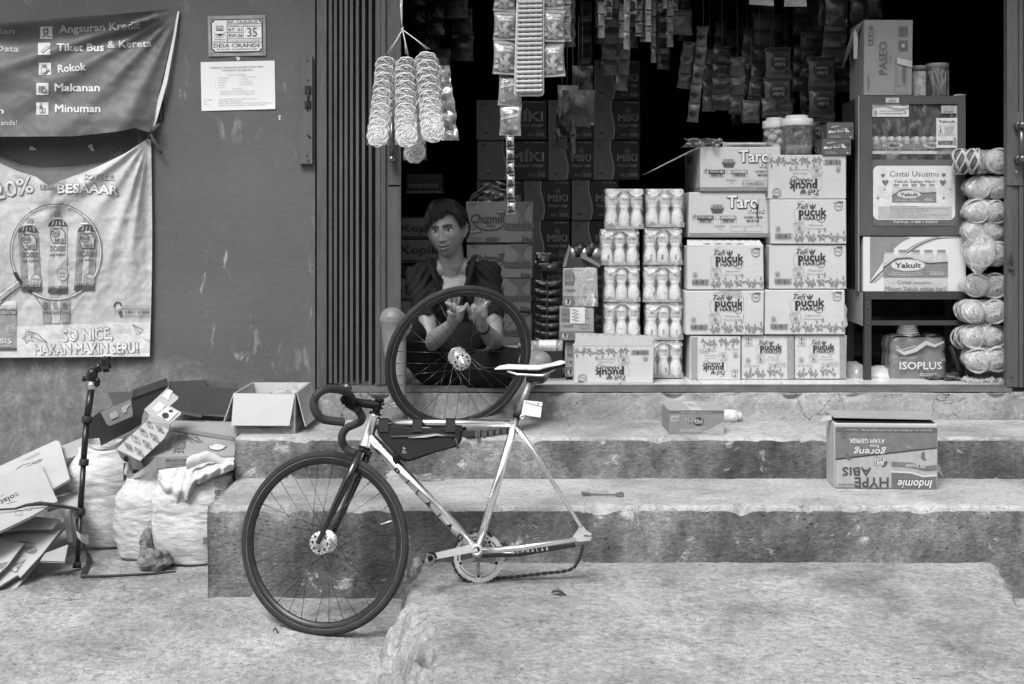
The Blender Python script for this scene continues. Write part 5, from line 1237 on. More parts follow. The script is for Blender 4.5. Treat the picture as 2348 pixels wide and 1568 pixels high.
p = Print(.0006); p.text('Yakult', .05, .17, .09, .015, .25, .06); o = link('side_print', p.mesh('side_print'), fr); o.matrix_local = face_frame(Vector((X(1974) - .0006, QD + .36, Zq(420))) - fr.location, (0, -1, 0), (0, 0, 1))
st = thing('metal_stand', (X(2104), QD, 0), 'dark angle-iron stand carrying the drinks fridge', 'stand')
SM = M('stand_steel', .045, .5, .2, var=.25, scale=7)
zt = Zq(670)
for x0, x1 in ((1979, 1994.5), (2213, 2229)):
    for y in (QD - .02, QD + .30):
        mb = MB(); mb.box(X(x0), y, 0, X(x1), y + .03, zt - .036); part(st, 'leg', mb, SM)
for y in (QD - .022, QD + .30):
    mb = MB(); mb.box(X(1978.5), y, zt - .035, X(2229.5), y + .034, zt); part(st, 'top_rail', mb, SM)
    mb = MB(); mb.box(X(1995), y + .004, Zq(745), X(2212.5), y + .028, Zq(734.5)); part(st, 'lower_rail', mb, SM)
for x in (1979, 2216):
    mb = MB(); mb.box(X(x), QD + .0125, zt - .034, X(x + 12), QD + .299, zt - .002); part(st, 'side_rail', mb, SM)
for x, y in ((1985, 678), (1986, 705), (1986, 740), (2221, 678), (2219, 740), (2100, 678)):
    mb = MB(); mb.lathe([(.005, 0), (.005, .002), (.003, .004), (0, .004)], (X(x), QD - .0225, Zq(y)), (0, -1, 0), 8); part(st, 'bolt', mb, M('dull_bolt', .12, .4, .6))
mb = MB(); mb.plate([at(1977, 747, QD - .03), at(1977.5, 671, QD - .03), at(1940, 661, QD + .25), at(1940, 733, QD + .25)], (-.7, -.7, 0), .004); o = solo('card_sheet', mb, M('tan_card', .26, .8, var=.1, scale=8), at(1960, 700, QD + .1), 'upright bent card sheet hanging left of the fridge stand', 'card')
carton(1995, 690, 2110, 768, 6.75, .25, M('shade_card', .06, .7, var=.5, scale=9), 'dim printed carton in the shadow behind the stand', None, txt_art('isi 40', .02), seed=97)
t = thing('bottle_pack', (X(2113), 6.28, 0), 'grey printed shrink pack of isotonic bottles under the fridge stand', 'bottle pack')
w, h = 127 * 6.28 / F, 95 * 6.28 / F
def fn(u, v):
    a = 2 * math.pi * u; cx, cy = math.cos(a), math.sin(a); q = 6; rr = (abs(cx) ** q + abs(cy) ** q) ** (-1 / q)
    pin = 1 - .05 * (v > .8) * (v - .8) * 5 - .04 * math.exp(-((v - .62) / .08) ** 2); b = .010 * abs(math.sin(u * 2 * math.pi * 4.5)) * (v < .97)
    return (X(2113) + (w / 2 * pin + b) * cx * rr + .004 * nz(u * 20, v * 8, 1), 6.37 + (.09 * pin + b) * cy * rr, h * v)
mb = MB(); mb.grid(fn, 64, 18, 0, True, True); mb.grid(lambda u, v: (X(2113) + (u - .5) * w * .9, lerp(6.29, 6.45, v), h * .985 + .012 * abs(math.sin(u * 9)) + .004 * nz(u * 9, v * 9)), 20, 10)
part(t, 'shrink_film', mb, M('pack_film', .17, .22, var=.18, scale=14, bump=.5, bscale=18, spec=.55))
p = Print(.002); p.text('ISOPLUS', 0, h * .24, h * .17, .55, w * .76, .03, al='c'); p.line([(-w * .45, h * .72), (-w * .3, h * .62), (-w * .1, h * .70), (w * .1, h * .88), (w * .25, h * .80), (w * .42, h * .9)], [.004, .018, .022, .022, .014, .006], .42, 1); p.line([(-w * .45, h * .80), (-w * .34, h * .70), (-w * .1, h * .80)], .006, .35, 1)
p.frame(-w * .48, h * .40, -w * .42, h * .56, .002, .35, 1); p.text('MINUMAN ISOTONIK', -w * .38, h * .50, h * .03, .4, w * .3, .0); p.clutter(-w * .02, h * .12, w * .3, 2, h * .04, .4, 2); p.frame(w * .36, h * .44, w * .43, h * .49, .0015, .5, 1)
p.cut(.03); put_print(t, p.mapped(lambda x, y, z: (x, 6.28 - .012 - z - .006 - (6.28 - 6.28), y)).mesh('lettering'), Matrix.Translation(Vector((0, -6.28 + 0, 0))), 'lettering')
t = thing('cup_pack', at(2080, 771, 6.36), 'short wrapped stack of pale plastic cups on the isotonic pack', 'cup pack')
mb = MB(); c = at(2080, 771, 6.40)
for k in range(5): mb.lathe([(.058 - .004 * k, 0), (.062 - .004 * k, .008), (.060 - .004 * k, .012)], c + Vector((0, 0, .0125 * k)), n=20)
part(t, 'cup', mb, M('pale_plastic', .48, .35, var=.12, scale=20))
for k, (x0, x1, y0, y1, g, lab) in enumerate(((1938, 2000, 833, 864, .30, 'grey plastic parcel on the shop floor left of the stand leg'), (1990, 2080, 838, 867, .48, 'pale shiny plastic parcel on the floor beside the isotonic pack'))):
    mb = MB(); D_ = 6.3
    def fn(u, v, x0=x0, x1=x1, y0=y0, y1=y1):
        a = math.pi * v; rr = math.sin(math.pi * u) ** .4
        return (wx(lerp(x0, x1, u), D_), D_ + .10 - .10 * math.cos(a) * rr, max(.001, (wz(y0, D_) - .0) * math.sin(a) * rr * (1 + .2 * nz(u * 5, v * 4, k)) * (1 - .3 * u * k)))
    mb.grid(fn, 24, 14); solo('plastic_parcel', mb, M('parcel_%d' % k, g, .2, var=.2, scale=10, bump=.7, bscale=12, spec=.6), (wx((x0 + x1) / 2, D_), D_, 0), lab, 'parcel')
mb = MB()
for k in range(3): mb.tube([at(2180 + 12 * k, 792 + 4 * k, 6.33 + .03 * k), at(2206 + 8 * k, 858, 6.33)], .017, 12)
solo('card_tube', mb, M('dark_tube', .05, .4, var=.3), at(2200, 850, 6.33), 'dark leaning card tubes beside the isotonic pack', 'card tube')
mb = MB(); mb.grid(lambda u, v: (wx(lerp(2214, 2304, u), 6.08), 6.06 + v * .16, .003 + .035 * abs(nz(u * 5, v * 5, 2)) + .02 * abs(nz(u * 14, v * 9, 5))), 26, 14); solo('plastic_sheet', mb, film('floor_film', .6, .5, .15, .8), (wx(2260, 6.1), 6.1, 0), 'crumpled clear plastic sheet on the floor below the noodle bundles', 'plastic sheet')
for k, (x, y, r_) in enumerate(((2150, 866, .06), (2185, 868, .05), (2212, 862, .045))):
    mb = MB(); c = onz(x, y + 4, .0); mb.grid(lambda u, v: (c.x + (u - .5) * r_ * 2, c.y + (v - .5) * .08 + .02 * u, .004 + .02 * abs(nz(u * 4 + k, v * 4, 7))), 10, 6); solo('wrapper', mb, M('dark_wrapper', .07, .3, var=.4, scale=20), c, ['dark scrap of wrapper next to the isotonic pack', 'folded dark wrapper by the card tubes', 'small dark wrapper by the stand leg'][k], 'wrapper')
# ---------------------------------------------------------------- carton and wafer jars on the fridge
def paseo_art(w, h):
    p = Print(); W, H = 380., 590.
    p.text('PASEO', 178, 165, 62, .13, 255, .018, rot=math.pi / 2, lay=1); p.text('Smart', 210, 242, 22, .2, 92, .0, rot=math.pi / 2); p.text('TRAVELPACK', 38, 38, 16, .1, 120, .012, rot=math.pi / 2)
    for k in range(3): p.rect(30, 392 + 37 * k, 70, 424 + 37 * k, .16, 1); p.line([(38, 400 + 37 * k), (60, 416 + 37 * k)], 3, .4, 2)
    p.text('UP', 72, 508, 22, .14, 36, .02, rot=math.pi / 2); p.poly([(30, 528), (52, 508), (52, 548)], .14, 1); p.clutter(84, 500, 5, 6, 20, .2, 3)
    for y0, n_ in ((458, 3), (348, 3)):
        for i in range(3):
            for j in range(3): p.rect(268 + 25 * i, y0 + 27 * j, 291 + 25 * i, y0 + 25 + 27 * j, .13, 1)
    p.rect(293, 375, 316, 400, .45, 2)
    p.frame(240, 20, 335, 275, 3, .18, 1); p.rect(240, 76, 335, 79, .18, 1); p.text('80 packs x 10 sheets - 2 ply', 262, 100, 11, .12, 160, .008, rot=math.pi / 2); p.clutter(280, 250, 4, 12, 12, .2, 4)
    for k in range(30): p.rect(296, 95 + 5.2 * k, 326, 97.2 + 5.2 * k, .1, 1)
    return p.scaled(w / W, h / H)
o = carton(1981, 45, 2092, 219.5, 6.25, .27, M('tissue_carton', .27, .8, var=.08, scale=4, var2=.1, scale2=50, bump=.12, bscale=20, bstretch=(1, 1, 5)), 'tall kraft tissue carton with torn side flaps on top of the fridge', None, paseo_art, seed=100)
w, h = 111 * 6.25 / F, 174.5 * 6.25 / F
mb = MB(); mb.plate([(-w / 2, .01, h), (-w / 2 - .05, .03, h - .05), (-w / 2 - .075, .05, h - .14), (-w / 2 - .06, .2, h - .22), (-w / 2, .26, h - .1)], (-1, -.3, 0), .004); part(o, 'flap', mb, CARD, world=False)
mb = MB(); mb.plate([(-w / 2 - .055, .0, h - .075), (-w / 2 - .045, .0, h - .05), (-w / 2 - .032, .0, h - .09), (-w / 2 - .036, .0, h - .20), (-w / 2 - .054, .0, h - .2)], (0, -1, 0), .004); part(o, 'torn_flap', mb, INNER, world=False)
mb = MB(); mb.grid(lambda u, v: (lerp(w * .17, w / 2 - .004, u), -.004 - .004 * abs(nz(u * 6, v * 8)), lerp(h * .42, h * .50, v) - .02 * u), 8, 6); part(o, 'tape', mb, TAPE, world=False)
STK = M('wafer_stick', .13, .5, var=.4, scale=40)
for k, (x0, x1, y0, lab) in enumerate(((2093, 2133, 149, 'lidded jar of wafer sticks with a pale label, behind the other one'), (2131, 2183, 143, 'lidded jar of dark wafer sticks fanned inside, in front'))):
    D_ = 6.32 if k == 0 else 6.27; r = (x1 - x0) / 2 * D_ / F; c = (wx((x0 + x1) / 2, D_), D_ + r, wz(221, D_)); h = (221 - y0) * D_ / F
    t = thing('wafer_jar', c, lab, 'jar', 'wafer stick jars')
    mb = MB(); mb.lathe([(r * .9, 0), (r * .95, .004), (r * .95, h * .86), (r * .9, h * .9)], c, n=24, cap=False); part(t, 'body', mb, JAR)
    mb = MB(); mb.lathe([(r, h * .86), (r, h * .985), (r * .94, h), (0, h)], c, n=28); part(t, 'lid', mb, M('grey_lid', .22, .4))
    for i in range(11):
        mb = MB(); a = -.9 + .2 * i; q0 = Vector((c[0] + r * .5 * math.sin(a * 1.3), c[1] - r * .55, c[2] + .005)); q1 = Vector((c[0] + r * .8 * math.sin(a * 1.6 - .9), c[1] - r * .45 + .02 * (i % 2), c[2] + h * .78)); mb.tube([q0, q1], .006, 7); part(t, 'wafer_stick', mb, STK)
    if k == 0:
        mb = MB(); mb.grid(lambda u, v: (c[0] + r * 1.0 * math.sin(lerp(-1.5, .5, u)), c[1] - r * 1.0 * math.cos(lerp(-1.5, .5, u)), c[2] + h * lerp(.03, .8, v)), 12, 3); part(t, 'label', mb, M('jar_label', .40, .4, var=.45, scale=26))
    else:
        mb = MB(); mb.grid(lambda u, v: (c[0] + r * 1.0 * math.sin(lerp(.75, 1.5, u)), c[1] - r * 1.0 * math.cos(lerp(.75, 1.5, u)), c[2] + h * lerp(.03, .8, v)), 8, 3); part(t, 'label', mb, MATS['jar_label'])
mb = MB(); mb.tube([at(2186, 220, 6.26), at(2196, 217.5, 6.26), at(2212, 218, 6.26)], .004, 6); solo('spoon', mb, M('white_plastic', .5, .3), at(2200, 220, 6.26), 'small white plastic spoon lying on top of the fridge', 'spoon')
# ---------------------------------------------------------------- bundles of dried noodles in plastic on the right
NOOD = M('dried_noodle', .36, .6, var=.2, scale=30)
def coil_mesh(R_=.058, rows=6, depth=.11, seed=1, name='noodle_roll', rt=.0058):
    """a roll of noodle strands: spiral on the end faces, strands wound round the side"""
    r = random.Random(seed); mb = MB()
    mb.lathe([(R_ * .80, .010), (R_ * .86, .016), (R_ * .86, depth - .01), (R_ * .8, depth)], (0, 0, 0), (0, 1, 0), 16, 1)
    for k in range(3):
        P = []; n = 70
        for i in range(n):
            t = i / n; a = t * 2 * math.pi * 3.2 + k * 2.1; rr = R_ * lerp(.12, .95, t) + .003 * nz(i * .3, k, seed); P.append((rr * math.cos(a), -.002 - .004 * nz(i * .5, k * 3, seed) + .012 * t * t, rr * math.sin(a)))
        mb.tube(P, rt, 5, caps=False)
    for k in range(rows + 2):
        P = []; y0 = .01 + depth * k / (rows + 2)
        for i in range(19):
            a = math.pi * 2 * i / 18; P.append((R_ * .96 * math.cos(a), y0 + .014 * math.sin(a * 2 + k * 1.7), R_ * .96 * math.sin(a)))
        mb.tube(P, rt, 5, caps=False)
    return mb.mesh(name, [NOOD, M('noodle_gap', .10, .8)])
ROLLS = [coil_mesh(seed=s) for s in (1, 2, 3)]
WRAP = film('noodle_wrap', .36, .8, .10, .9)
NB = [(2248, 2291, 370), (2243, 2284, 429), (2241, 2285, 484), (2238, 2280, 530), (2250, 2288, 583), (2237, 2281, 655), (2232, 2280, 716), (2233, 2282, 770), (2242, 2285, 825)]
NAMEB = ['topmost bundle of dried noodle rolls beside the fridge top', 'noodle roll bundle level with the fridge poster heading', 'noodle roll bundle level with the lower part of the fridge poster', 'noodle roll bundle just above the blown plastic bag', 'noodle roll bundle half hidden behind the blown plastic bag', 'noodle roll bundle just below the blown plastic bag', 'noodle roll bundle level with the top rail of the stand', 'noodle roll bundle level with the isotonic pack', 'lowest noodle roll bundle on the floor by the gate leaf']
for k, (xa, xb, y) in enumerate(NB):
    D_ = 6.12 + .02 * (k % 2)
    t = thing('noodle_bundle', at((xa + xb) / 2, y + 26, D_), NAMEB[k], 'noodles', 'wrapped bundles of dried noodle rolls')
    for j, x in enumerate((xa, xb)):
        o = link('noodle_roll', ROLLS[(k + j) % 3], t); o.location = at(x, y + RND.uniform(-2, 2), D_) - t.location; o.rotation_euler = (RND.uniform(-.15, .15), RND.uniform(0, 6), RND.uniform(-.45, .25) + (.9 if k == 0 and j == 0 else 0)); s = RND.uniform(1.0, 1.12); o.scale = (s, s, s)
    def fn(u, v, xa=xa, xb=xb, y=y, D_=D_):
        a = 2 * math.pi * u; cx, cy = math.cos(a), math.sin(a); c = at((xa + xb) / 2, y, D_)
        b = math.pi * (v - .5)
        return (c.x + (.112 + .008 * nz(u * 12, v * 5, k)) * cx * math.cos(b) ** .35, c.y + .05 - .075 * math.sin(b), c.z + (.062 + .008 * nz(u * 9, v * 6, k + 3)) * cy * math.cos(b) ** .35)
    mb = MB(); mb.grid(fn, 30, 10, 0, True, True); part(t, 'plastic_wrap', mb, WRAP)
mb = MB(); c = at(2243, 575, 6.03)
mb.grid(lambda u, v: (c.x + (.105 * math.cos(2 * math.pi * u) * math.sin(math.pi * v) ** .7 * (1 - .35 * (1 - v)) + .014 * nz(u * 7, v * 5, 1)), c.y + .05 * math.sin(2 * math.pi * u) * math.sin(math.pi * v) ** .7, c.z + lerp(-.115, .095, v) + .012 * nz(u * 6, v * 6, 9)), 30, 18, 0, True, True)
solo('plastic_bag', mb, film('blown_bag', .42, .55, .15, .7), c, 'blown up crumpled plastic bag hanging among the noodle bundles', 'plastic bag')
# ---------------------------------------------------------------- hanging goods
STRING = M('pale_string', .55, .7)
SNK = M('snack_foil', .22, .25, .25, var=.35, scale=16, bump=.55, bscale=16, spec=.6)
SNKB = M('snack_foil_back', .30, .25, .3, var=.25, scale=14, bump=.55, bscale=16, spec=.6)
bagm = pillow_mesh(.112, .158, .055, SNK, 3, .085, 18, 18); bagb = pillow_mesh(.112, .150, .05, SNKB, 12, .085, 18, 18)
def bag_curve(w, h, t, off=.0022):
    def fn(x, y, z):
        u = min(.98, max(.02, x / w + .5)); v = y / h
        e = math.sin(math.pi * min(1, max(0, (v - .085) / .83))) ** .55 if .085 < v < .915 else 0
        return (x * (1 - .07 * e), -t / 2 * e * math.sin(math.pi * u) ** .6 - off - z, y)
    return fn
def snack_front():
    p = Print(.0005); w, h = .112, .158
    p.rect(-w * .47, h * .90, w * .47, h * .985, .30, 0); p.rect(-w * .47, h * .015, w * .47, h * .07, .33, 0)
    p.text('garuda', -w * .02, h * .76, .0155, .62, .074, .03, .25, 'c', lay=2); p.text('potato', w * .06, h * .665, .0130, .55, .052, .03, .0, 'c', lay=2)
    r = random.Random(3)
    p.poly([(-.02, .045), (-.032, .072), (-.03, .092), (-.012, .08), (.006, .094), (.024, .088), (.016, .066), (.022, .046), (.004, .036)], .36, 1)
    for k in range(5): p.line([(-.012, .06), (-.034 + .004 * k, .088 + .003 * k)], .0016, .08, 2)
    for k in range(4): p.line([(.008, .06), (.02 + .006 * k, .09 - .005 * k)], .0016, .08, 2)
    for a, b, c in ((-.042, .035, .012), (-.02, .024, .013), (.006, .026, .016), (.034, .036, .014), (.038, .062, .008), (-.044, .058, .007)): p.disc(a, b, c, c * .8, .48, 1, 12); p.arc(a, b, c * .7, c * .5, 30, 200, .0016, .12, 2, 8)
    for k in range(10): p.disc(r.uniform(-.045, .045), r.uniform(.02, .1), .004, .003, r.choice((.06, .5)), 2, 8)
    return p.cut(.012).mapped(bag_curve(w, h, .055))
def snack_back():
    p = Print(.0005); w, h = .112, .150
    p.clutter(-.035, h * .8, .03, 8, .008, .12, 3); p.barcode(.012, h * .78, .03, .014, .05, 14, 2); p.text('garuda', -.012, h * .18, .009, .45, .04, .02, .2); p.disc(.03, .04, .012, .011, .45, 1); p.poly([(-.05, .09), (.05, .11), (.05, .098), (-.05, .076)], .42, 1); p.rect(-.04, .018, -.024, .026, .5, 1)
    return p.cut(.012).mapped(bag_curve(w, h, .05))
SF, SB = snack_front().mesh('lettering'), snack_back().mesh('lettering')
def snack_strip(px, ys, D, label, kinds, tilt=0.0):
    t = thing('snack_strip', at(px, ys[0], D), label, 'snack bags', 'strips of potato snack bags')
    for k, (y0, y1) in enumerate(zip(ys, ys[1:])):
        b = link('snack_bag', bagm if kinds[k] == 'f' else bagb, t); s = (y1 - y0) * D / F / (.158 if kinds[k] == 'f' else .150)
        b.location = at(px + RND.uniform(-1.5, 1.5), y1, D + RND.uniform(-.01, .01)) - t.location; b.scale = (s if s > .9 else 1.02, 1, s); b.rotation_euler = (RND.uniform(-.05, .05), RND.uniform(-.05, .05) + tilt, RND.uniform(-.18, .18))
        put_print(b, SF if kinds[k] == 'f' else SB, Matrix.Identity(4))
    return t
HD = 5.84
snack_strip(1156, [-120, -46, 27, 93, 172], HD, 'strip of potato snack bags left of the ribbed wafer tray', 'ffff', .03)
snack_strip(1268, [-125, -50, 22, 97, 177], HD, 'strip of potato snack bags right of the ribbed wafer tray', 'ffff')
snack_strip(1284, [-60, 10, 45, 97], HD + .06, 'partly hidden strip of potato snack bags behind the right strip', 'fff', -.08)
snack_strip(1168, [168, 243, 311], HD + .03, 'two snack bags showing their backs, below the left strip', 'bb', .05)
t = thing('wafer_roll_tray', at(1212, 218, HD - .03), 'long pale ribbed tray of wafer rolls hanging between the snack bags', 'tray')
TR = M('pale_tray', .48, .35, var=.05)
mb = MB(); a, b, c, d = at(1188, -60, HD - .02), at(1246, -60, HD - .02), at(1245, 219, HD - .02), at(1179, 219, HD - .02)
mb.plate([a, d, c, b], (0, -1, 0), .012)
mb.tube([a, d + Vector((0, 0, .01)), d + Vector((.012, 0, 0)), c + Vector((-.012, 0, 0)), c + Vector((0, 0, .01)), b], .0045, 6); part(t, 'tray', mb, TR)
for k in range(26):
    y = 209 - 10.75 * k; xl = lerp(1182.5, 1190, (219 - y) / 279); xr = lerp(1242.5, 1243, (219 - y) / 279)
    A, B = at(xl, y, HD - .035), at(xr, y - 1.5, HD - .035); n = 17
    mb = MB(); mb.tube([A.lerp(B, i / (n - 1)) for i in range(n)], [.0085 + .0013 * math.cos(i / (n - 1) * 2 * math.pi * 4) for i in range(n)], 10); part(t, 'wafer_roll', mb, M('wafer_roll', .42, .5, var=.12, scale=30))
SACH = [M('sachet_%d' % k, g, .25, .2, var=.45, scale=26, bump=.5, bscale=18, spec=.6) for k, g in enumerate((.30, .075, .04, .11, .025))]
def sachet_art(w, h, seed, words=None, g=.3, flip=False):
    r = random.Random(seed); p = Print(.0005)
    if r.random() < .7: p.disc(r.uniform(-.1, .1) * w, h * .45, w * .33, h * .18, r.choice((.03, g, .02)), 0, 14)
    if r.random() < .6: p.poly([(-w * .44, h * .1), (w * .44, h * .16), (w * .44, h * .30), (-w * .44, h * .24)], r.choice((.03, g * .8, .10)), 1)
    if words:
        for k, t in enumerate(words): p.text(t, 0, h * (.66 - .16 * k), min(h * .12, w * .2), g, w * .74, .03, 0, 'c', lay=3)
    else: p.clutter(-w * .3, h * .7, w * .6, 2, h * .09, g, seed, 2)
    p.rect(-w * .46, h * .90, w * .46, h * .96, g * .6, 0)
    p.cut(max(w, h) / 8)
    p.mapped(bag_curve(w, h, .028, .0018))
    if flip: p.v = [(-x, y, h - z) for x, y, z in p.v]
    return p.mesh('lettering')
SM_, SA_ = {}, {}
def sachet_strip(px, y0, n, pw, ph, D, label, mi, words=None, lean=0.0, g=.3, flip=False, group='strips of hanging sachets', t=.028, seed=0):
    """n sachets in a row hanging from (px, y0); lean: sideways px per sachet"""
    w, h = pw * D / F, ph * D / F
    key = (round(w, 3), round(h, 3), mi)
    if key not in SM_: SM_[key] = pillow_mesh(w, h * .985, t, SACH[mi], 7 + mi, .09, 8, 8)
    k2 = (key, tuple(words or ()), flip, seed)
    if k2 not in SA_: SA_[k2] = sachet_art(w, h, seed + mi, words, g, flip)
    root = thing('sachet_strip', at(px, y0, D), label, 'sachets', group)
    for k in range(n):
        o = link('sachet', SM_[key], root); o.location = at(px + lean * (k + 1), y0 + ph * (k + 1), D + .01 * RND.uniform(-1, 1)) - root.location
        o.rotation_euler = (RND.uniform(-.08, .08), -math.atan2(lean, ph) + RND.uniform(-.03, .03), RND.uniform(-.25, .25)); put_print(o, SA_[k2], Matrix.Identity(4))
    mb = MB(); mb.tube([at(px, y0 - 170, D), at(px, y0, D)], .0012, 4); part(root, 'string', mb, M('dull_string', .12, .8))
    return root
sachet_strip(1169, 311, 6, 19, 30, HD + .02, 'strip of small pale sachets hanging below the two backward snack bags', 0, ['', ''], .4, .04, seed=4)
top = [(1378, 3, 3, 16, 28, 0), (1394, 0, 3, 20, 24, 0), (1412, 4, 2, 19, 36, 1), (1426, 6, 2, 16, 40, 0), (1436, 15, 3, 15, 42, 0), (1451, 0, 2, 18, 44, 0), (1464, 2, 3, 17, 27, 0), (1474, 10, 3, 16, 38, 3), (1486, 4, 4, 14, 37, 0), (1498, 0, 4, 13, 36, 3), (1510, 0, 2, 19, 28, 1), (1522, 4, 2, 21, 36, 0), (1536, 0, 3, 16, 36, 3), (1548, 4, 2, 15, 24, 1)]
for k, (x, y, n, pw, ph, mi) in enumerate(top):
    ph2 = ph; sachet_strip(x, y - 28 * (k % 3), n, pw, ph2, 6.25 + .05 * (k % 4), 'pale sachet strip of the top cluster, %s counted from the wafer tray' % ('first', 'second', 'third', 'fourth', 'fifth', 'sixth', 'seventh', 'eighth', 'ninth', 'tenth', 'eleventh', 'twelfth', 'thirteenth', 'last')[k], mi, ['Milku', 'tin'] if k % 3 == 0 else None, 0, .03, seed=20 + k % 4, group='cluster of pale sachet strips at the top')
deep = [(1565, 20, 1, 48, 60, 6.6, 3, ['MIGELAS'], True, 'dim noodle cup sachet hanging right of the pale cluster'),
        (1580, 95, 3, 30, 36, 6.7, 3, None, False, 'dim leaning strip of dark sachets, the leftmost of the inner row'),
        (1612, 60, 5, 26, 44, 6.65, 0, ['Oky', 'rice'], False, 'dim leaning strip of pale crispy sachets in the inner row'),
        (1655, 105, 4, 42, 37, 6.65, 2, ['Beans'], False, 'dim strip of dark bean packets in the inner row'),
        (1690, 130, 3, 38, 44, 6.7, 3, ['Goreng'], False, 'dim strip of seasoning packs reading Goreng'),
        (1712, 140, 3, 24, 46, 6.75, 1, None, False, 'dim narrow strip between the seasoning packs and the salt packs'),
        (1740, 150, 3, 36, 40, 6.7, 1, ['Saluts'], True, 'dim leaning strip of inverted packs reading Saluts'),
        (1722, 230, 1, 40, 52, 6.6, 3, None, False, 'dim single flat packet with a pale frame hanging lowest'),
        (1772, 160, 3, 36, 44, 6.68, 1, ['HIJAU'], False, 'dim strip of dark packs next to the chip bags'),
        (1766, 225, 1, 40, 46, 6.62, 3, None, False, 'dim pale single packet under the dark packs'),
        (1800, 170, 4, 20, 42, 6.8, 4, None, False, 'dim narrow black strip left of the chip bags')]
for x, y, n, pw, ph, D_, mi, wd_, fl2, lab in deep: sachet_strip(x, y, n, pw, ph, D_, lab, {0: 3, 3: 1, 1: 2}.get(mi, 4), wd_, -5 if 'leaning' in lab else -1, .12, fl2, 'dim sachet strips inside the shop', seed=50 + n)  # inner strips swapped to darker tones that carry the room's shade
def chip_art(w, h):
    p = Print(.0006); p.disc(0, h * .48, w * .36, h * .29, .025, 1, 24); p.text('Roller', 0, h * .52, h * .12, .22, w * .46, .03, .1, 'c', lay=3); p.text('Coaster', 0, h * .36, h * .11, .22, w * .50, .03, .1, 'c', lay=3); p.rect(-w * .18, h * .22, w * .18, h * .28, .04, 2); p.disc(-w * .3, h * .82, w * .1, h * .07, .05, 1)
    p.rect(-w * .48, h * .02, w * .48, h * .13, .03, 1); p.text('BELI 5 GRATIS 1', 0, h * .04, h * .055, .25, w * .8, .02, al='c', lay=2)
    p.cut(.02).mapped(bag_curve(w, h, .05, .002)); p.v = [(-x, y, h - z) for x, y, z in p.v]
    return p.mesh('lettering')
CHB = M('chip_bag', .09, .3, .15, var=.25, scale=12, bump=.4, bscale=12)
cw, ch = 62 * 6.7 / F, 68 * 6.7 / F
chm, cha = pillow_mesh(cw, ch, .05, CHB, 19, .08, 14, 14), chip_art(cw, ch)
for x, ys, D_, lab in ((1784, (110, 178, 246), 6.65, 'strip of upside-down chip bags with a round dark logo above the jars'), (1883, (130, 200, 268), 6.7, 'strip of upside-down chip bags with a round dark logo beside the tissue carton')):
    root = thing('chip_bag_strip', at(x, ys[0], D_), lab, 'chip bags', 'strips of round-logo chip bags')
    for y in ys:
        o = link('chip_bag', chm, root); o.location = at(x + RND.uniform(-2, 2), y + 68, D_) - root.location; o.rotation_euler = (RND.uniform(-.05, .05), RND.uniform(-.03, .03), RND.uniform(-.15, .15)); put_print(o, cha, Matrix.Identity(4))
for x, y, n, pw, ph, D_, mi, wd_, fl2, lab in ((1917, -10, 1, 58, 72, 6.4, 4, ['Piattos', 'PENYET'], False, 'dark chip bag reading PENYET above the tissue carton'), (1968, -20, 1, 46, 70, 6.45, 4, ['Piattos'], True, 'dark upside-down chip bag next to the one reading PENYET'), (2002, -25, 1, 40, 66, 6.5, 4, None, False, 'dark chip bag with a pale panel above the tissue carton corner'), (1885, -15, 1, 22, 76, 6.5, 4, None, False, 'narrow dark chip bag left of the one reading PENYET'),
        (1745, -50, 1, 60, 62, 6.2, 0, ['', 'garuda'], False, 'snack bag of which only the pale foot shows at the top'), (1823, -55, 1, 52, 70, 6.2, 0, None, False, 'pale bag foot with crumbs at the top edge right of centre'),
        (1303, -20, 4, 32, 32, 6.0, 2, None, False, 'dark strip of small packs right behind the snack strips'), (2020 - 720, 195, 1, 48, 66, 6.35, 3, ['HELLO'], False, 'grey crumpled pack hanging below the wafer tray'), (1326, 205, 1, 76, 84, 6.3, 2, ['Poppers'], True, 'shiny dark crumpled snack bag turned upside down below the tray'), (1288, 250, 2, 30, 45, 6.4, 4, None, False, 'dark twisted pack hanging under the grey crumpled one'), (1313, 262, 2, 15, 46, 6.3, 1, None, False, 'thin pale-edged sachet strip under the crumpled bags'), (1335, 150, 1, 50, 60, 6.5, 4, None, False, 'very dim pack above the shiny crumpled bag'),
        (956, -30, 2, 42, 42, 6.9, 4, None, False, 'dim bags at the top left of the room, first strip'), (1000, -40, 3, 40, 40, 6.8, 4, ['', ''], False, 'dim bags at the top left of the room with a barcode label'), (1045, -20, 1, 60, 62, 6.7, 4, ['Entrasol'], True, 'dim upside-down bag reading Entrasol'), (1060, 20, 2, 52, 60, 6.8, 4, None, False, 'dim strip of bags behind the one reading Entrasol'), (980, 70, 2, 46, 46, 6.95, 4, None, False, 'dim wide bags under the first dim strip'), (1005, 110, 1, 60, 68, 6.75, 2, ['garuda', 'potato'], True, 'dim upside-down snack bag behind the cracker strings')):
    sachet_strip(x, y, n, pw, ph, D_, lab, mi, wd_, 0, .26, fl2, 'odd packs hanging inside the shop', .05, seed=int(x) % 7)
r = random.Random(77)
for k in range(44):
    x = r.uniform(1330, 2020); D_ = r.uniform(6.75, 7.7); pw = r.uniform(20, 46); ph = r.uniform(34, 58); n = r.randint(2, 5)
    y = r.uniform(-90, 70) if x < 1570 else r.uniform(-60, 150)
    sachet_strip(x, y, n, round(pw / 12) * 12 + 6, round(ph / 12) * 12, round(D_ * 4) / 4, 'very dim sachet strip in the dark back rows, ' + ('behind the pale top cluster' if x < 1570 else 'above the leaning strips' if x < 1700 else 'above the first chip bags' if x < 1840 else 'beside the tissue carton'), r.choice((1, 2, 3, 3)), None, r.uniform(-4, 1), r.choice((.12, .2)), False, 'very dim sachet strips in the back rows', seed=k % 4)
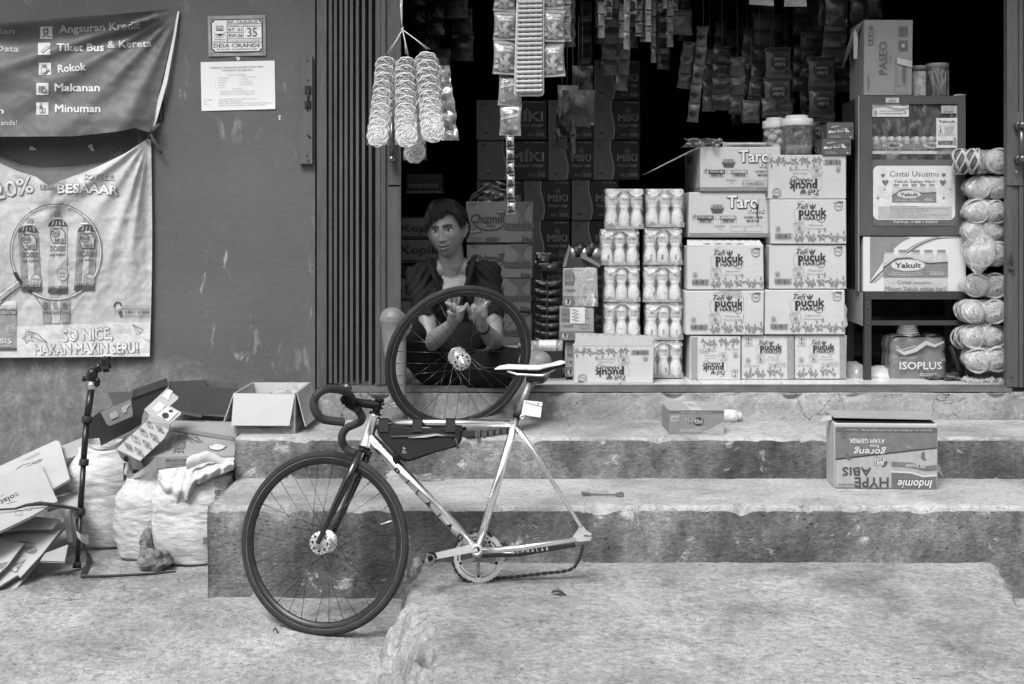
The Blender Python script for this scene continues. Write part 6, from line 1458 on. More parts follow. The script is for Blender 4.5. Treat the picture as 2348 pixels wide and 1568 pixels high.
mb = MB(); mb.grid(lambda u, v: at(lerp(1078, 1190, u) + 10 * nz(u * 5, v * 5), lerp(464, 415, math.sin(math.pi * u) ** .5 * v) , 6.62 + .05 * nz(u * 7, v * 7, 3)), 24, 14); solo('plastic_bag', mb, M('dim_bag', .08, .2, var=.6, scale=14, bump=1, bscale=12), at(1130, 460, 6.6), 'dark shiny plastic bag lying on the topmost wafer carton', 'plastic bag')
# ---------------------------------------------------------------- cracker bags hanging at the gate
CRK = M('cracker', .50, .65, var=.18, scale=50)
def cracker_mesh(seed):
    r = random.Random(seed); mb = MB(); R_ = .056
    mb.lathe([(R_ * .8, -.003), (R_ * .9, 0), (R_ * .8, .003)], (0, 0, 0), (0, 1, 0), 20, 1)
    for ring_ in range(6):
        rr = R_ * (.97 - .165 * ring_); n = max(10, int(44 * rr / R_)); P = []
        for i in range(n):
            a = 2 * math.pi * i / n + ring_
            P.append((rr * math.cos(a) + .0022 * math.sin(a * 9 + seed), -.0055 - .0035 * math.sin(a * 7 + ring_ * 2 + seed) - .0012 * ring_, rr * math.sin(a) + .0022 * math.cos(a * 8)))
        mb.tube(P, .0052, 6, closed=True, caps=False)
    return mb.mesh('cracker', [CRK, M('cracker_gap', .22, .8)])
CM = [cracker_mesh(s) for s in (1, 2, 3)]
CFILM = film('cracker_film', .10, .85, .06, .8)
KD = 5.66
knot = at(922, 68, KD)
mb = MB()
for dx in (-.006, 0, .005): mb.tube([at(921, -160, KD) + Vector((dx, .02, 0)), at(919.5, 10, KD) + Vector((dx * .7, .01, 0)), knot], .0016, 5)
mb.tube([at(918, 10, KD), at(920, 40, KD), knot, at(924, 62, KD)], .0022, 6)
mb.lathe([(.003, -.006), (.006, 0), (.003, .006)], knot, (0, 0, 1), 8)
str_ = solo('hanging_string', mb, STRING, knot, 'knotted pale string from which the bags of round crackers hang', 'string')
def cracker_bag(x0, y0, x1, y1, n, D, label, seed, r=25.5):
    """discs fanned like roof tiles from (x0, y0) down to (x1, y1), the lowest one in front"""
    t = thing('cracker_bag', at(x0, y0 - r, D), label, 'crackers', 'bags of round crackers hanging from one string'); rr = random.Random(seed)
    for k in range(n):
        f = k / (n - 1); o = link('cracker', CM[(k + seed) % 3], t); s = r * D / F / .060
        o.location = at(lerp(x0, x1, f) + rr.uniform(-1.5, 1.5), lerp(y0, y1, f), D - .013 * k) - t.location; o.scale = (s, s, s)
        o.rotation_euler = (Matrix.Rotation(.62 * (1 - f ** 3), 3, 'X') @ Matrix.Rotation(rr.uniform(-.12, .12), 3, 'Z') @ Matrix.Rotation(rr.uniform(0, 6.28), 3, 'Y')).to_euler()
    def fn(u, v):
        f = lerp(-.10, 1.12, v); a = lerp(-1.75, 1.75, u); c = at(lerp(x0, x1, f), lerp(y0, y1, f), D - .013 * n * f)
        wd = (r + 2.5) * D / F * (1 + .05 * nz(u * 7, v * 9, seed)) * (1 if v > .08 else .6)
        return (c.x + wd * math.sin(a), c.y + .020 - .05 * math.cos(a) + .006 * nz(u * 9, v * 14, seed), c.z)
    mb = MB(); mb.grid(fn, 20, 34); part(t, 'film', mb, CFILM)
    mb = MB(); top_ = at(x0, y0 - r - 1, D); mb.tube([top_, top_.lerp(knot, .55) + Vector((.004, 0, 0)), knot], .0016, 5); mb.tube([top_ + Vector((.012, 0, 0)), knot + Vector((.002, 0, 0))], .0011, 5); part(t, 'string', mb, STRING)
    return t
cracker_bag(886, 150, 867, 313, 10, KD, 'bag of round crackers on the left of the three front ones', 1, 25)
cracker_bag(930, 152, 932, 313, 10, KD - .02, 'bag of round crackers in the middle of the three front ones', 2, 26)
cracker_bag(979, 141, 993, 301, 10, KD - .04, 'bag of round crackers on the right with the longest row', 3, 27)
cracker_bag(940, 200, 950, 350, 7, KD + .10, 'bag of crackers hidden behind the middle one, its lowest cracker showing', 4, 25)
mb = MB()
mb.grid(lambda u, v: at(lerp(995, 1030, u) + 22 * v * u + 6 * nz(v * 7, u * 3), lerp(150, 322, v), KD + .03 + .03 * nz(u * 5, v * 9, 4)), 10, 30); solo('foil_bag', mb, M('bright_crinkle', .30, .15, .4, var=.7, scale=18, bump=1, bscale=14), at(1010, 300, KD + .03), 'crinkled shiny bag edge hanging behind the right cracker bag', 'bag')
# ---------------------------------------------------------------- cartons and small things on the steps
def nice_art(w, h):
    p = Print(); W, H = 270., 115.
    p.rect(0, 0, W, H, .20, 0); p.rect(0, H - 14, W, H, .12, 1); p.text('RASA STRAWBERRY  Strawberry Flavour', 60, H - 11, 7, .4, 150, .01, lay=2)
    p.poly([(170, 0), (W, 60), (W, 0)], .32, 1); p.line([(160, 2), (215, 30), (W, 62)], 3, .42, 2)
    p.poly([(10, 62), (48, 66), (50, 92), (12, 90)], .40, 1); p.text('AFI', 14, 68, 18, .1, 34, .03, .15, lay=2)
    p.text('Nice', 80, 58, 26, .06, 54, .07, lay=2); p.text('Nice', 80, 59, 26, .36, 53, .02, lay=4); p.text('choi', 128, 52, 24, .03, 38, .09, lay=2); p.text('choi', 128, 53, 24, .45, 36, .02, lay=4); p.disc(145, 62, 26, 22, .05, 1)
    p.text('NETTO 480 GRAM', 128, 30, 6, .45, 50, .01, lay=2); p.clutter(52, 22, 130, 2, 8, .4, 3)
    return p.scaled(w / W, h / H)
t = carton(1533, 941.5, 1659.5, 995.5, 5.505, .24, M('snack_box', .24, .7, var=.1, scale=6), 'small printed snack carton on the upper step', None, nice_art, seed=110, name='snack_carton')
w, h = 126.5 * 5.505 / F, 54 * 5.505 / F
p = Print(); p.rect(.0, .0, w, .30, .30, 0); p.poly([(w * .4, 0), (w * .62, 0), (w * .62, .3), (w * .4, .3)], .42, 1); p.clutter(w * .44, .2, .04, 5, .02, .2, 3, 2); put_print(t, p.mesh('lid_print'), face_frame((-w / 2, .0, h + .0004), (1, 0, 0), (0, 1, 0)), 'lid_print')
b = thing('plastic_jar', at(1674, 956, 5.84), 'pale plastic bottle lying on the upper step against the riser beside the snack carton', 'bottle')
a = at(1648, 955, 5.86)
mb = MB(); mb.lathe([(.028, 0), (.033, .004), (.033, .075), (.029, .086), (.021, .092), (.0215, .093), (.0215, .108), (.018, .110), (0, .1105)], a, (1, .12, 0), 22); part(b, 'body', mb, M('bottle_white', .50, .35, var=.1))
mb = MB(); mb.lathe([(.0335, .03), (.0335, .062)], a, (1, .12, 0), 22, cap=False); part(b, 'label', mb, M('bottle_tag', .55, .5, var=.35, scale=60))
W_, H_ = 235 * 5.2 / F, 151 * 5.2 / F
p = Print(.0006); S_ = (W_ / 500., H_ / 330.)
p.rect(6, 22, 492, 322, .34, 0); p.frame(3, 18, 496, 326, 3, .2, 1)
p.poly([(6, 22), (492, 22), (492, 178), (6, 118)], .15, 1); p.poly([(6, 118), (492, 178), (492, 186), (6, 124)], .05, 2); p.rect(6, 22, 492, 46, .10, 2)
p.text('Diproduksi oleh : PT INDOFOOD CBP SUKSES MAKMUR Tbk.  -  Indonesia', 30, 30, 9, .42, 410, .005, lay=4)
p.text('HYPE', 238, 272, 48, .07, 165, .03, lay=4); p.text('ABIS', 322, 222, 40, .07, 140, .03, lay=4)
p.text('Mi', 258, 172, 36, .05, 50, .07, .2, lay=3); p.text('Mi', 258, 173, 36, .58, 49, .025, .2, lay=5); p.text('goreng', 250, 128, 34, .05, 160, .07, .2, lay=3); p.text('goreng', 250, 129, 34, .58, 158, .025, .2, lay=5)
p.text('Rasa', 285, 108, 14, .5, 44, .02, lay=4); p.text('AYAM GEPREK', 256, 78, 22, .55, 172, .03, lay=4)
p.poly([(8, 322), (224, 322), (224, 246), (130, 250), (70, 268), (8, 262)], .13, 2); p.line([(8, 258), (70, 264), (130, 246), (224, 242)], 8, .5, 3); p.text('Indomie', 30, 282, 40, .03, 168, .08, .25, lay=3); p.text('Indomie', 30, 283, 40, .60, 165, .025, .25, lay=5); p.text('®', 205, 276, 10, .5)
p.poly([(8, 232), (60, 236), (130, 220), (224, 214), (224, 192), (130, 196), (60, 212), (8, 206)], .15, 3); p.text('Mi Instan', 64, 202, 20, .5, 92, .015, rot=.02, lay=5)
for x, y, a, g in ((70, 140, 2.0, .13), (150, 100, 2.6, .20), (245, 190, .5, .12), (440, 150, 2.4, .12)):
    P = [(x + 30 * t * math.cos(a) + 10 * math.sin(t * 3) * math.sin(a), y + 55 * t * math.sin(a) * .8 + 8 * math.sin(t * 3)) for t in [k / 6 for k in range(7)]]
    p.line(P, [3, 16, 19, 17, 13, 8, 2], g, 5); p.line(P[:2], 4, .05, 6)
p.text('GUNAKAN SEBELUM :', 392, 304, 10, .12, 92, .008, lay=4); p.ring(455, 62, 11, 11, 2, .05, 4)
p.scaled(*S_).turned(W_, H_)
t = carton(1913, 970, 2148, 1121, 5.2, .16, M('noodle_card', .42, .75, var=.08, scale=5), 'large upside-down noodle carton on the lower step', None, None, seed=111, name='noodle_carton', rz=-.05)
put_print(t, p.mesh('lettering'), wall_frame((-W_ / 2, -.0015, 0)), 'lettering')
mb = MB(); mb.hexa([(-W_ / 2 + .01, .004, H_), (W_ / 2 - .01, .004, H_), (W_ / 2 - .012, .15, H_), (-W_ / 2 + .01, .15, H_), (-W_ / 2 + .01, .004, H_ + .001), (W_ / 2 - .01, .004, H_ + .001), (W_ / 2 - .012, .15, H_ + .012), (-W_ / 2 + .01, .15, H_ + .015)]); part(t, 'gap_shadow', mb, BLACKC, world=False)  # black slab on the closed lid, standing in for a shadowed opening
mb = MB(); mb.hexa([(-W_ / 2 + .004, .02, H_ + .018), (W_ / 2 - .004, .02, H_ + .012), (W_ / 2 - .004, .2, H_ + .018), (-W_ / 2, .2, H_ + .022), (-W_ / 2 + .004, .02, H_ + .022), (W_ / 2 - .004, .02, H_ + .016), (W_ / 2 - .004, .2, H_ + .022), (-W_ / 2, .2, H_ + .026)]); part(t, 'lid_flap', mb, CARD, world=False)
mb = MB(); mb.plate([(-W_ / 2, .05, H_ + .004), (-W_ / 2 - .05, .06, H_ - .006), (-W_ / 2 - .03, .08, H_ + .014), (-W_ / 2 + .01, .08, H_ + .024)], (0, -1, .3), .003); part(t, 'torn_flap', mb, INNER, world=False)
c = onz(1381, 1133, Z1 + .006)
sp = thing('spanner', c, 'small open-ended spanner lying on the lower step', 'spanner')
mb = MB(); mb.bar(c + Vector((-.062, .004, 0)), c + Vector((.062, -.006, 0)), .008, .005); part(sp, 'shaft', mb, M('spanner_steel', .30, .35, .8, var=.2))
for s in (-1, 1):
    mb = MB(); q = c + Vector((.072 * s, .004 - .0055 * (s + 1), 0))
    for a in (.7, -.7): mb.bar(q + Vector((-.016 * s, 0, 0)), q + Vector((.012 * s, .020 * a / .7, .002)), .011, .009)
    part(sp, 'jaw', mb, MATS['spanner_steel'])
mb = MB(); r = random.Random(12); c = onz(972, 1100, Z1 + .004)
for k in range(60):
    a = r.uniform(-.6, .6) + (math.pi if r.random() < .5 else 0); q = c + Vector((r.gauss(0, .045), r.gauss(0, .025), r.uniform(.0, .018))); l = r.uniform(.03, .08)
    mb.tube([q, q + Vector((l * .5 * math.cos(a), l * .4 * math.sin(a), .006)), q + Vector((l * math.cos(a + .3), l * math.sin(a + .3), 0))], .0012, 4)
o = solo('straw', mb, M('dry_straw', .30, .9, var=.4, scale=40), c, 'small heap of dry straw swept against the riser behind the bicycle frame', 'straw');
for k, (px, py, z, l, lab) in enumerate(((1281, 1366, -.572, .05, 'dead dark leaf lying on the raised concrete in the foreground'), (2148, 938, Z2, 0, ''), (632, 1488, -.79, .02, 'small dark leaf bit on the street by the front wheel'))):
    if not lab: continue
    D_ = (ZC - z) * F / (py - HY); c = at(px, py, D_); zz = (zapron(c.x, c.y) if k == 0 else zstreet(c.x, c.y)) + .006
    c = Vector((c.x, c.y, zz)); mb = MB(); mb.grid(lambda u, v: (c.x + (u - .5) * l * 1.1, c.y + (v - .5) * l * .6 * math.sin(math.pi * min(.98, max(.02, u))), c.z + .010 * math.sin(math.pi * u * 1.3) + .008 * (v - .5) ** 2 * 4 + .006 * nz(u * 5, v * 4, k)), 12, 6); solo('leaf', mb, M('dead_leaf', .10 if k != 3 else .2, .8, var=.4, scale=60), c, lab, 'leaf')
mb = MB(); r = random.Random(5)
def crumb(x, y, z, s):
    a = r.uniform(0, 6); P = [(x + s * math.cos(a + k * 2.09), y + s * .8 * math.sin(a + k * 2.09), z) for k in range(3)]; mb.add(P + [(x + s * .2, y, z + s * r.uniform(.4, .9))], [(0, 1, 3), (1, 2, 3), (2, 0, 3)])
for k in range(700):
    y = r.uniform(3.3, 4.86); x = r.uniform(-1.9, 1.9); z = max(zapron(x, y) if -1.05 < x < 2.3 else -9, zstreet(x, y)); crumb(x, y, z, r.choice((.0025, .003, .004, .006)))
for k in range(260): crumb(r.uniform(-2.4, -1.25), r.uniform(4.6, 5.9), -.70, r.choice((.003, .004, .006)))
for k in range(160):
    if r.random() < .5: crumb(r.uniform(-1.15, 2.4), D2 - abs(r.gauss(0, .04)), Z1 + .002, r.choice((.002, .003, .005)))
    else: crumb(r.uniform(-1.15, 2.4), D3 - .012 - abs(r.gauss(0, .05)), Z2 + .002, r.choice((.002, .003, .005)))
o = link('grit', mb.mesh('grit', M('grit', .22, .9, var=.5, scale=300))); o['kind'] = 'stuff'
# ---------------------------------------------------------------- open noodle cup carton at the end of the upper step
def plate_part(root, name, P, mat, th=.004, n=None, **k):
    mb = MB(); P = [Vector(p) for p in P]
    nn = (P[1] - P[0]).cross(P[2] - P[1]).normalized()
    if nn.y > 0: P = P[::-1]; nn = -nn
    mb.plate(P, nn, th); return part(root, name, mb, mat, **k)
x0, x1, ya, yb, zb, zt = wx(536, 5.51), wx(677, 5.51), 5.51, 5.912, Z2 + .001, Z2 + .184
oc = thing('open_carton', ((x0 + x1) / 2, ya, zb), 'open noodle cup carton with its flaps folded out at the end of the upper step', 'carton')
mb = MB(); th = .004
mb.box(x0, ya, zb, x1, yb, zb + th); mb.box(x0, ya, zb + th, x1, ya + th, zt); mb.box(x0, yb - th, zb + th, x1, yb, zt); mb.box(x0, ya + th, zb + th, x0 + th, yb - th, zt); mb.box(x1 - th, ya + th, zb + th, x1, yb - th, zt); part(oc, 'body', mb, M('printed_card', .30, .75, var=.1, scale=6))
IN2 = M('carton_inside', .46, .8, var=.06, scale=4, bump=.15, bscale=40, bstretch=(1, 1, .05))
mb = MB(); mb.box(x0 + th + .001, yb - th - .002, zb + .006, x1 - th - .001, yb - th - .0005, zt - .001); mb.box(x0 + th + .0005, ya + th + .001, zb + .006, x0 + th + .002, yb - th - .0025, zt - .001); mb.box(x1 - th - .002, ya + th + .001, zb + .006, x1 - th - .0005, yb - th - .0025, zt - .001); part(oc, 'lining', mb, IN2)
plate_part(oc, 'flap', [(x0, ya - .002, zt), (x1 - .002, ya - .002, zt - .004), (x1 - .022, ya - .030, zt - .142), (x0 - .004, ya - .034, zt - .140)], IN2)
plate_part(oc, 'flap', [(x1 + .002, ya + .01, zt), (x1 + .002, yb - .005, zt), (x1 + .055, yb - .03, zt - .150), (x1 + .040, ya + .02, zt - .155)], IN2)
plate_part(oc, 'flap', [(x0 - .002, ya, zt), (x0 - .002, yb, zt), (x0 - .055, yb, zt - .13), (x0 - .048, ya, zt - .13)], IN2)
mb = MB(); mb.grid(lambda u, v: (lerp(x0 + .12, x1 - .02, u), lerp(ya + .15, yb - .05, v), zt - .03 + .03 * nz(u * 5, v * 5, 3) + .025 * u), 14, 10); part(oc, 'plastic', mb, film('box_film', .5, .6, .15, .8))
p = Print(); w = x1 - x0; p.rect(.004, .004, w - .004, .08, .20, 0); p.frame(.002, .002, w - .002, .1, .001, .45, 1); p.text('BPOM RI MD 931509173002', .012, .013, .008, .42, .11, .01, lay=2); p.text('3 MENIT', .025, .036, .012, .5, .045, .03, lay=2); p.poly([(.09, .045), (.19, .045), (.185, .028), (.15, .022), (.10, .030)], .10, 1); p.text('AYAM BAWANG', .14, .033, .010, .5, .08, .02, al='c', lay=3)
p.ring(w - .032, .032, .027, .026, .002, .5, 2); p.text('24', w - .032, .030, .020, .5, .035, .01, al='c', lay=3); p.text('CUP', w - .032, .017, .008, .5, .02, .015, al='c', lay=3)
o = link('lettering', p.mesh('lettering'), oc); o.matrix_local = wall_frame(Vector((x0, ya - .001, zb)) - oc.location)
p = Print(); p.rect(.01, .005, .37, .075, .22, 0); p.text('AYAM', .05, .02, .02, .5, .07, .03, lay=2); p.clutter(.2, .06, .12, 3, .012, .5, 3, 2); o = link('side_print', p.mesh('side_print'), oc); o.matrix_local = face_frame(Vector((x1 + .0008, ya, zb)) - oc.location, (0, 1, 0), (0, 0, 1))
# ---------------------------------------------------------------- sacks
SACK = M('woven_sack', .54, .55, var=.24, scale=5, var2=.12, scale2=90, bump=.8, bscale=20, bstretch=(1, 1, 2.2))
def sack(cx, cy, rx, ry, z0, z1, label, seed, lean=(0, 0), dirt=.3, neck=.55):
    t = thing('sack', (cx, cy, z0), label, 'sack', 'stuffed pale sacks beside the steps')
    def fn(u, v):
        a = 2 * math.pi * u; cx_, cy_ = math.cos(a), math.sin(a); q = 2.6; rr = (abs(cx_) ** q + abs(cy_) ** q) ** (-1 / q)
        prof = (.70 + .34 * math.sin(min(1, v * 2.2 + .12) * 1.57)) * (1 - (1 - neck) * sst(.72, 1.0, v)) * (1 if v > .03 else .85)
        A_, B_ = math.cos(a) * 1.6, math.sin(a) * 1.6; cre = .055 * (.35 - abs(nz(v * 7 + A_ * .6, A_ + seed, B_))) + .065 * (.3 - abs(nz(v * 17, A_ * 1.6, B_ * 1.6 + seed))) * sst(1.2, .2, abs(v - .75) * 2) + .05 * nz(v * 3, A_, B_ + seed) + .05 * (.3 - abs(nz(v * 2.5 + seed, A_ * 4, B_ * 4))) * sst(.6, 1, v)
        return (cx + (rx * cx_ * rr * (prof + cre)) + lean[0] * v * v, cy + ry * cy_ * rr * (prof + cre) + lean[1] * v, z0 + (z1 - z0) * v + .012 * nz(a * 1.2, v * 4, seed) * v)
    mb = MB(); mb.grid(fn, 72, 60, 0, True, True)
    k = len(mb.v); topi = list(range(k - 72, k)); c = sum((Vector(mb.v[i]) for i in topi), Vector()) / 72; mb.v.append(tuple(c + Vector((0, 0, .004))));
    for i in range(72): mb.f.append((topi[i], topi[(i + 1) % 72], k)); mb.m.append(0); mb.s.append(True)
    part(t, 'body', mb, SACK); return t, fn
zs1 = zstreet(-1.75, 5.7)
s1, f1 = sack(-1.90, 5.72, .175, .15, zs1, -.25, 'tall stuffed sack standing against the wall behind the monopod', 1, (.02, 0), neck=.75)
s2, f2 = sack(-1.672, 5.50, .110, .11, zstreet(-1.67, 5.45), -.345, 'plain stuffed white sack in the middle, open at the top, behind the rocks', 5, (.015, 0), neck=.62)
s3, f3 = sack(-1.415, 5.43, .172, .15, zstreet(-1.42, 5.3), -.325, 'printed stuffed sack with a draped folded mouth against the step end', 9, (.01, .02), neck=.9)
def mouth(root, c, rx, ry, h, seed, name='mouth', flare=1.3):
    mb = MB()
    def fn(u, v):
        a = 2 * math.pi * u; r_ = lerp(.85, flare, v) * (1 + .22 * nz(math.cos(a) * 2, math.sin(a) * 2 + v, seed) + .10 * math.sin(a * 5 + seed) * v)
        return (c[0] + rx * math.cos(a) * r_, c[1] + ry * math.sin(a) * r_, c[2] + h * v * (1 + .5 * math.sin(a * 2 + seed)) + .02 * nz(a, v * 3, seed))
    mb.grid(fn, 60, 10, 0, True, True); return part(root, name, mb, SACK)
mouth(s2, (-1.64, 5.50, -.36), .075, .07, .07, 3)
mouth(s1, (-1.88, 5.72, -.27), .12, .10, .06, 8, flare=1.1)
mb = MB()
def fn(u, v):
    px = lerp(363, 536, u); top = interp([(363, 1078), (400, 1072), (450, 1066), (500, 1052), (536, 1048)], px); bot = interp([(363, 1112), (385, 1140), (405, 1153), (428, 1146), (450, 1112), (490, 1094), (536, 1076)], px)
    w_ = .018 * nz(u * 9, v * 3, 2) + .010 * math.sin(u * 40 + v * 5)
    return at(px + 4 * nz(v * 4, u * 5), lerp(top, bot, v), 5.50 - .22 * math.sin(math.pi * (.25 + .5 * u)) * (.35 + .65 * sst(0, .7, v)) - w_ - .03 * math.sin(math.pi * v))
mb.grid(fn, 60, 18); part(s3, 'folded_mouth', mb, SACK)
mb = MB()
def fn(u, v):
    c = at(470, 1066, 5.36); a = 2 * math.pi * u
    P = at(lerp(432, 536, u), 1062 - 14 * math.sin(math.pi * u) - 8 * u * math.sin(u * 6), 5.33 + .06 * u); r_ = .028 * (1 - .5 * u) * (1 + .2 * nz(u * 6, v * 3))
    b = 2 * math.pi * v; return P + Vector((.15 * r_ * math.cos(b), r_ * math.cos(b) * .8, r_ * math.sin(b)))
mb.grid(fn, 30, 14); part(s3, 'twisted_neck', mb, SACK)
p = Print(.002); p.text('Bungasari', 0, 0, .020, .10, .15, .02, rot=-math.pi / 2); p.ring(.012, .025, .011, .011, .002, .12, 1, 16); p.line([(-.09, .12), (-.09, .03), (-.03, .03)], .003, .12, 1); p.line([(-.05, .10), (-.05, .03)], .002, .15, 1); p.text('JA', .05, .10, .05, .16, .05, .02, .1); p.clutter(-.02, -.19, .05, 3, .012, .15, 2)
for k in range(3): p.rect(-.035 + .022 * k, -.25, -.02 + .022 * k, -.215, .2, 1)
p.cut(.03)
def onsack(x, y, z):
    a = -math.pi / 2 + .62 + x / .17; v = (y + .37) / .42
    q = Vector(f3((a / (2 * math.pi)) % 1, min(.98, max(.02, v)))); d = (q - Vector((-1.415, 5.43, q.z))).normalized(); return tuple(q + d * (.004 + z) - s3.location)
o = link('lettering', p.mapped(onsack).mesh('lettering'), s3)
ROCK = concrete('rock_concrete', .24, .16, .33, bump=1.0, seed=31, fine=.5)
def rock(c, r_, seed, label):
    mb = MB()
    def fn(u, v):
        a = 2 * math.pi * u; b = math.pi * (v - .5); d = Vector((math.cos(a) * math.cos(b), math.sin(a) * math.cos(b), math.sin(b)))
        k = 1 + .35 * nz(d.x * 1.6 + seed, d.y * 1.6, d.z * 1.6) + .16 * nz(d.x * 4 + seed, d.y * 4, d.z * 4) + .06 * nz(d.x * 11, d.y * 11, d.z * 11 + seed)
        return (c[0] + r_[0] * d.x * k, c[1] + r_[1] * d.y * k, c[2] + max(-.8 * r_[2], r_[2] * d.z * k))
    mb.grid(fn, 48, 30, 0, True, True); return solo('rock', mb, ROCK, c, label, 'rock')
q = onz(350, 1300, -.70)
rock((at(349, 1280, 5.24).x, 5.28, -.665), (.066, .055, .05), 2, 'broad lump of broken concrete lying in front of the white sacks')
rock((at(333, 1260, 5.32).x, 5.36, -.635), (.038, .032, .085), 6, 'upright shard of broken concrete behind the broad lump')
# ---------------------------------------------------------------- tile box, dark open carton, folded printed carton on the sacks
tb = thing('tile_box', at(430, 1060, 5.5), 'flat kraft tile box lying across the sacks, a hole torn in its lid', 'carton')
A = [at(300, 1048, 5.44), at(537, 1044, 5.44), at(547, 966, 5.88), at(330, 962, 5.88)]; dn = Vector((0, .01, -.058))
mb = MB(); mb.hexa([p_ + dn for p_ in A] + A); part(tb, 'body', mb, M('tile_card', .26, .8, var=.1, scale=5, bump=.15, bscale=25, bstretch=(1, 1, 8)))
ux = (A[1] - A[0]); uy = (A[3] - A[0]); up = ux.cross(uy).normalized()
def onlid(x, y, z): return tuple(A[0] + ux * x + (uy * (1 - x) + (A[2] - A[1]) * x) * y + up * (z + .0012) - tb.location)
p = Print(.0008); p.text('MULIATILE', .40, .66, .10, .12, .58, .012, rot=-math.pi / 2); p.text('PORCELAIN TILE', .33, .58, .035, .16, .40, .0, rot=-math.pi / 2); p.line([(.50, .52), (.56, .36), (.66, .36), (.60, .52), (.50, .52), (.64, .36)], .012, .13, 1); p.line([(.58, .52), (.66, .38)], .012, .13, 1); p.poly([(.02, .84), (.98, .40), (.98, .52), (.05, .92)], .19, 0)
P = [(.82 + .085 * math.cos(a) * (1 + .12 * math.sin(5 * a)), .22 + .085 * math.sin(a) * (1 + .1 * math.sin(4 * a + 1))) for a in [2 * math.pi * k / 18 for k in range(18)]]; p.poly(P, .52, 2); p.line(P, .008, .12, 3, True); p.cut(.08)
link('lid_print', p.mapped(onlid).mesh('lid_print'), tb)
p = Print(.0008); L_ = ux.length; p.frame(.155, .008, .255, .048, .0015, .10, 1); p.rect(.155, .036, .255, .048, .12, 1); p.text('CALL CENTER', .205, .039, .006, .36, .06, .01, al='c', lay=2); p.text('+ 62 812-2160-0900', .205, .021, .009, .1, .09, .015, al='c', lay=2); p.text('SENIN - JUMAT (08.00 - 17.00 WIB)', .205, .011, .005, .12, .09, .005, al='c', lay=2)
for k in range(3): p.frame(.285 + .032 * k, .014, .312 + .032 * k, .046, .0012, .12, 1); p.disc(.298 + .032 * k, .03, .006, .010, .14, 2, 10)
o = link('lettering', p.mesh('lettering'), tb); o.matrix_local = face_frame(A[0] + dn - tb.location + Vector((0, -.0012, 0)), ux, -dn)
dc = thing('dark_open_carton', at(400, 960, 5.8), 'large open carton with a dark inside standing behind the tile box', 'carton')
DKI = M('dark_card_inside', .055, .8, var=.15, scale=5, bump=.1, bscale=25)
def pan(root, name, pts, D, mat, th=.004):
    P = [at(x, y, D(x, y) if callable(D) else D) for x, y in pts]
    return plate_part(root, name, P, mat, th)
dd = lambda x, y: lerp(5.60, 5.86, (x - 203) / 183)
pan(dc, 'left_panel', [(305, 894), (383, 867), (386, 884), (352, 930), (324, 972), (304, 985), (232, 1022), (228, 1004), (203, 1006), (203, 964), (228, 944), (300, 917)], dd, DKI)
pan(dc, 'top_strip', [(306, 893), (382.5, 866.5), (385, 883), (302, 913)], lambda x, y: dd(x, y) - .006, M('dark_card_strip', .085, .7, var=.3, scale=14))
pan(dc, 'flap', [(231, 944), (300, 915), (304.5, 950), (302, 955), (252, 976), (246, 973)], lambda x, y: dd(x, y) - .03 - .0012 * (y - 915), M('grey_flap', .20, .75, var=.12, scale=12))
pan(dc, 'torn_paper', [(251, 948), (262, 944), (263, 940), (270, 948), (271, 955), (262, 959), (254, 962)], lambda x, y: dd(x, y) - .036 - .0012 * (y - 915), M('torn_paper', .36, .8), .001)
pan(dc, 'torn_paper', [(278, 934), (290, 928), (300, 926), (291, 936), (290, 944), (282, 947)], lambda x, y: dd(x, y) - .036 - .0012 * (y - 915), M('torn_paper', .36, .8), .001)
pan(dc, 'back_panel', [(247, 900), (306, 897), (301, 916), (261, 931)], 5.89, M('dark_card_back', .09, .8, var=.15, scale=6))
pan(dc, 'right_panel', [(387, 875.5), (472, 872), (472, 884), (480, 888), (546, 890), (541, 930), (527, 958), (415, 948), (389, 929)], 5.87, DKI)
pan(dc, 'rear_flap', [(388, 874), (472, 870.5), (546, 878), (547, 889), (480, 887), (472, 883), (388, 884)], 5.89, M('dark_card_strip', .085, .7, var=.3, scale=14))
pan(dc, 'bottom_flap', [(395, 946), (462, 957), (463, 951), (400, 940)], 5.85, M('dark_card_back', .09, .8, var=.15, scale=6)); pan(dc, 'bottom_flap', [(466, 952), (528, 957), (528, 951), (467, 950)], 5.85, MATS['dark_card_back'])
fc = thing('folded_carton', at(330, 1000, 5.35), 'long folded carton printed with handling symbols lying across the tile box', 'carton')
FCM = M('grey_carton', .34, .75, var=.08, scale=8)
fd = lambda x, y: 5.38 + (1060 - y) * .0020
pan(fc, 'upper_flap', [(330, 939), (382, 891), (408, 909), (408, 914), (390, 930), (387, 931), (342, 951)], lambda x, y: fd(x, y) - .002, FCM)
pan(fc, 'white_label', [(349, 937), (366, 920), (379, 930), (361, 948)], lambda x, y: fd(x, y) - .008, M('label_white', .52, .6), .001)
pan(fc, 'torn_tape', [(372, 908), (388, 892), (396, 897), (391, 905), (386, 918), (378, 912)], lambda x, y: fd(x, y) - .008, MATS['label_white'], .001)
pan(fc, 'end_panel', [(342, 951), (388, 929.5), (415, 945), (414, 950), (390, 971)], lambda x, y: fd(x, y) - .012, FCM)
pan(fc, 'end_label', [(360, 952), (384, 933), (409, 944), (386, 966)], lambda x, y: fd(x, y) - .018, MATS['label_white'], .001)
pan(fc, 'fold', [(341, 951), (390, 971), (386, 988), (338, 966)], lambda x, y: fd(x, y) - .02 + (.03 if y > 980 else 0), M('grey_carton_fold', .27, .75, var=.1, scale=8))
pan(fc, 'main_panel', [(338, 963), (387, 985), (375, 1006), (321, 1056), (266, 1030)], lambda x, y: fd(x, y) - .012, FCM)
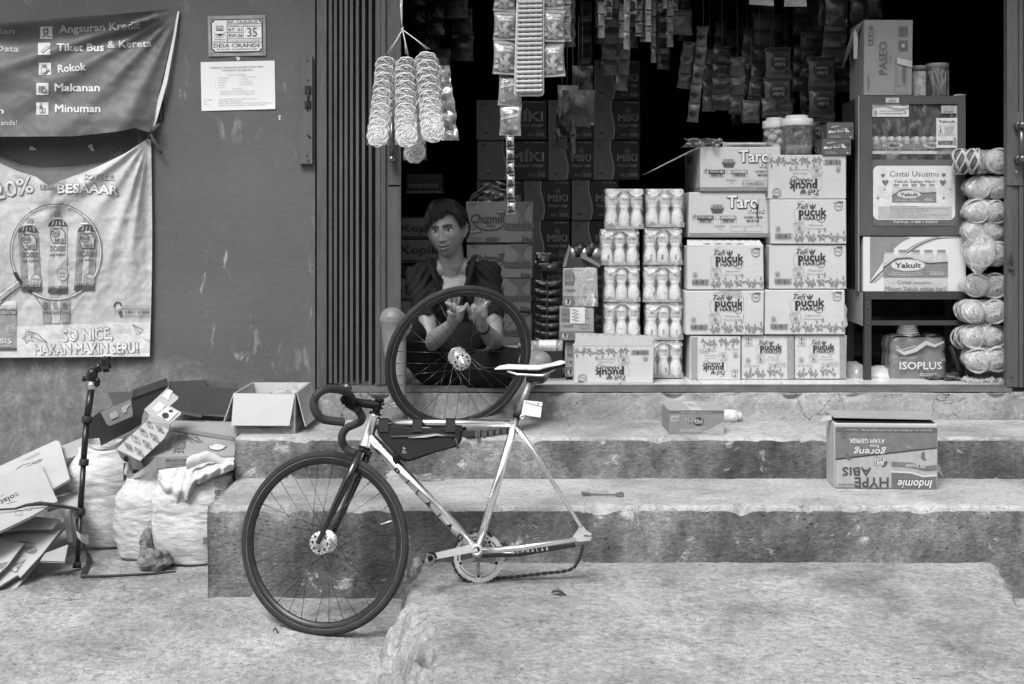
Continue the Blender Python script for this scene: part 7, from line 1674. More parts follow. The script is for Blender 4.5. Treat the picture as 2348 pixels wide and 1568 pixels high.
pan(fc, 'lower_panel', [(268, 1031), (321, 1056), (327, 1066), (332, 1084), (318, 1078), (300, 1066), (278, 1052)], lambda x, y: 5.37 + (y - 1031) * .0012, M('grey_carton_fold', .27, .75, var=.1, scale=8))
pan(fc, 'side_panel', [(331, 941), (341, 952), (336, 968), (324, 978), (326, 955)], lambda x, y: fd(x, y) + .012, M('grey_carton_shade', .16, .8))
p = Print(.0008)
def icon(px, py, k, s=8.5, rot=-.42):
    c, sn = math.cos(rot), math.sin(rot); Rr = lambda u, v: (px + (u * c + v * sn) * s, -(py) + (-u * -sn + v * c) * s)
    q = [Rr(a, b) for a, b in ((-.9, -1), (.9, -1), (1, -.9), (1, .9), (.9, 1), (-.9, 1), (-1, .9), (-1, -.9))]; p.line(q, 1.0, .07, 1, True)
    if k == 'u': p.poly([Rr(-.7, .1), Rr(-.4, .6), Rr(.3, .65), Rr(.7, .2)], .07, 2); p.line([Rr(0, .3), Rr(0, -.7)], .8, .07, 2)
    elif k == 'g': p.poly([Rr(-.4, .7), Rr(.4, .7), Rr(0, 0)], .07, 2); p.line([Rr(0, 0), Rr(0, -.6)], .8, .07, 2); p.line([Rr(-.4, -.6), Rr(.4, -.6)], 1, .07, 2)
    elif k == 'p':
        for a in (-.4, .4): p.disc(*Rr(a, -.3), 2, 2, .07, 2, 8); p.disc(*Rr(a, .4), 2, 2, .07, 2, 8)
    else: p.line([Rr(-.9, -.9), Rr(.9, .9)], .8, .07, 2); p.line([Rr(-.9, .9), Rr(.9, -.9)], .8, .07, 2); p.disc(*Rr(0, 0), 3, 3, .12, 2, 8)
for x, y, k in ((328, 990, 'u'), (311, 1007, 'g'), (295, 1024, 'p'), (354, 1003, 'x'), (337, 1019, 'x'), (319, 1036, 'x')): icon(x, y, k)
icon(341, 972, 'g', 7.5); icon(366, 983, 'x', 7.5)
p.disc(379, -952, 8, 6.5, .03, 1); p.rect(387, -944, 396, -939, .05, 1); p.cut(14)
link('lettering', p.mapped(lambda x, y, z: tuple(at(x, -y, fd(x, -y) - .0215 - z) - fc.location)).mesh('lettering'), fc)
p = Print(.0008); p.disc(289, -1052, 6, 7, .04, 1); p.line([(292, -1063), (300, -1068)], 2, .1, 1); link('logo', p.mapped(lambda x, y, z: tuple(at(x, -y, 5.37 + (-y - 1031) * .0012 - .004 - z) - fc.location)).mesh('logo'), fc)
mb = MB(); mb.grid(lambda u, v: at(lerp(283, 345, u), lerp(1062, 1102, v) - 8 * u, 5.52 + .05 * nz(u * 4, v * 4, 2)), 12, 8); solo('dark_plastic', mb, M('dark_sheet', .02, .3, var=.4, bump=.8, bscale=14), at(315, 1085, 5.52), 'dark plastic sheet stuffed between the sacks under the tile box', 'plastic sheet')
# ---------------------------------------------------------------- flattened cardboard at the far left
SHE = [M('sheet_card_%d' % k, g, .8, var=.07, scale=4, var2=.08, scale2=40, bump=.12, bscale=30, bstretch=(1, 1, 6)) for k, g in enumerate((.36, .31, .40, .26))]
EDGE = M('card_edge', .16, .9, var=.3, scale=60)
def sheet(pts, D, mi, label, art=None, bend=.0, seed=0):
    """one flattened carton: a double-walled sheet with corrugated edge, gently warped"""
    P = [at(x, y, D(x, y)) for x, y in pts]; c = sum(P, Vector()) / len(P)
    t = thing('cardboard_sheet', c, label, 'cardboard', 'flattened cartons heaped at the left')
    plate_part(t, 'top_ply', P, SHE[mi], .003)
    nn = (P[1] - P[0]).cross(P[2] - P[1]).normalized(); nn = nn if nn.y < 0 else -nn
    plate_part(t, 'bottom_ply', [q - nn * .0065 + (q - c) * .006 for q in P], SHE[(mi + 1) % 4], .003)
    mb = MB(); mb.plate([q - nn * .0032 - (q - c) * .01 for q in (P if (P[1] - P[0]).cross(P[2] - P[1]).dot(nn) > 0 else P[::-1])], nn, .003); part(t, 'fluting', mb, EDGE)
    if art:
        p = Print(.0006); art(p); p.cut(20)
        link('lettering', p.mapped(lambda x, y, z: tuple(at(x, -y, D(x, -y)) + nn * (.0009 + z) - t.location)).mesh('lettering'), t)
    return t
dl = lambda a, y0, k: (lambda x, y: a + (y0 - y) * k)
def choc(ox, oy, s=1.0, full=True):
    def f(p):
        r_ = math.pi + .45; c, sn = math.cos(.45), math.sin(.45)
        L_ = lambda u, v: (ox + (u * c - v * sn) * s, -oy + (u * sn + v * c) * s)
        q = [L_(46 * math.cos(a) , 11 * math.sin(a) + 3 * math.cos(3 * a)) for a in [2 * math.pi * k / 24 for k in range(24)]]; p.line(q, 1.4, .10, 1, True)
        b = L_(40, 5); p.text('chocolate', b[0], b[1], 10 * s, .04, 82 * s, .035, rot=r_, lay=2)
        for k in range(3):
            a = L_(46, 26 - 3 * k); p.line([a, L_(-6 + 4 * k, 26 - 3 * k)], .9, .28, 1)
        a = L_(50, -14); p.line([a, L_(20, -14)], 1.2, .16, 1)
        if full:
            for k in range(3): a = L_(-8 + 22 * k, -33); p.frame(a[0] - 8, a[1] - 6, a[0] + 8, a[1] + 6, 1, .16, 1)
    return f
sheet([(141, 1022), (193, 1002), (190, 1016), (183, 1042), (147, 1053)], dl(5.66, 1053, .003), 1, 'flattened carton with two pale ovals at the back of the heap against the wall')
sheet([(149, 1056), (184, 1040), (181, 1090), (176, 1117), (172, 1119), (118, 1136)], dl(5.56, 1130, .003), 1, 'flattened carton with a rounded corner leaning behind the chocolate cartons')
sheet([(-90, 1112), (0, 1068), (128, 1009), (137, 1013), (160, 1098), (120, 1121), (-90, 1205)], dl(5.30, 1150, .003), 2, 'flattened chocolate carton with a fringed upper edge, rear one of two', choc(66, 1072, .8, False))
sheet([(133, 1138), (179, 1134), (177, 1166), (140, 1160), (108, 1170)], dl(5.40, 1170, .003), 0, 'small pale flattened flap with a white oval below the chocolate cartons')
sheet([(-90, 1118), (0, 1088), (92, 1060), (132, 1148), (72, 1183), (-90, 1260)], dl(5.10, 1200, .003), 0, 'flattened chocolate carton reading upside down, front one of two', choc(35, 1138, 1.15))
sheet([(28, 1178), (139, 1190), (120, 1211), (50, 1212), (-80, 1230), (-80, 1185)], dl(5.24, 1215, .003), 2, 'creased flattened carton between the chocolate carton and the low stack')
sheet([(104, 1268), (156, 1248), (148, 1287), (92, 1285)], dl(5.12, 1290, .0026), 1, 'flattened carton sticking out low at the right of the heap')
sheet([(156, 1196), (160, 1194), (30, 1358), (22, 1361), (10, 1357), (-90, 1420), (-90, 1250), (0, 1210)], dl(4.98, 1360, .0026), 0, 'long flattened carton at the bottom of the low stack', None)
sheet([(0, 1189), (138, 1216), (96, 1270), (48, 1322), (40, 1318), (-90, 1400), (-90, 1176)], dl(4.95, 1350, .0026), 2, 'flattened biscuit carton on the low stack printed with a shield', lambda p: (p.poly([(0, -1304), (60, -1284), (44, -1306), (38, -1314)], .15, 1), p.text('KHONG GUAN', 52, -1292, 5, .36, 44, .02, rot=math.pi + .3, lay=2), p.disc(34, -1306, 6, 5, .40, 2, 12), p.disc(72, -1262, 14, 9, .16, 1, 16), p.line([(62, -1266), (82, -1258)], 2.4, .36, 2), p.disc(52, -1254, 8, 7, .22, 1, 14), p.text('Lebih Enak', 60, -1282, 4.5, .16, 32, .015, rot=math.pi + .1), p.text('Lebih Renyah', 62, -1275, 4.5, .16, 36, .015, rot=math.pi + .1), p.line([(8, -1240), (60, -1244), (78, -1247)], [1, 4, 1], .16, 1)))
sheet([(-60, 1232), (0, 1239), (55, 1245), (18, 1295), (-30, 1340), (-60, 1360)], dl(4.92, 1340, .0026), 2, 'small flattened carton with a grey band on top of the low stack', lambda p: p.poly([(-20, -1296), (20, -1288), (6, -1304), (-30, -1312)], .18, 1))
t = thing('cardboard_strip', at(155, 1200, 5.3), 'narrow printed cardboard strip hanging down beside the monopod', 'cardboard')
pan(t, 'strip', [(141, 1167), (159, 1167), (163, 1200), (166, 1243), (155, 1243), (148, 1200)], lambda x, y: 5.36 + .03 * math.sin(y * .03), SHE[1])
t = thing('paper_strip', at(175, 1220, 5.28), 'curled white paper strip around the foot of the monopod', 'paper')
mb = MB(); C = [(160, 1171), (166, 1180), (168, 1200), (174, 1216), (188, 1226), (203, 1226)]
def fn(u, v):
    i = min(4, int(u * 5)); f = u * 5 - i; x = lerp(C[i][0], C[i + 1][0], f); y = lerp(C[i][1], C[i + 1][1], f)
    return at(x + lerp(0, 8, v) * (1 - u), y + lerp(0, 16, v) * u + 6 * v, 5.24 + .03 * math.sin(u * 7) + .01 * v)
mb.grid(fn, 24, 4); part(t, 'strip', mb, M('curl_paper', .46, .7, var=.1))
# ---------------------------------------------------------------- monopod with a small camera, black strap
MET = M('black_anodised', .02, .3, .4, spec=.5)
mp = thing('monopod', onz(176, 1302, -.70), 'black monopod leaning in front of the wall by the sacks', 'monopod')
md = lambda y: lerp(5.42, 5.27, (y - 850) / 450)
pt = lambda x, y: at(x, y, md(y))
for (xa, ya_), (xb, yb_), r_ in (((209, 893), (198, 970), .0155), ((198.5, 965), (191, 1062), .0135), ((191.5, 1060), (184.5, 1176), .0118), ((184.5, 1172), (177, 1292), .0098)):
    mb = MB(); mb.tube([pt(xa, ya_), pt(xb, yb_)], r_, 16); part(mp, 'tube', mb, MET)
for x, y, r_ in ((199, 962, .0225), (192.3, 1060, .0205), (185, 1173, .019)):
    mb = MB(); a, b = pt(x + .9, y - 8), pt(x - .7, y + 8); mb.tube([a, a.lerp(b, .1), a.lerp(b, .9), b], [r_ * .9, r_, r_, r_ * .85], 16); part(mp, 'collar', mb, M('rubber_black', .025, .7))
mb = MB(); mb.tube([pt(210.5, 873), pt(209, 893)], .0165, 16); part(mp, 'ring', mb, M('bright_ring', .55, .25, .8))
mb = MB(); a, b = pt(177.5, 1288), pt(176, 1302); mb.tube([a, a.lerp(b, .2), b], [.014, .017, .018], 16); part(mp, 'foot', mb, MATS['rubber_black'])
mb = MB(); mb.lathe([(.016, 0), (.024, .012), (.024, .040), (.020, .05), (.012, .058), (0, .06)], pt(210.5, 874), (.06, 0, 1), 18); mb.tube([pt(206, 868), pt(190, 868)], .009, 10); mb.lathe([(.012, 0), (.012, .012), (0, .013)], pt(196, 868), (-1, 0, 0), 12)
mb.tube([pt(212, 856), pt(222, 846), pt(230, 838)], .010, 10); mb.ell(pt(226, 843), (.018, .016, .022), 14, 10); mb.tube([pt(218, 862), pt(226, 878)], .009, 10); mb.ell(pt(222, 876), (.016, .012, .022), 12, 8); part(mp, 'ball_head', mb, MET)
mb = MB(); mb.lathe([(.0045, 0), (.0045, .002), (0, .003)], pt(210, 855) + Vector((0, -.024, 0)), (0, -1, 0), 12); part(mp, 'screw', mb, M('bright_ring', .55, .25, .8))
cm = thing('action_camera', pt(243, 844), 'small black action camera on top of the monopod', 'camera')
c = pt(243, 831)
mb = MB(); mb.box(c.x - .016, c.y - .025, c.z - .026, c.x + .016, c.y + .02, c.z + .026); part(cm, 'body', mb, MATS['rubber_black'])
mb = MB(); mb.box(c.x - .009, c.y - .0285, c.z - .008, c.x + .009, c.y - .0251, c.z + .016); part(cm, 'door', mb, MET)
mb = MB(); mb.box(c.x + .0161, c.y - .02, c.z - .002, c.x + .023, c.y + .01, c.z + .018); part(cm, 'lens', mb, M('lens_glass', .03, .08))
mb = MB(); mb.box(c.x - .008, c.y - .01, c.z - .042, c.x + .010, c.y + .008, c.z - .026); mb.tube([(c.x - .012, c.y, c.z - .036), (c.x + .014, c.y, c.z - .036)], .006, 10); part(cm, 'mount', mb, MET)
STRAP = M('black_strap', .022, .45, .0, var=.4, scale=20, bump=.5, bscale=30, bstretch=(1, 1, 6))
def ribbon(root, name, C, wpx, D, mat):
    mb = MB(); n = len(C); vs_ = []
    for i, (x, y) in enumerate(C):
        a = Vector(C[max(0, i - 1)]); b = Vector(C[min(n - 1, i + 1)]); d = (b - a).normalized(); nn = Vector((-d.y, d.x)); w_ = (wpx[i] if isinstance(wpx, list) else wpx) / 2
        for s in (1, .35, -.35, -1): vs_.append(at(x + nn.x * w_ * s, y + nn.y * w_ * s, D(x, y) - .004 * (1 - s * s) - .002))
    mb.add(vs_, [(i * 4 + j, i * 4 + j + 1, (i + 1) * 4 + j + 1, (i + 1) * 4 + j) for i in range(n - 1) for j in range(3)], 0, True)
    return part(root, name, mb, mat)
stp = thing('strap', onz(190, 1320, -.70), 'black plastic packing strap winding over the cardboard and along the ground', 'strap')
ribbon(stp, 'upper_run', [(-60, 1166), (0, 1168), (35, 1166), (60, 1158), (92, 1154), (125, 1157), (155, 1162), (182, 1168)], [6, 5, 5, 7, 10, 8, 7, 9], lambda x, y: 5.16 + .0004 * x, STRAP)
ribbon(stp, 'hanging_run', [(175, 1190), (184, 1225), (193, 1250), (201, 1272)], [6, 6, 7, 8], lambda x, y: 5.30, STRAP)
gr = lambda x, y: min(5.6, (ZC + .696) * F / (y - HY))
ribbon(stp, 'ground_run', [(202, 1270), (206, 1281), (200, 1298), (191, 1314), (186, 1321)], [9, 11, 12, 11, 5], lambda x, y: gr(x, y) - .01, STRAP)
ribbon(stp, 'ground_run', [(184, 1321), (200, 1321), (240, 1321), (300, 1318), (350, 1315), (404, 1310)], [8, 8, 8, 6, 7, 4], lambda x, y: gr(x, y) - .01, STRAP)
# ---------------------------------------------------------------- bicycle
CHROME = M('polished_steel', .92, .26, 1.0, var=.08, scale=8)
ALLOY = M('bright_alloy', .70, .34, .6, var=.15, scale=30)
RUBBER = M('tyre_rubber', .024, .75, var=.25, scale=14, bump=.3, bscale=90)
RIMM = M('rim_black', .03, .35, .4, var=.3, scale=12)
SPK = M('spoke_steel', .10, .3, .8)
BLK = M('satin_black', .008, .55, 0, spec=.15)
CARB = M('gloss_black', .014, .12, .0, spec=.7)
_w = {}
def wheel_meshes():
    if _w: return _w
    mb = MB(); R0, r0 = .3225, .0138
    mb.grid(lambda u, v: ((R0 + r0 * 1.05 * math.cos(2 * math.pi * v)) * math.cos(2 * math.pi * u), (R0 + r0 * 1.05 * math.cos(2 * math.pi * v)) * math.sin(2 * math.pi * u), r0 * .95 * math.sin(2 * math.pi * v)), 120, 13, 0, True, True); _w['tyre'] = mb.mesh('tyre', RUBBER)
    mb = MB(); mb.lathe([(.3125, -.0105), (.3035, -.0105), (.2905, -.005), (.2875, 0), (.2905, .005), (.3035, .0105), (.3125, .0105)], n=120, cap=False); _w['rim'] = mb.mesh('rim', RIMM)
    mb = MB()
    for s in (-1, 1): mb.lathe([(.3135, .0112 * s), (.3120, .0112 * s)], n=120, cap=False)
    _w['edge'] = mb.mesh('rim_edge', M('worn_edge', .28, .4, .6, var=.6, scale=20))
    mb = MB(); mb.lathe([(.041, -.034), (.042, -.033), (.042, -.030), (.040, -.029), (.020, -.027), (.017, -.02), (.0165, 0), (.017, .02), (.020, .027), (.040, .029), (.042, .030), (.042, .033), (.041, .034), (.023, .0345), (.022, .038), (.014, .040), (.014, .046), (.0065, .047), (.0065, .06), (0, .0605)], n=36); mb.lathe([(0, -.0605), (.0065, -.06), (.0065, -.047), (.014, -.046), (.014, -.04), (.022, -.038), (.023, -.0345)], n=24, cap=False); _w['hub'] = mb.mesh('hub', ALLOY)
    mb = MB()
    for s in (-1, 1):
        for k in range(16): a = 2 * math.pi * k / 16; mb.lathe([(.0026, 0), (.0026, .0004), (0, .0004)], (.038 * math.cos(a), .038 * math.sin(a), .0341 * s), (0, 0, s), 8)
        for k in range(8):
            a = 2 * math.pi * (k + .5) / 8; mb.tube([(.030 * math.cos(a + t), .030 * math.sin(a + t), .0345 * s) for t in (-.17, -.08, 0, .08, .17)], .0032, 6)
    _w['slots'] = mb.mesh('hub_slots', BLK)
    mb = MB(); mb.tube([(0, 0, 0), (0, 0, 1)], .0010, 5); mb.tube([(0, 0, .945), (0, 0, 1)], .0019, 6); _w['spoke'] = mb.mesh('spoke', SPK)
    mb = MB(); mb.tube([(.282, 0, 0), (.242, 0, 0)], .003, 8); mb.tube([(.244, 0, 0), (.236, 0, 0)], .0022, 8); _w['valve'] = mb.mesh('valve', ALLOY)
    return _w
def add_wheel(root, MAT, spin=0.0):
    W = wheel_meshes(); L = MAT @ Matrix.Rotation(spin, 4, 'Z')
    first = None
    for nm in ('rim', 'tyre', 'edge', 'hub', 'slots', 'valve'):
        o = link(W[nm].name, W[nm], root); o.matrix_local = L
    for k in range(32):
        s = 1 if k % 2 else -1; a = 2 * math.pi * k / 32; b = a + (.62 if (k // 2) % 2 else -.62) * 2.0
        A = Vector((.038 * math.cos(b), .038 * math.sin(b), .032 * s)); B = Vector((.289 * math.cos(a), .289 * math.sin(a), .003 * s)); d = B - A
        o = link('spoke', W['spoke'], root); o.matrix_local = L @ (Matrix.Translation(A) @ d.to_track_quat('Z', 'Y').to_matrix().to_4x4() @ Matrix.Scale(d.length, 4, (0, 0, 1)))
BDp = lambda y: 4.565 + (1243 - y) * .00026
bk = lambda x, y, o=0: at(x, y, BDp(y) + o)
CW = at(742, 1243, 4.57)
bike = thing('bicycle', (CW.x, CW.y, CW.z - .337), 'silver track bicycle with its rear wheel removed, propped against the concrete steps', 'bicycle')
nW = Vector((-.26, -.95, .15)).normalized()
fw = link('front_wheel', None, bike)
def orient(c, n):
    z = n.normalized(); x = Vector((1, 0, 0)); x = (x - z * x.dot(z)).normalized(); y = z.cross(x); m = Matrix.Identity(4)
    for i in range(3): m[i][0], m[i][1], m[i][2], m[i][3] = x[i], y[i], z[i], c[i]
    return m
add_wheel(fw, orient(CW - bike.location, nW), .3)
def tubep(name, pts, r, mat=CHROME, n=14, parent=None, **k):
    mb = MB(); mb.tube(pts, r, n, **k); return part(bike, name, mb, mat, parent)
HT, HB = bk(860, 949), bk(836, 1025); ST, BB_ = bk(1183.5, 962), bk(1093, 1262); axf = (HT - HB).normalized()
tubep('head_tube', [HT, HT + (HB - HT) * .06, HT + (HB - HT) * .08, HT + (HB - HT) * .92, HT + (HB - HT) * .94, HB], [.0232, .0232, .0215, .0215, .0232, .0232], n=20)
tt = tubep('top_tube', [bk(858, 969.5), bk(1183, 970.5)], .0150, n=18)
tubep('down_tube', [bk(845, 999), BB_], .0205, n=20)
tubep('seat_tube', [bk(1186.5, 952), BB_], .0152, n=18)
for s in (-1, 1):
    e = at(1333, 1209, BDp(1209) + .058 * s); tubep('seat_stay', [bk(1184, 977, .018 * s), bk(1220, 1030, .032 * s), e], [.0085, .0085, .0072])
    dy = 13 if s > 0 else 0; e2 = at(1319 if s < 0 else 1318, 1236 + dy, BDp(1236) + .058 * s); tubep('chain_stay', [bk(1105, 1263 + dy * .6, .024 * s), bk(1190, 1256 + dy, .042 * s), e2], [.0125, .0115, .0082], CARB if s > 0 else CHROME)
    mb = MB(); d = BDp(1220) + .058 * s; P = [(1313, 1231), (1331, 1205), (1339, 1209), (1343, 1216), (1356, 1224), (1355, 1228), (1339, 1226), (1338, 1231), (1356, 1231), (1353, 1239), (1330, 1242), (1314, 1240)]; mb.plate([at(x, y, d - .0025) for x, y in P][::-1], (0, -1, 0), .006); part(bike, 'dropout', mb, ALLOY)
mb = MB(); mb.tube([BB_ + Vector((0, -.037, .005)), BB_ + Vector((0, .037, -.004))], .0205, 20); part(bike, 'bottom_bracket', mb, CHROME)
for s in (1, -1):
    dro = CW + nW * (.056 * s); top = bk(835, 1034) + nW * (.040 * s)
    tubep('fork_blade', [top, top.lerp(dro, .35) + Vector((.004, 0, .004)), top.lerp(dro, .75), dro], [.0185, .0165, .0115, .0085], CARB, 14)
tubep('fork_crown', [bk(836, 1026), bk(834.5, 1030), bk(832, 1040)], [.0215, .0235, .021], CARB, 18)
tubep('steerer', [HT, HT + axf * .042], .0150, BLK, 16); tubep('headset', [HT - axf * .002, HT + axf * .006], .0245, BLK, 20); tubep('headset', [HB - axf * .006, HB + axf * .001], .0238, BLK, 20)
ce = bk(807, 921); sa = HT + axf * .034
tubep('stem', [sa + (sa - ce).normalized() * .012, sa, sa.lerp(ce, .2), ce], [.0165, .0178, .0165, .0165], BLK, 18); tubep('stem_cap', [HT + axf * .048, HT + axf * .062], .0175, BLK, 18)
for k in (.2, .75):
    mb = MB(); q = HT + axf * (.018 + .03 * k) + Vector((.019, -.012, 0)); mb.lathe([(.0045, 0), (.0045, .005), (0, .006)], q, (.4, -.9, 0), 10); part(bike, 'bolt', mb, BLK)
z4 = lambda x, y, D: at((1220 + x / 3.921) / 1.7452, (1500 + y / 3.921) / 1.7452, D)
tubep('bar_clamp', [z4(690, 440, 4.60), z4(800, 500, 4.70)], [.019, .022], BLK, 16)
bar = tubep('handlebar', [z4(600, 380, 4.58), z4(740, 430, 4.63), z4(850, 560, 4.72)], .0145, BLK, 12)
GRIP = M('bar_tape', .032, .62, var=.25, scale=20, bump=.25, bscale=30)
def smooth(P, n=6):
    P = [Vector(p) for p in P]; out = []
    for i in range(len(P) - 1):
        p0, p1, p2, p3 = P[max(0, i - 1)], P[i], P[i + 1], P[min(len(P) - 1, i + 2)]
        for k in range(n):
            t = k / n; out.append(.5 * ((2 * p1) + (p2 - p0) * t + (2 * p0 - 5 * p1 + 4 * p2 - p3) * t * t + (3 * p1 - p0 - 3 * p2 + p3) * t ** 3))
    return out + [P[-1]]
def tape(P, nm, r=.0158):
    P = smooth(P, 9); mb = MB(); mb.tube(P, [r * (1 + .05 * ((k % 4) < 1) - .02 * ((k % 4) == 3)) for k in range(len(P))], 14); return part(bike, nm, mb, GRIP)
tape([z4(x, y, d) for x, y, d in ((745, 400, 4.63), (690, 310, 4.60), (600, 248, 4.56), (480, 222, 4.52), (330, 222, 4.48), (205, 290, 4.46), (138, 420, 4.46), (165, 570, 4.46), (255, 680, 4.47), (380, 715, 4.48), (500, 728, 4.49), (612, 742, 4.50))], 'grip')
tape([z4(x, y, d) for x, y, d in ((838, 560, 4.72), (885, 640, 4.78), (880, 720, 4.82), (780, 775, 4.84), (660, 830, 4.85), (590, 920, 4.85), (578, 1020, 4.85), (618, 1120, 4.86), (700, 1195, 4.86), (800, 1232, 4.86))], 'grip')
mb = MB(); mb.lathe([(.0162, 0), (.0162, .0035)], z4(738, 405, 4.63), (z4(745, 400, 4.63) - z4(690, 310, 4.60)), 16); mb.lathe([(.0155, 0), (.0155, .004), (0, .004)], z4(610, 741, 4.50), Vector((1, .05, -.1)), 14); part(bike, 'tape_ring', mb, M('worn_edge', .28, .4, .6))
bl = part(bike, 'bell', (lambda m: (m.ell(z4(655, 205, 4.66), (.020, .016, .020), 16, 10), m)[1])(MB()), M('bell_brass', .09, .3, .7));
mb = MB(); mb.tube([z4(600, 345, 4.58), z4(600, 410, 4.58), z4(620, 450, 4.58)], .010, 10); part(bike, 'bell_bracket', mb, BLK)
PT = bk(1217, 868)
tubep('seat_post', [bk(1186, 955), PT], .0133, M('scratched_post', .16, .4, .5, var=.8, scale=9, stretch=(1, 1, .4)), 14); tubep('seat_clamp', [bk(1187.5, 949), bk(1186, 957)], .0185, BLK, 18)
mb = MB(); mb.lathe([(.008, 0), (.009, .003), (.009, .012), (.0035, .012), (.0035, .006)], bk(1196.5, 955, -.022), (0, -1, 0), 14); part(bike, 'clamp_bolt', mb, ALLOY)
mb = MB(); mb.hexa([bk(1205, 872, -.02), bk(1245, 878, -.02), bk(1245, 878, .02), bk(1205, 872, .02), bk(1206, 862, -.02), bk(1250, 866, -.02), bk(1250, 866, .02), bk(1206, 862, .02)]); part(bike, 'saddle_clamp', mb, BLK)
top_ = [(1133.5, 845), (1145, 838), (1165, 834.5), (1200, 836), (1235, 836.5), (1262, 832), (1285, 825), (1295, 828)]; bot_ = [(1134, 847), (1145, 847), (1165, 846), (1200, 847), (1235, 847), (1262, 840), (1285, 836), (1295, 832)]
hw = lambda x: interp([(1133, .010), (1150, .019), (1180, .022), (1220, .030), (1250, .055), (1275, .068), (1296, .062)], x)
def sad(lo, up, dz):
    mb = MB()
    def fn(u, v):
        x = lerp(1133.5, 1295, u); a = math.pi * v; w_ = hw(x); yt = interp(top_, x); yb = interp(bot_, x)
        y = lerp(yb + dz, yt + dz, (math.sin(a) ** .6)); return at(x, y, BDp(840) - w_ * math.cos(a))
    mb.grid(fn, 40, 14); return mb
sd_ = part(bike, 'saddle', sad(0, 0, 0), M('worn_white_leather', .56, .4, var=.18, scale=16, bump=.2, bscale=30))
mb = MB(); mb.grid(lambda u, v: at(lerp(1134, 1296, u), interp(bot_, lerp(1134, 1296, u)) + 8 * math.sin(math.pi * v) + 2, BDp(840) - hw(lerp(1134, 1296, u)) * .96 * math.cos(math.pi * v)), 40, 8); part(bike, 'saddle_base', mb, BLK, sd_)
p = Print(.001); p.text('san marco', 0, 0, 4.5, .12, 30, .01, .3, rot=.14); p.cut(6); link('lettering', p.mapped(lambda x, y, z: tuple(at(1243 + x, 845 - y, BDp(840) - hw(1243 + x) - .0015 - z * 2) - bike.location)).mesh('lettering'), sd_)
for s in (-1, 1): tubep('saddle_rail', [bk(1163, 851, .012 * s), bk(1185, 858, .022 * s), bk(1243, 861, .022 * s), bk(1272, 846, .03 * s)], .0042, ALLOY, 8)
mb = MB(); P = [bk(1201, 917.5, -.02), bk(1243.5, 922, -.03), bk(1238.5, 957, -.03), bk(1195, 950, -.02)]; mb.plate(P[::-1], (0, -1, 0), .002); tg = part(bike, 'tag_card', mb, M('white_card', .66, .6)); mb = MB(); a, b = bk(1202, 921, -.0245), bk(1242, 932, -.0345); mb.bar(a, b, .001, .0015); mb.lathe([(.003, 0), (.003, .001), (0, .001)], bk(1233, 925, -.033), (0, -1, 0), 8); part(bike, 'tag_fold', mb, BLK, tg)
bag_ = [(861, 975), (905, 975), (960, 981), (1010, 981), (1050, 976), (1061, 985), (1058, 1010), (1048, 1024), (1000, 1037), (938, 1058), (921, 1056), (895, 1030), (868, 1000)]
bagr = None
mb = MB(); ins = [(lerp(960, x, .93), lerp(1012, y, .88)) for x, y in bag_]; k = len(bag_)
V = [bk(x, y, .018) for x, y in bag_] + [bk(x, y, -.016) for x, y in bag_] + [bk(x, y, -.030) for x, y in ins]
mb.add(V, [tuple(range(k))] + [tuple(range(3 * k - 1, 2 * k - 1, -1))] + [(a + o, (a + 1) % k + o, (a + 1) % k + o + k, a + o + k)[::-1] for o in (0, k) for a in range(k)], 0, False)
fb = part(bike, 'frame_bag', mb, M('bag_fabric', .010, .75, var=.25, scale=18, bump=.3, bscale=50))
for x in (879, 956, 1032):
    mb = MB(); w_ = 11
    for (ya, oa, yb2, ob) in ((990, -.034, 963, -.019), (963, -.019, 960, .0), (960, .0, 966, .018)): mb.hexa([bk(x - w_, ya, oa), bk(x + w_, ya, oa), bk(x + w_, yb2, ob), bk(x - w_, yb2, ob), bk(x - w_, ya, oa - .002), bk(x + w_, ya, oa - .002), bk(x + w_ + 1, yb2 - 1.5, ob - .001), bk(x - w_ + 1, yb2 - 1.5, ob - .001)])
    part(bike, 'strap', mb, BLK, fb)
mb = MB(); mb.tube([bk(896, 1001, -.033), bk(950, 1000, -.034), bk(1000, 995, -.034), bk(1040, 1000, -.033)], .0038, 8); mb.tube([bk(1044, 1005, -.032), bk(1048, 1018, -.03), bk(1050, 1028, -.028)], [.003, .002, .006], 6); part(bike, 'zip', mb, M('zip_grey', .07, .5), fb)
mb = MB(); mb.tube([bk(936, 1003.5, -.034), bk(975, 1001, -.036), bk(1000, 997, -.036), bk(1028, 1000, -.034)], [.001, .0045, .0035, .001], 8); part(bike, 'lining', mb, M('bag_lining', .40, .6), fb)
mb = MB(); mb.hexa([bk(898, 1038, -.022), bk(917, 1031, -.022), bk(921, 1036, .02), bk(902, 1046, .02), bk(899, 1052, -.026), bk(917, 1042, -.026), bk(925, 1050, .02), bk(906, 1062, .02)]); mb.hexa([bk(898, 1052, -.027), bk(918, 1038, -.027), bk(918, 1038, -.020), bk(898, 1052, -.020), bk(905, 1064, -.024), bk(922, 1052, -.024), bk(922, 1052, -.018), bk(905, 1064, -.018)]); part(bike, 'strap', mb, BLK, fb)
p = Print(.001); p.text('ROD', 0, 0, 3, .5, 7, .02); p.text('SALIX', 0, -4, 3, .5, 11, .02); p.leaf(3, 5, 6, 2.5, 1.6, .5); p.leaf(4, 5, 5, 2, .7, .5); link('logo', p.mapped(lambda x, y, z: tuple(at(922 + x, 1035 - y, BDp(1035) - .0312 - z) - bike.location)).mesh('logo'), fb)
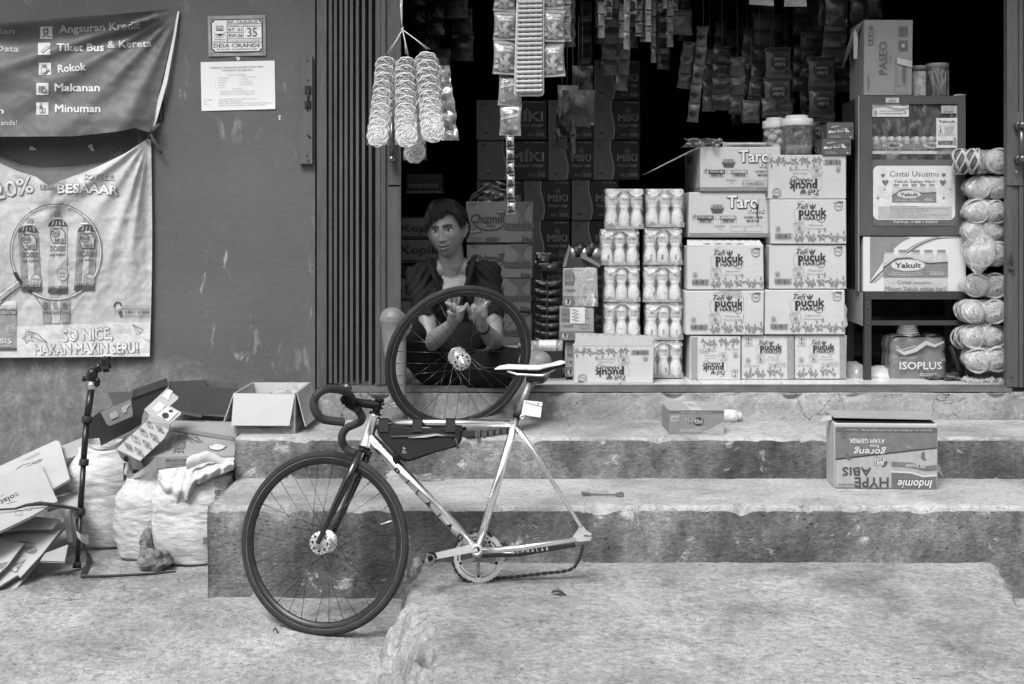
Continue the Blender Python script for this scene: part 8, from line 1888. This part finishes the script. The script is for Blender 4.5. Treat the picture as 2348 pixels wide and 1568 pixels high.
def tube_text(chars, A, B, r, t0, t1, hgt, ang0, g, nm, bold=.05):
    ax = (B - A).normalized(); L_ = (B - A).length; f = Vector((0, -1, 0)); f = (f - ax * f.dot(ax)).normalized(); s_ = ax.cross(f)
    p = Print(.0004); n = len(chars)
    for i, c_ in enumerate(chars):
        if c_ != ' ': p.text(c_, L_ * lerp(t0, t1, (i + .5) / n), -hgt / 2, hgt, g, None, bold, al='c')
    p.cut(.006); q = p.mapped(lambda x, y, z: tuple(A + ax * x + (f * math.cos(ang0 + y / r) - s_ * math.sin(ang0 + y / r)) * (r + .0006 + z) - bike.location)); return link(nm, q.mesh(nm), bike)
tube_text('DILAIAD', bk(845, 999), BB_, .0207, .24, .92, .022, -.45, .03, 'lettering')
tube_text('ALPHALAB', bk(1105, 1271, .024), at(1318, 1249, BDp(1236) + .058), .0116, .30, .72, .011, -.15, .5, 'lettering', .03)
cr_ = part(bike, 'crank', (lambda m: (m.hexa([bk(988, 1276, -.072), bk(1090, 1254, -.058), bk(1090, 1254, -.046), bk(988, 1276, -.060), bk(990, 1269, -.072), bk(1088, 1246, -.058), bk(1088, 1246, -.046), bk(990, 1269, -.060)][4:] + [bk(988, 1284, -.072), bk(1096, 1264, -.058), bk(1096, 1264, -.046), bk(988, 1284, -.060)]), m.lathe([(.022, -.0), (.022, .012), (.018, .016), (.012, .016), (.012, .010), (0, .010)], bk(1093, 1259, -.044), (0, -1, 0), 24), m)[2])(MB()), ALLOY)
mb = MB(); mb.lathe([(.010, 0), (.010, .0015), (0, .0015)], bk(1093, 1259, -.0548), (0, -1, 0), 18); part(bike, 'crank_bolt', mb, BLK, cr_)
CR = bk(1096.5, 1277, .052); RC = Matrix.Identity(4)
ring_ = MB()
nT = 46
P_o = [];
for k in range(nT * 2): a = 2 * math.pi * k / (nT * 2); P_o.append((.0965 + (.0030 if k % 2 else -.0025), a))
def ringpts(rr, d): return [CR + Vector((r_ * math.cos(a), d, r_ * math.sin(a))) for r_, a in rr]
inn = [(.080, a) for _, a in P_o]; kk = len(P_o)
for d0, d1 in ((-.0015, .0015),):
    Vv = ringpts(P_o, d0) + ringpts(inn, d0) + ringpts(P_o, d1) + ringpts(inn, d1)
    fs = []
    for i in range(kk):
        j = (i + 1) % kk; fs += [(i, j, kk + j, kk + i)[::-1], (2 * kk + i, 2 * kk + j, 3 * kk + j, 3 * kk + i), (i, j, 2 * kk + j, 2 * kk + i), (kk + i, kk + j, 3 * kk + j, 3 * kk + i)[::-1]]
    ring_.add(Vv, fs)
inn2 = [(.0685, a) for _, a in P_o]; out2 = [(.0740, a) for _, a in P_o]
Vv = ringpts(out2, -.0015) + ringpts(inn2, -.0015); ring_.add(Vv, [(i, (i + 1) % kk, kk + (i + 1) % kk, kk + i)[::-1] for i in range(kk)])
for k in range(5):
    a = 2 * math.pi * k / 5 - math.pi / 2; a2 = a; ring_.bar(CR + Vector((.066 * math.cos(a), 0, .066 * math.sin(a))), CR + Vector((.084 * math.cos(a), 0, .084 * math.sin(a))), .004, .018, (-math.sin(a), 0, math.cos(a)))
cg = part(bike, 'chainring', ring_, ALLOY)
for k in range(5):
    a = 2 * math.pi * k / 5 - math.pi / 2; mb = MB(); mb.bar(CR + Vector((.012 * math.cos(a), -.006, .012 * math.sin(a))), CR + Vector((.066 * math.cos(a), -.004, .066 * math.sin(a))), .007, .013, (-math.sin(a), 0, math.cos(a))); part(bike, 'spider_arm', mb, M('dull_alloy', .35, .4, .8, var=.3, scale=20), cg)
    mb = MB(); mb.lathe([(.0055, 0), (.0055, .0015), (.0028, .0015), (.0028, 0)], CR + Vector((.071 * math.cos(a), -.0035, .071 * math.sin(a))), (0, -1, 0), 12); part(bike, 'ring_bolt', mb, BLK, cg)
pd = part(bike, 'pedal', (lambda m: (m.lathe([(.008, -.01), (.016, -.004), (.019, .02), (.019, .05), (.014, .058), (.009, .06), (0, .061)], bk(986, 1280, -.075), (0, -1, .05), 10), m.hexa([bk(976, 1291, -.13), bk(998, 1287, -.13), bk(998, 1287, -.08), bk(976, 1291, -.08), bk(978, 1268, -.13), bk(994, 1272, -.13), bk(994, 1272, -.08), bk(978, 1268, -.08)]), m)[2])(MB()), M('pedal_metal', .22, .35, .7, var=.6, scale=30))
mb = MB(); mb.lathe([(.0105, 0), (.0105, .003), (0, .003)], bk(986, 1279, -.1365), (0, -1, 0), 14); mb.tube([bk(970, 1286, -.10), bk(982, 1294, -.11), bk(1000, 1285, -.10)], .005, 8); mb.tube([bk(984, 1266, -.12), bk(996, 1270, -.11), bk(1000, 1280, -.11)], .0045, 8); part(bike, 'pedal_cage', mb, BLK, pd)
CHN = M('chain_steel', .05, .4, .7, var=.4, scale=60)
lm = MB()
for s in (-1, 1): lm.hexa([(-.0078, .0028 * s - .0006, -.0042), (.0078, .0028 * s - .0006, -.0042), (.0078, .0028 * s + .0006, -.0042), (-.0078, .0028 * s + .0006, -.0042), (-.0078, .0028 * s - .0006, .0042), (.0078, .0028 * s - .0006, .0042), (.0078, .0028 * s + .0006, .0042), (-.0078, .0028 * s + .0006, .0042)])
lm.lathe([(.0045, -.0045), (.0045, .0045)], (-.0063, 0, 0), (0, 1, 0), 8); lm.lathe([(.0045, -.0045), (.0045, .0045)], (.0063, 0, 0), (0, 1, 0), 8)
lm = lm.mesh('chain_link', CHN)
ch = link('chain', None, bike)
path = [CR + Vector((.0985 * math.cos(a), 0, .0985 * math.sin(a))) for a in [math.radians(62 + 3 * k) for k in range(80)]]
sl_ = lambda x, y, dd: (lambda q: Vector((q.x, q.y, max(q.z, zapron(q.x, q.y) + .006))))(at(x, y, dd))
path = smooth([at(1160, 1248, 4.62), at(1130, 1240, 4.62), path[0]], 6)[:-1] + path[:64] + smooth([path[63], sl_(1120, 1327, 4.63), sl_(1180, 1322, 4.64), sl_(1250, 1314, 4.65), sl_(1295, 1309, 4.66), sl_(1315, 1301, 4.66), at(1328, 1280, 4.64), at(1337, 1248, 4.63)], 8)
L0, acc, prev = .0127, 0, path[0]; pts_ = [path[0]]
for q in path[1:]:
    while (q - prev).length >= L0:
        prev = prev + (q - prev).normalized() * L0; pts_.append(prev)
odd_ = False
for a, b in zip(pts_, pts_[1:]):
    o = link('chain_link', lm, ch); odd_ = not odd_; d = (b - a); x = d.normalized(); y = Vector((0, 1, 0)); y = (y - x * y.dot(x)).normalized(); z = x.cross(y); m = Matrix.Identity(4); c = (a + b) / 2 - bike.location
    for i in range(3): m[i][0], m[i][1], m[i][2], m[i][3] = x[i], y[i], z[i], c[i]
    o.matrix_local = m @ Matrix.Diagonal((1.0, 1.25 if odd_ else .7, 1.25 if odd_ else .62, 1))
nR = Vector((.36, -.88, -.28)).normalized()
dn_ = Vector((0, 0, -1)); dn_ = (dn_ - nR * dn_.dot(nR)).normalized()
cR = at(1053, 822, 5.33); WZ = cR + dn_ * .3375
w2 = thing('bicycle_wheel', WZ, 'detached spoked bicycle wheel held upright by the seated man', 'wheel')
add_wheel(w2, orient(cR - WZ, nR), 1.1)
mb = MB(); mb.lathe([(.022, .040), (.024, .041), (.024, .044), (.018, .045)], (0, 0, 0), (0, 0, 1), 20); o = part(w2, 'lockring', mb, ALLOY, world=False); o.matrix_local = orient(cR - WZ, nR)
# ---------------------------------------------------------------- the seated man
SKIN = M('skin', .19, .46, var=.16, scale=11, bump=.22, bscale=90, spec=.4, var2=.22, scale2=60)
man = thing('person', at(1045, 882, 6.02), 'young man in a dark open shirt sitting on the shop threshold holding a wheel', 'person')
def cap(mb, a, ra, b, rb, n=18):
    a, b = Vector(a), Vector(b); d = (b - a).normalized(); P = []; R_ = []
    for k in range(5): t = -math.pi / 2 * (1 - k / 4); P.append(a + d * (ra * math.sin(t) * .999)); R_.append(max(.0008, ra * math.cos(t)))
    for k in range(1, 6): P.append(a.lerp(b, k / 6)); R_.append(lerp(ra, rb, k / 6))
    for k in range(5): t = math.pi / 2 * k / 4; P.append(b + d * (rb * math.sin(t) * .999)); R_.append(max(.0008, rb * math.cos(t)))
    mb.tube(P, R_, n)
def chain(mb, *pr):
    for (a, ra), (b, rb) in zip(pr, pr[1:]): cap(mb, a, ra, b, rb)
J = dict(pel=at(1045, 838, 6.06), bel=at(1044, 775, 6.03), che=at(1040, 690, 6.02), nek=at(1036, 606, 6.0), shL=at(957, 638, 6.0), shR=at(1120, 630, 6.02), elL=at(988, 786, 5.84), elR=at(1134, 784, 5.90), wrL=at(1035, 744, 5.64), wrR=at(1106, 750, 5.68),
         hiL=at(1003, 846, 6.02), hiR=at(1090, 848, 6.02), knL=at(899, 733, 5.74), knR=at(1236, 832, 5.80), anL=at(915, 925, 5.66), anR=at(1158, 928, 5.52))
JAW = .27
HC = at(1024, 532, 5.95); HS = 1.085
HM_ = Matrix.Translation(HC) @ Matrix.Rotation(math.radians(-13), 4, 'Z') @ Matrix.Rotation(math.radians(-6), 4, 'Y') @ Matrix.Rotation(math.radians(5), 4, 'X')
def face(x, z):
    """how far the face stands forward of the plain skull at (x, z), metres"""
    g = lambda cx, cz, sx, sz: math.exp(-((x - cx) / sx) ** 2 - ((z - cz) / sz) ** 2)
    f = .0
    nz_ = (z - .012) / -.046
    if -.25 < nz_ < 1.25: f += .0215 * (max(0, min(1, nz_)) ** 1.2) * math.exp(-(x / lerp(.006, .0105, max(0, min(1, nz_)))) ** 2) * sst(-.040, -.031, z) + .006 * g(0, .012, .008, .016)
    for s in (-1, 1): f += -.0145 * g(.031 * s, .013, .016, .0095) + .0050 * g(.030 * s, .032, .022, .007) + .0055 * g(.046 * s, -.016, .018, .016) + .0060 * g(.012 * s, -.030, .0055, .006) - .0035 * g(.036 * s, -.05, .012, .022)
    f += .0085 * g(0, -.0535, .019, .0055) + .0105 * g(0, -.0665, .017, .006) - .0060 * g(0, -.0600, .020, .0024) + .0080 * g(0, -.097, .017, .012) - .0040 * g(0, -.080, .018, .005) + .004 * g(0, -.045, .02, .006)
    return f
def head_pt(u, v, grow=0.0):
    a = 2 * math.pi * u; b = math.pi * (v - .5); x = math.sin(a) * math.cos(b); y = -math.cos(a) * math.cos(b); z = math.sin(b)
    zz = .118 * z; w_ = .0755 * (1 - JAW * sst(-.02, -.11, zz) - .05 * sst(.05, .115, zz)); X = w_ * x * (abs(x) ** -.08 if abs(x) > 1e-6 else 1)
    Y = y * (.098 if y > 0 else .090 * (1 - .10 * sst(.02, .10, zz))) + (.010 * sst(-.02, -.10, zz) * (1 if y > 0 else -.3)); Y -= (.020 * sst(-.03, -.11, zz) if y > 0 else 0)
    if y < 0: Y -= face(X, zz) * sst(0, .55, -y)
    p_ = Vector((X, Y, zz))
    return p_ * (1 + grow)
HL = lambda p_: HM_ @ (Vector(p_) * HS)
bd = MB()
bd.grid(lambda u, v: HL(head_pt(u, v)), 150, 120, 0, True, True)
for s in (-1, 1):
    bd.ell(HL((.0800 * s, .012, -.006)), (.010, .017, .034), 16, 12); bd.ell(HL((.089 * s, .024, .006)), (.0075, .015, .026), 14, 10)
cap(bd, HL((0, .022, -.075)), .060, J['nek'], .064); chain(bd, (HL((0, .012, -.085)), .051), (at(1034, 625, 6.0), .052), (at(1036, 665, 6.02), .06))
def torso(mb, gr=0.0):
    for q, r_ in ((J['che'], (.172, .108, .135)), (J['bel'], (.150, .105, .15)), (J['pel'], (.165, .13, .11)), (at(1038, 655, 6.02), (.165, .080, .075)), (at(1000, 680, 5.965), (.082, .055, .062)), (at(1078, 680, 5.965), (.082, .055, .062))): mb.ell(q, [a + gr for a in r_], 28, 18)
    for s in ('L', 'R'): cap(mb, J['nek'] + Vector((0, .015, -.012)), .056 + gr, J['sh' + s] + Vector((0, 0, .006)), .054 + gr)
torso(bd)
def limb(mb, s, gr=0):
    chain(mb, (J['sh' + s], .060 + gr), (J['sh' + s].lerp(J['el' + s], .4), .053 + gr), (J['el' + s], .040 + gr))
for s in 'LR':
    limb(bd, s); chain(bd, (J['el' + s], .041), (J['el' + s].lerp(J['wr' + s], .3), .043), (J['wr' + s], .0265))
    chain(bd, (J['hi' + s], .092), (J['hi' + s].lerp(J['kn' + s], .5), .080), (J['kn' + s], .060)); cap(bd, J['kn' + s] + Vector((0, -.012, .004)), .052, J['kn' + s] + Vector((0, -.004, -.05)), .050)
    chain(bd, (J['kn' + s], .056), (J['kn' + s].lerp(J['an' + s], .3) + Vector((0, .022, 0)), .056), (J['kn' + s].lerp(J['an' + s], .7), .042), (J['an' + s], .034))
ft = {'L': (at(916, 972, 5.70), at(893, 978, 5.50)), 'R': (at(1166, 968, 5.56), at(1092, 986, 5.46))}
for s in 'LR': chain(bd, (J['an' + s], .036), (ft[s][0], .036), (ft[s][1], .030))
def finger(*P, r=.0102): chain(bd, *[(Vector(p_), r * (1 - .09 * i)) for i, p_ in enumerate(P)])
pL, pR = at(1046, 716, 5.585), at(1092, 716, 5.605)
chain(bd, (J['wrL'], .027), (at(1040, 728, 5.61), .029), (at(1038, 708, 5.59), .025)); cap(bd, at(1050, 728, 5.60), .024, at(1056, 710, 5.585), .021)
finger(at(1030, 702, 5.585), at(1024, 694, 5.555), at(1034, 700, 5.535), at(1042, 710, 5.54)); finger(at(1036, 714, 5.575), at(1028, 715, 5.545), at(1036, 720, 5.53), at(1041, 723, 5.54))
finger(at(1035, 702, 5.60), at(1036, 684, 5.585), at(1037, 668, 5.575)); finger(at(1043, 702, 5.60), at(1045, 683, 5.585), at(1046, 667, 5.575)); finger(at(1058, 712, 5.58), at(1065, 704, 5.56), at(1062, 710, 5.54), at(1053, 716, 5.535), r=.0118)
chain(bd, (J['wrR'], .027), (at(1100, 735, 5.64), .030), (at(1094, 712, 5.61), .029)); cap(bd, at(1084, 724, 5.61), .024, at(1088, 706, 5.60), .022); cap(bd, at(1108, 722, 5.61), .020, at(1108, 702, 5.60), .018)
finger(at(1080, 720, 5.595), at(1074, 710, 5.575), at(1070, 698, 5.565), r=.0118)
for i, (x, tx, ty) in enumerate(((1090, 1096, 664), (1099, 1108, 662), (1107, 1121, 668), (1113, 1131, 680))): finger(at(x, 702, 5.60), at(lerp(x, tx, .45), lerp(702, ty, .5), 5.585), at(lerp(x, tx, .8), lerp(702, ty, .82), 5.575), at(tx, ty, 5.57))
def remeshed(name, mb, mat, vox, sm=4):
    me = mb.mesh(name, mat, tuple(man.location)); o = bpy.data.objects.new(name, me); COL.objects.link(o)
    r_ = o.modifiers.new('r', 'REMESH'); r_.mode = 'VOXEL'; r_.voxel_size = vox; r_.use_smooth_shade = True
    if sm: s_ = o.modifiers.new('s', 'SMOOTH'); s_.factor = .5; s_.iterations = sm
    ev = o.evaluated_get(bpy.context.evaluated_depsgraph_get()); m2 = bpy.data.meshes.new_from_object(ev); m2.name = name
    bpy.data.objects.remove(o); m2.materials.clear(); m2.materials.append(mat)
    return m2
def keep(me, test, thick=0.0):
    bm = bmesh.new(); bm.from_mesh(me); L0_ = man.location
    bmesh.ops.delete(bm, geom=[v for v in bm.verts if not test(v.co + L0_)], context='VERTS'); bm.to_mesh(me); bm.free(); return me
bpy.context.view_layer.update()
body = link('body', remeshed('body', bd, SKIN, .0034, 2), man)
sh = MB(); torso(sh, .011)
for s in 'LR': chain(sh, (J['sh' + s], .068), (J['sh' + s].lerp(J['el' + s], .42), .062), (J['sh' + s].lerp(J['el' + s], .74), .057))
cap(sh, at(1036, 602, 6.01), .078, at(1036, 632, 6.0), .086)
def pxof(p_): return CX + p_.x * F / p_.y, HY + (ZC - p_.z) * F / p_.y
def shirt_keep(p_):
    x, y = pxof(p_); f = p_.y < 6.0
    for s in 'LR':
        a, b = J['sh' + s], J['el' + s]; t = (p_ - a).dot(b - a) / (b - a).length_squared
        if t > .64 + .02 * math.sin(p_.x * 90) and ((p_ - a) - (b - a) * t).length < .078: return False
    if y < 590 + .10 * abs(x - 1036): return False
    if f and 560 < y < 730 and lerp(1000, 1034, (y - 600) / 130) + 3 * math.sin(y * .12) < x < lerp(1072, 1046, (y - 600) / 130) + 3 * math.sin(y * .1): return False
    return True
FAB = M('dark_shirt', .008, .8, var=.3, scale=8, bump=.25, bscale=120, spec=.15)
me = keep(remeshed('shirt', sh, FAB, .006, 6), shirt_keep)
NV = [v.normal.copy() for v in me.vertices]
for v, n_ in zip(me.vertices, NV):
    w_ = v.co + man.location; d = min((w_ - J['shL']).length, (w_ - J['shR']).length)
    v.co += n_ * (.005 * math.sin((w_.z * 1.2 + abs(w_.x - J['che'].x) * 1.4) * 95 + nz(w_.x * 9, w_.z * 9) * 3) * sst(.30, .05, d) + .007 * nz(w_.x * 14, w_.y * 14, w_.z * 9))
o = link('shirt', me, man); so = o.modifiers.new('t', 'SOLIDIFY'); so.thickness = .004; so.offset = -1
mb = MB()
for s, P in ((-1, [(990, 590, 5.985), (1001, 632, 5.915), (1014, 668, 5.895), (1026, 702, 5.90)]), (1, [(1080, 588, 5.985), (1071, 632, 5.915), (1060, 668, 5.895), (1050, 702, 5.90)])):
    C = [at(*p_) for p_ in P]; mb.grid(lambda u, v: (lambda q: q + Vector((s * .032 * v * (1 - .5 * u), -.012 - .010 * math.sin(math.pi * v), .006 * v)))(C[min(2, int(u * 3))].lerp(C[min(2, int(u * 3)) + 1], u * 3 - min(2, int(u * 3)))), 14, 6)
part(man, 'collar', mb, FAB)
sr = MB(); sr.ell(J['pel'], (.18, .145, .115), 28, 18)
for s in 'LR': chain(sr, (J['hi' + s], .108), (J['hi' + s].lerp(J['kn' + s], .5), .096), (J['hi' + s].lerp(J['kn' + s], .70 if s == 'L' else .66), .088))
me = remeshed('shorts', sr, M('dark_shorts', .007, .85, var=.3, scale=8, spec=.12), .007, 4)
NV = [v.normal.copy() for v in me.vertices]
for v, n_ in zip(me.vertices, NV): w_ = v.co + man.location; v.co += n_ * (.010 * nz(w_.x * 9, w_.y * 9, w_.z * 9) + .004 * nz(w_.x * 26, w_.y * 26, w_.z * 26))
link('shorts', me, man)
HAIR = M('black_hair', .010, .42, var=.4, scale=60, spec=.45)
for s in (-1, 1):
    c = HL((.0310 * s, -.0655, .013)); mb = MB(); mb.ell(c, (.0160, .0148, .0092), 18, 12); e = part(man, 'eye', mb, M('eye_white', .62, .2))
    g_ = Vector((-.18, -.98, .03)).normalized(); mb = MB(); mb.lathe([(.0068, .0125), (.0062, .0145), (.003, .0155), (0, .0157)], c, g_, 16); part(man, 'iris', mb, M('eye_dark', .012, .1), e)
    mb = MB(); sf = lambda x, z, o_=.0: HL(Vector((x, -(.0905 - 6.2 * x * x * (1 if abs(x) < .05 else 1.05)) - face(x, z) * .9 + .012 * 0 - o_ + .5 * z * z * 2, z)))
    P = [(.009, .0345), (.018, .0370), (.030, .0385), (.041, .0375), (.052, .0335)]
    mb.tube([sf(x * s, z - .003, .0012) for x, z in P], [.0030, .0054, .0052, .0042, .0016], 8, sy=.8); part(man, 'eyebrow', mb, HAIR)
    mb = MB(); mb.tube([HL((x * s, -.0655 - .0125 * math.cos((x - .031) / .0165 * 1.25) * .95, z)) for x, z in ((.0155, .0120), (.022, .0185), (.031, .0205), (.040, .0195), (.0475, .0140))], [.0014, .0034, .0040, .0036, .0014], 6); part(man, 'eyelid', mb, M('skin_lid', .10, .5))
def on_face(pts, r_, o_, nm, mat, n=6, sy=.6):
    def ray(x, z):
        b = math.asin(max(-1, min(1, z / .118))); w_ = .0755 * (1 - JAW * sst(-.02, -.11, z) - .05 * sst(.05, .115, z)); t = (abs(x) / w_) ** (1 / .92) / math.cos(b)
        return head_pt(math.copysign(math.asin(min(1, t)), x) / (2 * math.pi), b / math.pi + .5)
    mb = MB(); P = [HL(ray(x, z) + Vector((0, -o_, 0))) for x, z in pts]; mb.tube(P, r_, n, sy=sy); part(man, nm, mb, mat)
LIP = M('lip', .155, .4, var=.15, scale=80)
on_face([(-.024, -.0595), (-.014, -.0555), (-.005, -.0535), (0, -.0545), (.005, -.0535), (.014, -.0555), (.024, -.0595)], [.001, .0044, .0056, .0050, .0056, .0044, .001], -.0004, 'upper_lip', M('lip_upper', .085, .5), sy=.8)
on_face([(-.021, -.0615), (-.012, -.0655), (0, -.0672), (.012, -.0655), (.021, -.0615)], [.001, .0052, .0064, .0052, .001], -.0008, 'lower_lip', LIP, sy=.8)
on_face([(-.030, -.062), (-.022, -.0505), (-.011, -.0455), (0, -.0465), (.011, -.0455), (.022, -.0505), (.030, -.062)], [.0016, .0036, .0034, .0016, .0034, .0036, .0016], -.0016, 'moustache', M('stubble', .045, .8))
on_face([(-.006, -.080), (0, -.083), (.006, -.080)], [.002, .005, .002], -.001, 'chin_hair', M('stubble', .045, .8)); on_face([(-.008, -.0375), (-.0055, -.0385)], .0022, .001, 'nostril', M('nostril', .02, .9)); on_face([(.0055, -.0385), (.008, -.0375)], .0022, .001, 'nostril', M('nostril', .02, .9))
mb = MB(); r = random.Random(8)
def hair_line(x, back):  # height of the hairline on the front
    return .062 + .012 * (x + .02) / .06 * (1 if x > -.02 else .2) - .5 * max(0, abs(x) - .045)
def hp(u, v, k):
    q = head_pt(u, v); n_ = Vector((q.x, q.y * .9, max(0, q.z + .02) * 1.1)); n_ = n_.normalized(); return q + n_ * k
def vlow(u):
    a = 2 * math.pi * u; fr, sx = math.cos(a), math.sin(a)
    side = lerp(.40, .545, sst(-.45, -.12, fr)); front = max(.605, min(.735, .675 + .11 * sx))
    return lerp(side, front, sst(.38, .62, fr))
def thick(u): return lerp(.011, .024, sst(.25, .8, abs(math.cos(2 * math.pi * u))))
def hcap(u, v):
    vl = vlow(u) + .030 * nz(u * 26, 1, 2) + .012 * nz(u * 70, 3, 2); q = hp(u, lerp(vl, .999, v), (.003 + thick(u) * sst(0, .35, v)) * (1 + .10 * sst(.2, 1, v)) + .011 * nz(u * 16, v * 4, 4)); return HL(q)
mb.grid(hcap, 100, 26, 0, True, True); hair = part(man, 'hair', mb, HAIR)
mb = MB()
for k in range(620):
    u0 = r.uniform(-.5, .5); vl = vlow(u0) - r.uniform(-.03, .045); v0 = r.uniform(.80, .99); sw = r.uniform(-.16, .02); tk = thick(u0)
    P = [HL(hp(u0 + sw * (1 - t), lerp(v0, vl, t), tk * (1.10 - .55 * t * t) + .008 * math.sin(math.pi * t) + r.uniform(-.002, .013) * (.4 + t))) for t in (0, .25, .5, .75, 1)]
    mb.tube(smooth(P, 2), [.0024 * (1 - .8 * i / 8) for i in range(9)], 4)
part(man, 'strands', mb, HAIR, hair)
a = (J['elR'] - J['wrR']).normalized(); mb = MB(); mb.lathe([(.031, -.007), (.0325, -.005), (.0325, .005), (.031, .007)], J['wrR'] + a * .012, a, 24, cap=False); part(man, 'wrist_band', mb, BLK)
for s, (h_, t_) in ft.items():
    d = (t_ - h_); d.z = 0; d.normalize(); n_ = Vector((-d.y, d.x, 0)); o_ = Vector((h_.x, h_.y, Z2)) - d * .03; L_ = .27
    mb = MB()
    def up(u, v):
        a = math.pi * v; w_ = .046 * (math.sin(math.pi * min(1, .12 + .83 * u)) ** .45) * (1 + .12 * math.sin(u * 3)); hh = lerp(.105, .058, sst(.25, .85, u)) * (1 - .6 * sst(.93, 1, u)); q = o_ + d * (L_ * u) - n_ * (w_ * math.cos(a)); return q + Vector((0, 0, .028 + hh * math.sin(a) ** .6))
    mb.grid(up, 26, 14); shoe = part(man, 'shoe', mb, M('grey_shoe', .12, .75, var=.3, scale=24, bump=.3, bscale=70))
    mb = MB(); out = [o_ + d * (L_ * (1.03 * u - .02)) + n_ * (sg * .050 * math.sin(math.pi * min(1, .14 + .80 * u)) ** .4) for sg, us in ((1, [k / 8 for k in range(9)]), (-1, [1 - k / 8 for k in range(9)])) for u in us]
    mb.plate([q + Vector((0, 0, .032)) for q in out[::-1]], (0, 0, 1), .026); part(man, 'sole', mb, M('sole_rubber', .035, .8), shoe)
    for k in range(7):
        for sg in (1, -1):
            q = o_ + d * (L_ * (.08 + .13 * k)) + n_ * (sg * .050); mb = MB(); mb.bar(q - d * .009 + Vector((0, 0, .018)), q + d * .009 + Vector((0, 0, .018)), .012, .030); part(man, 'tread_lug', mb, M('sole_lug', .10, .8, var=.3, scale=40), shoe)
    mb = MB()
    for k in range(4): q = o_ + d * (L_ * (.42 + .09 * k)) + Vector((0, 0, .118 - .013 * k)); mb.tube([q - n_ * .026, q + Vector((0, 0, .008)), q + n_ * .026], .003, 6)
    part(man, 'lace', mb, M('pale_lace', .40, .8, var=.5, scale=90), shoe)
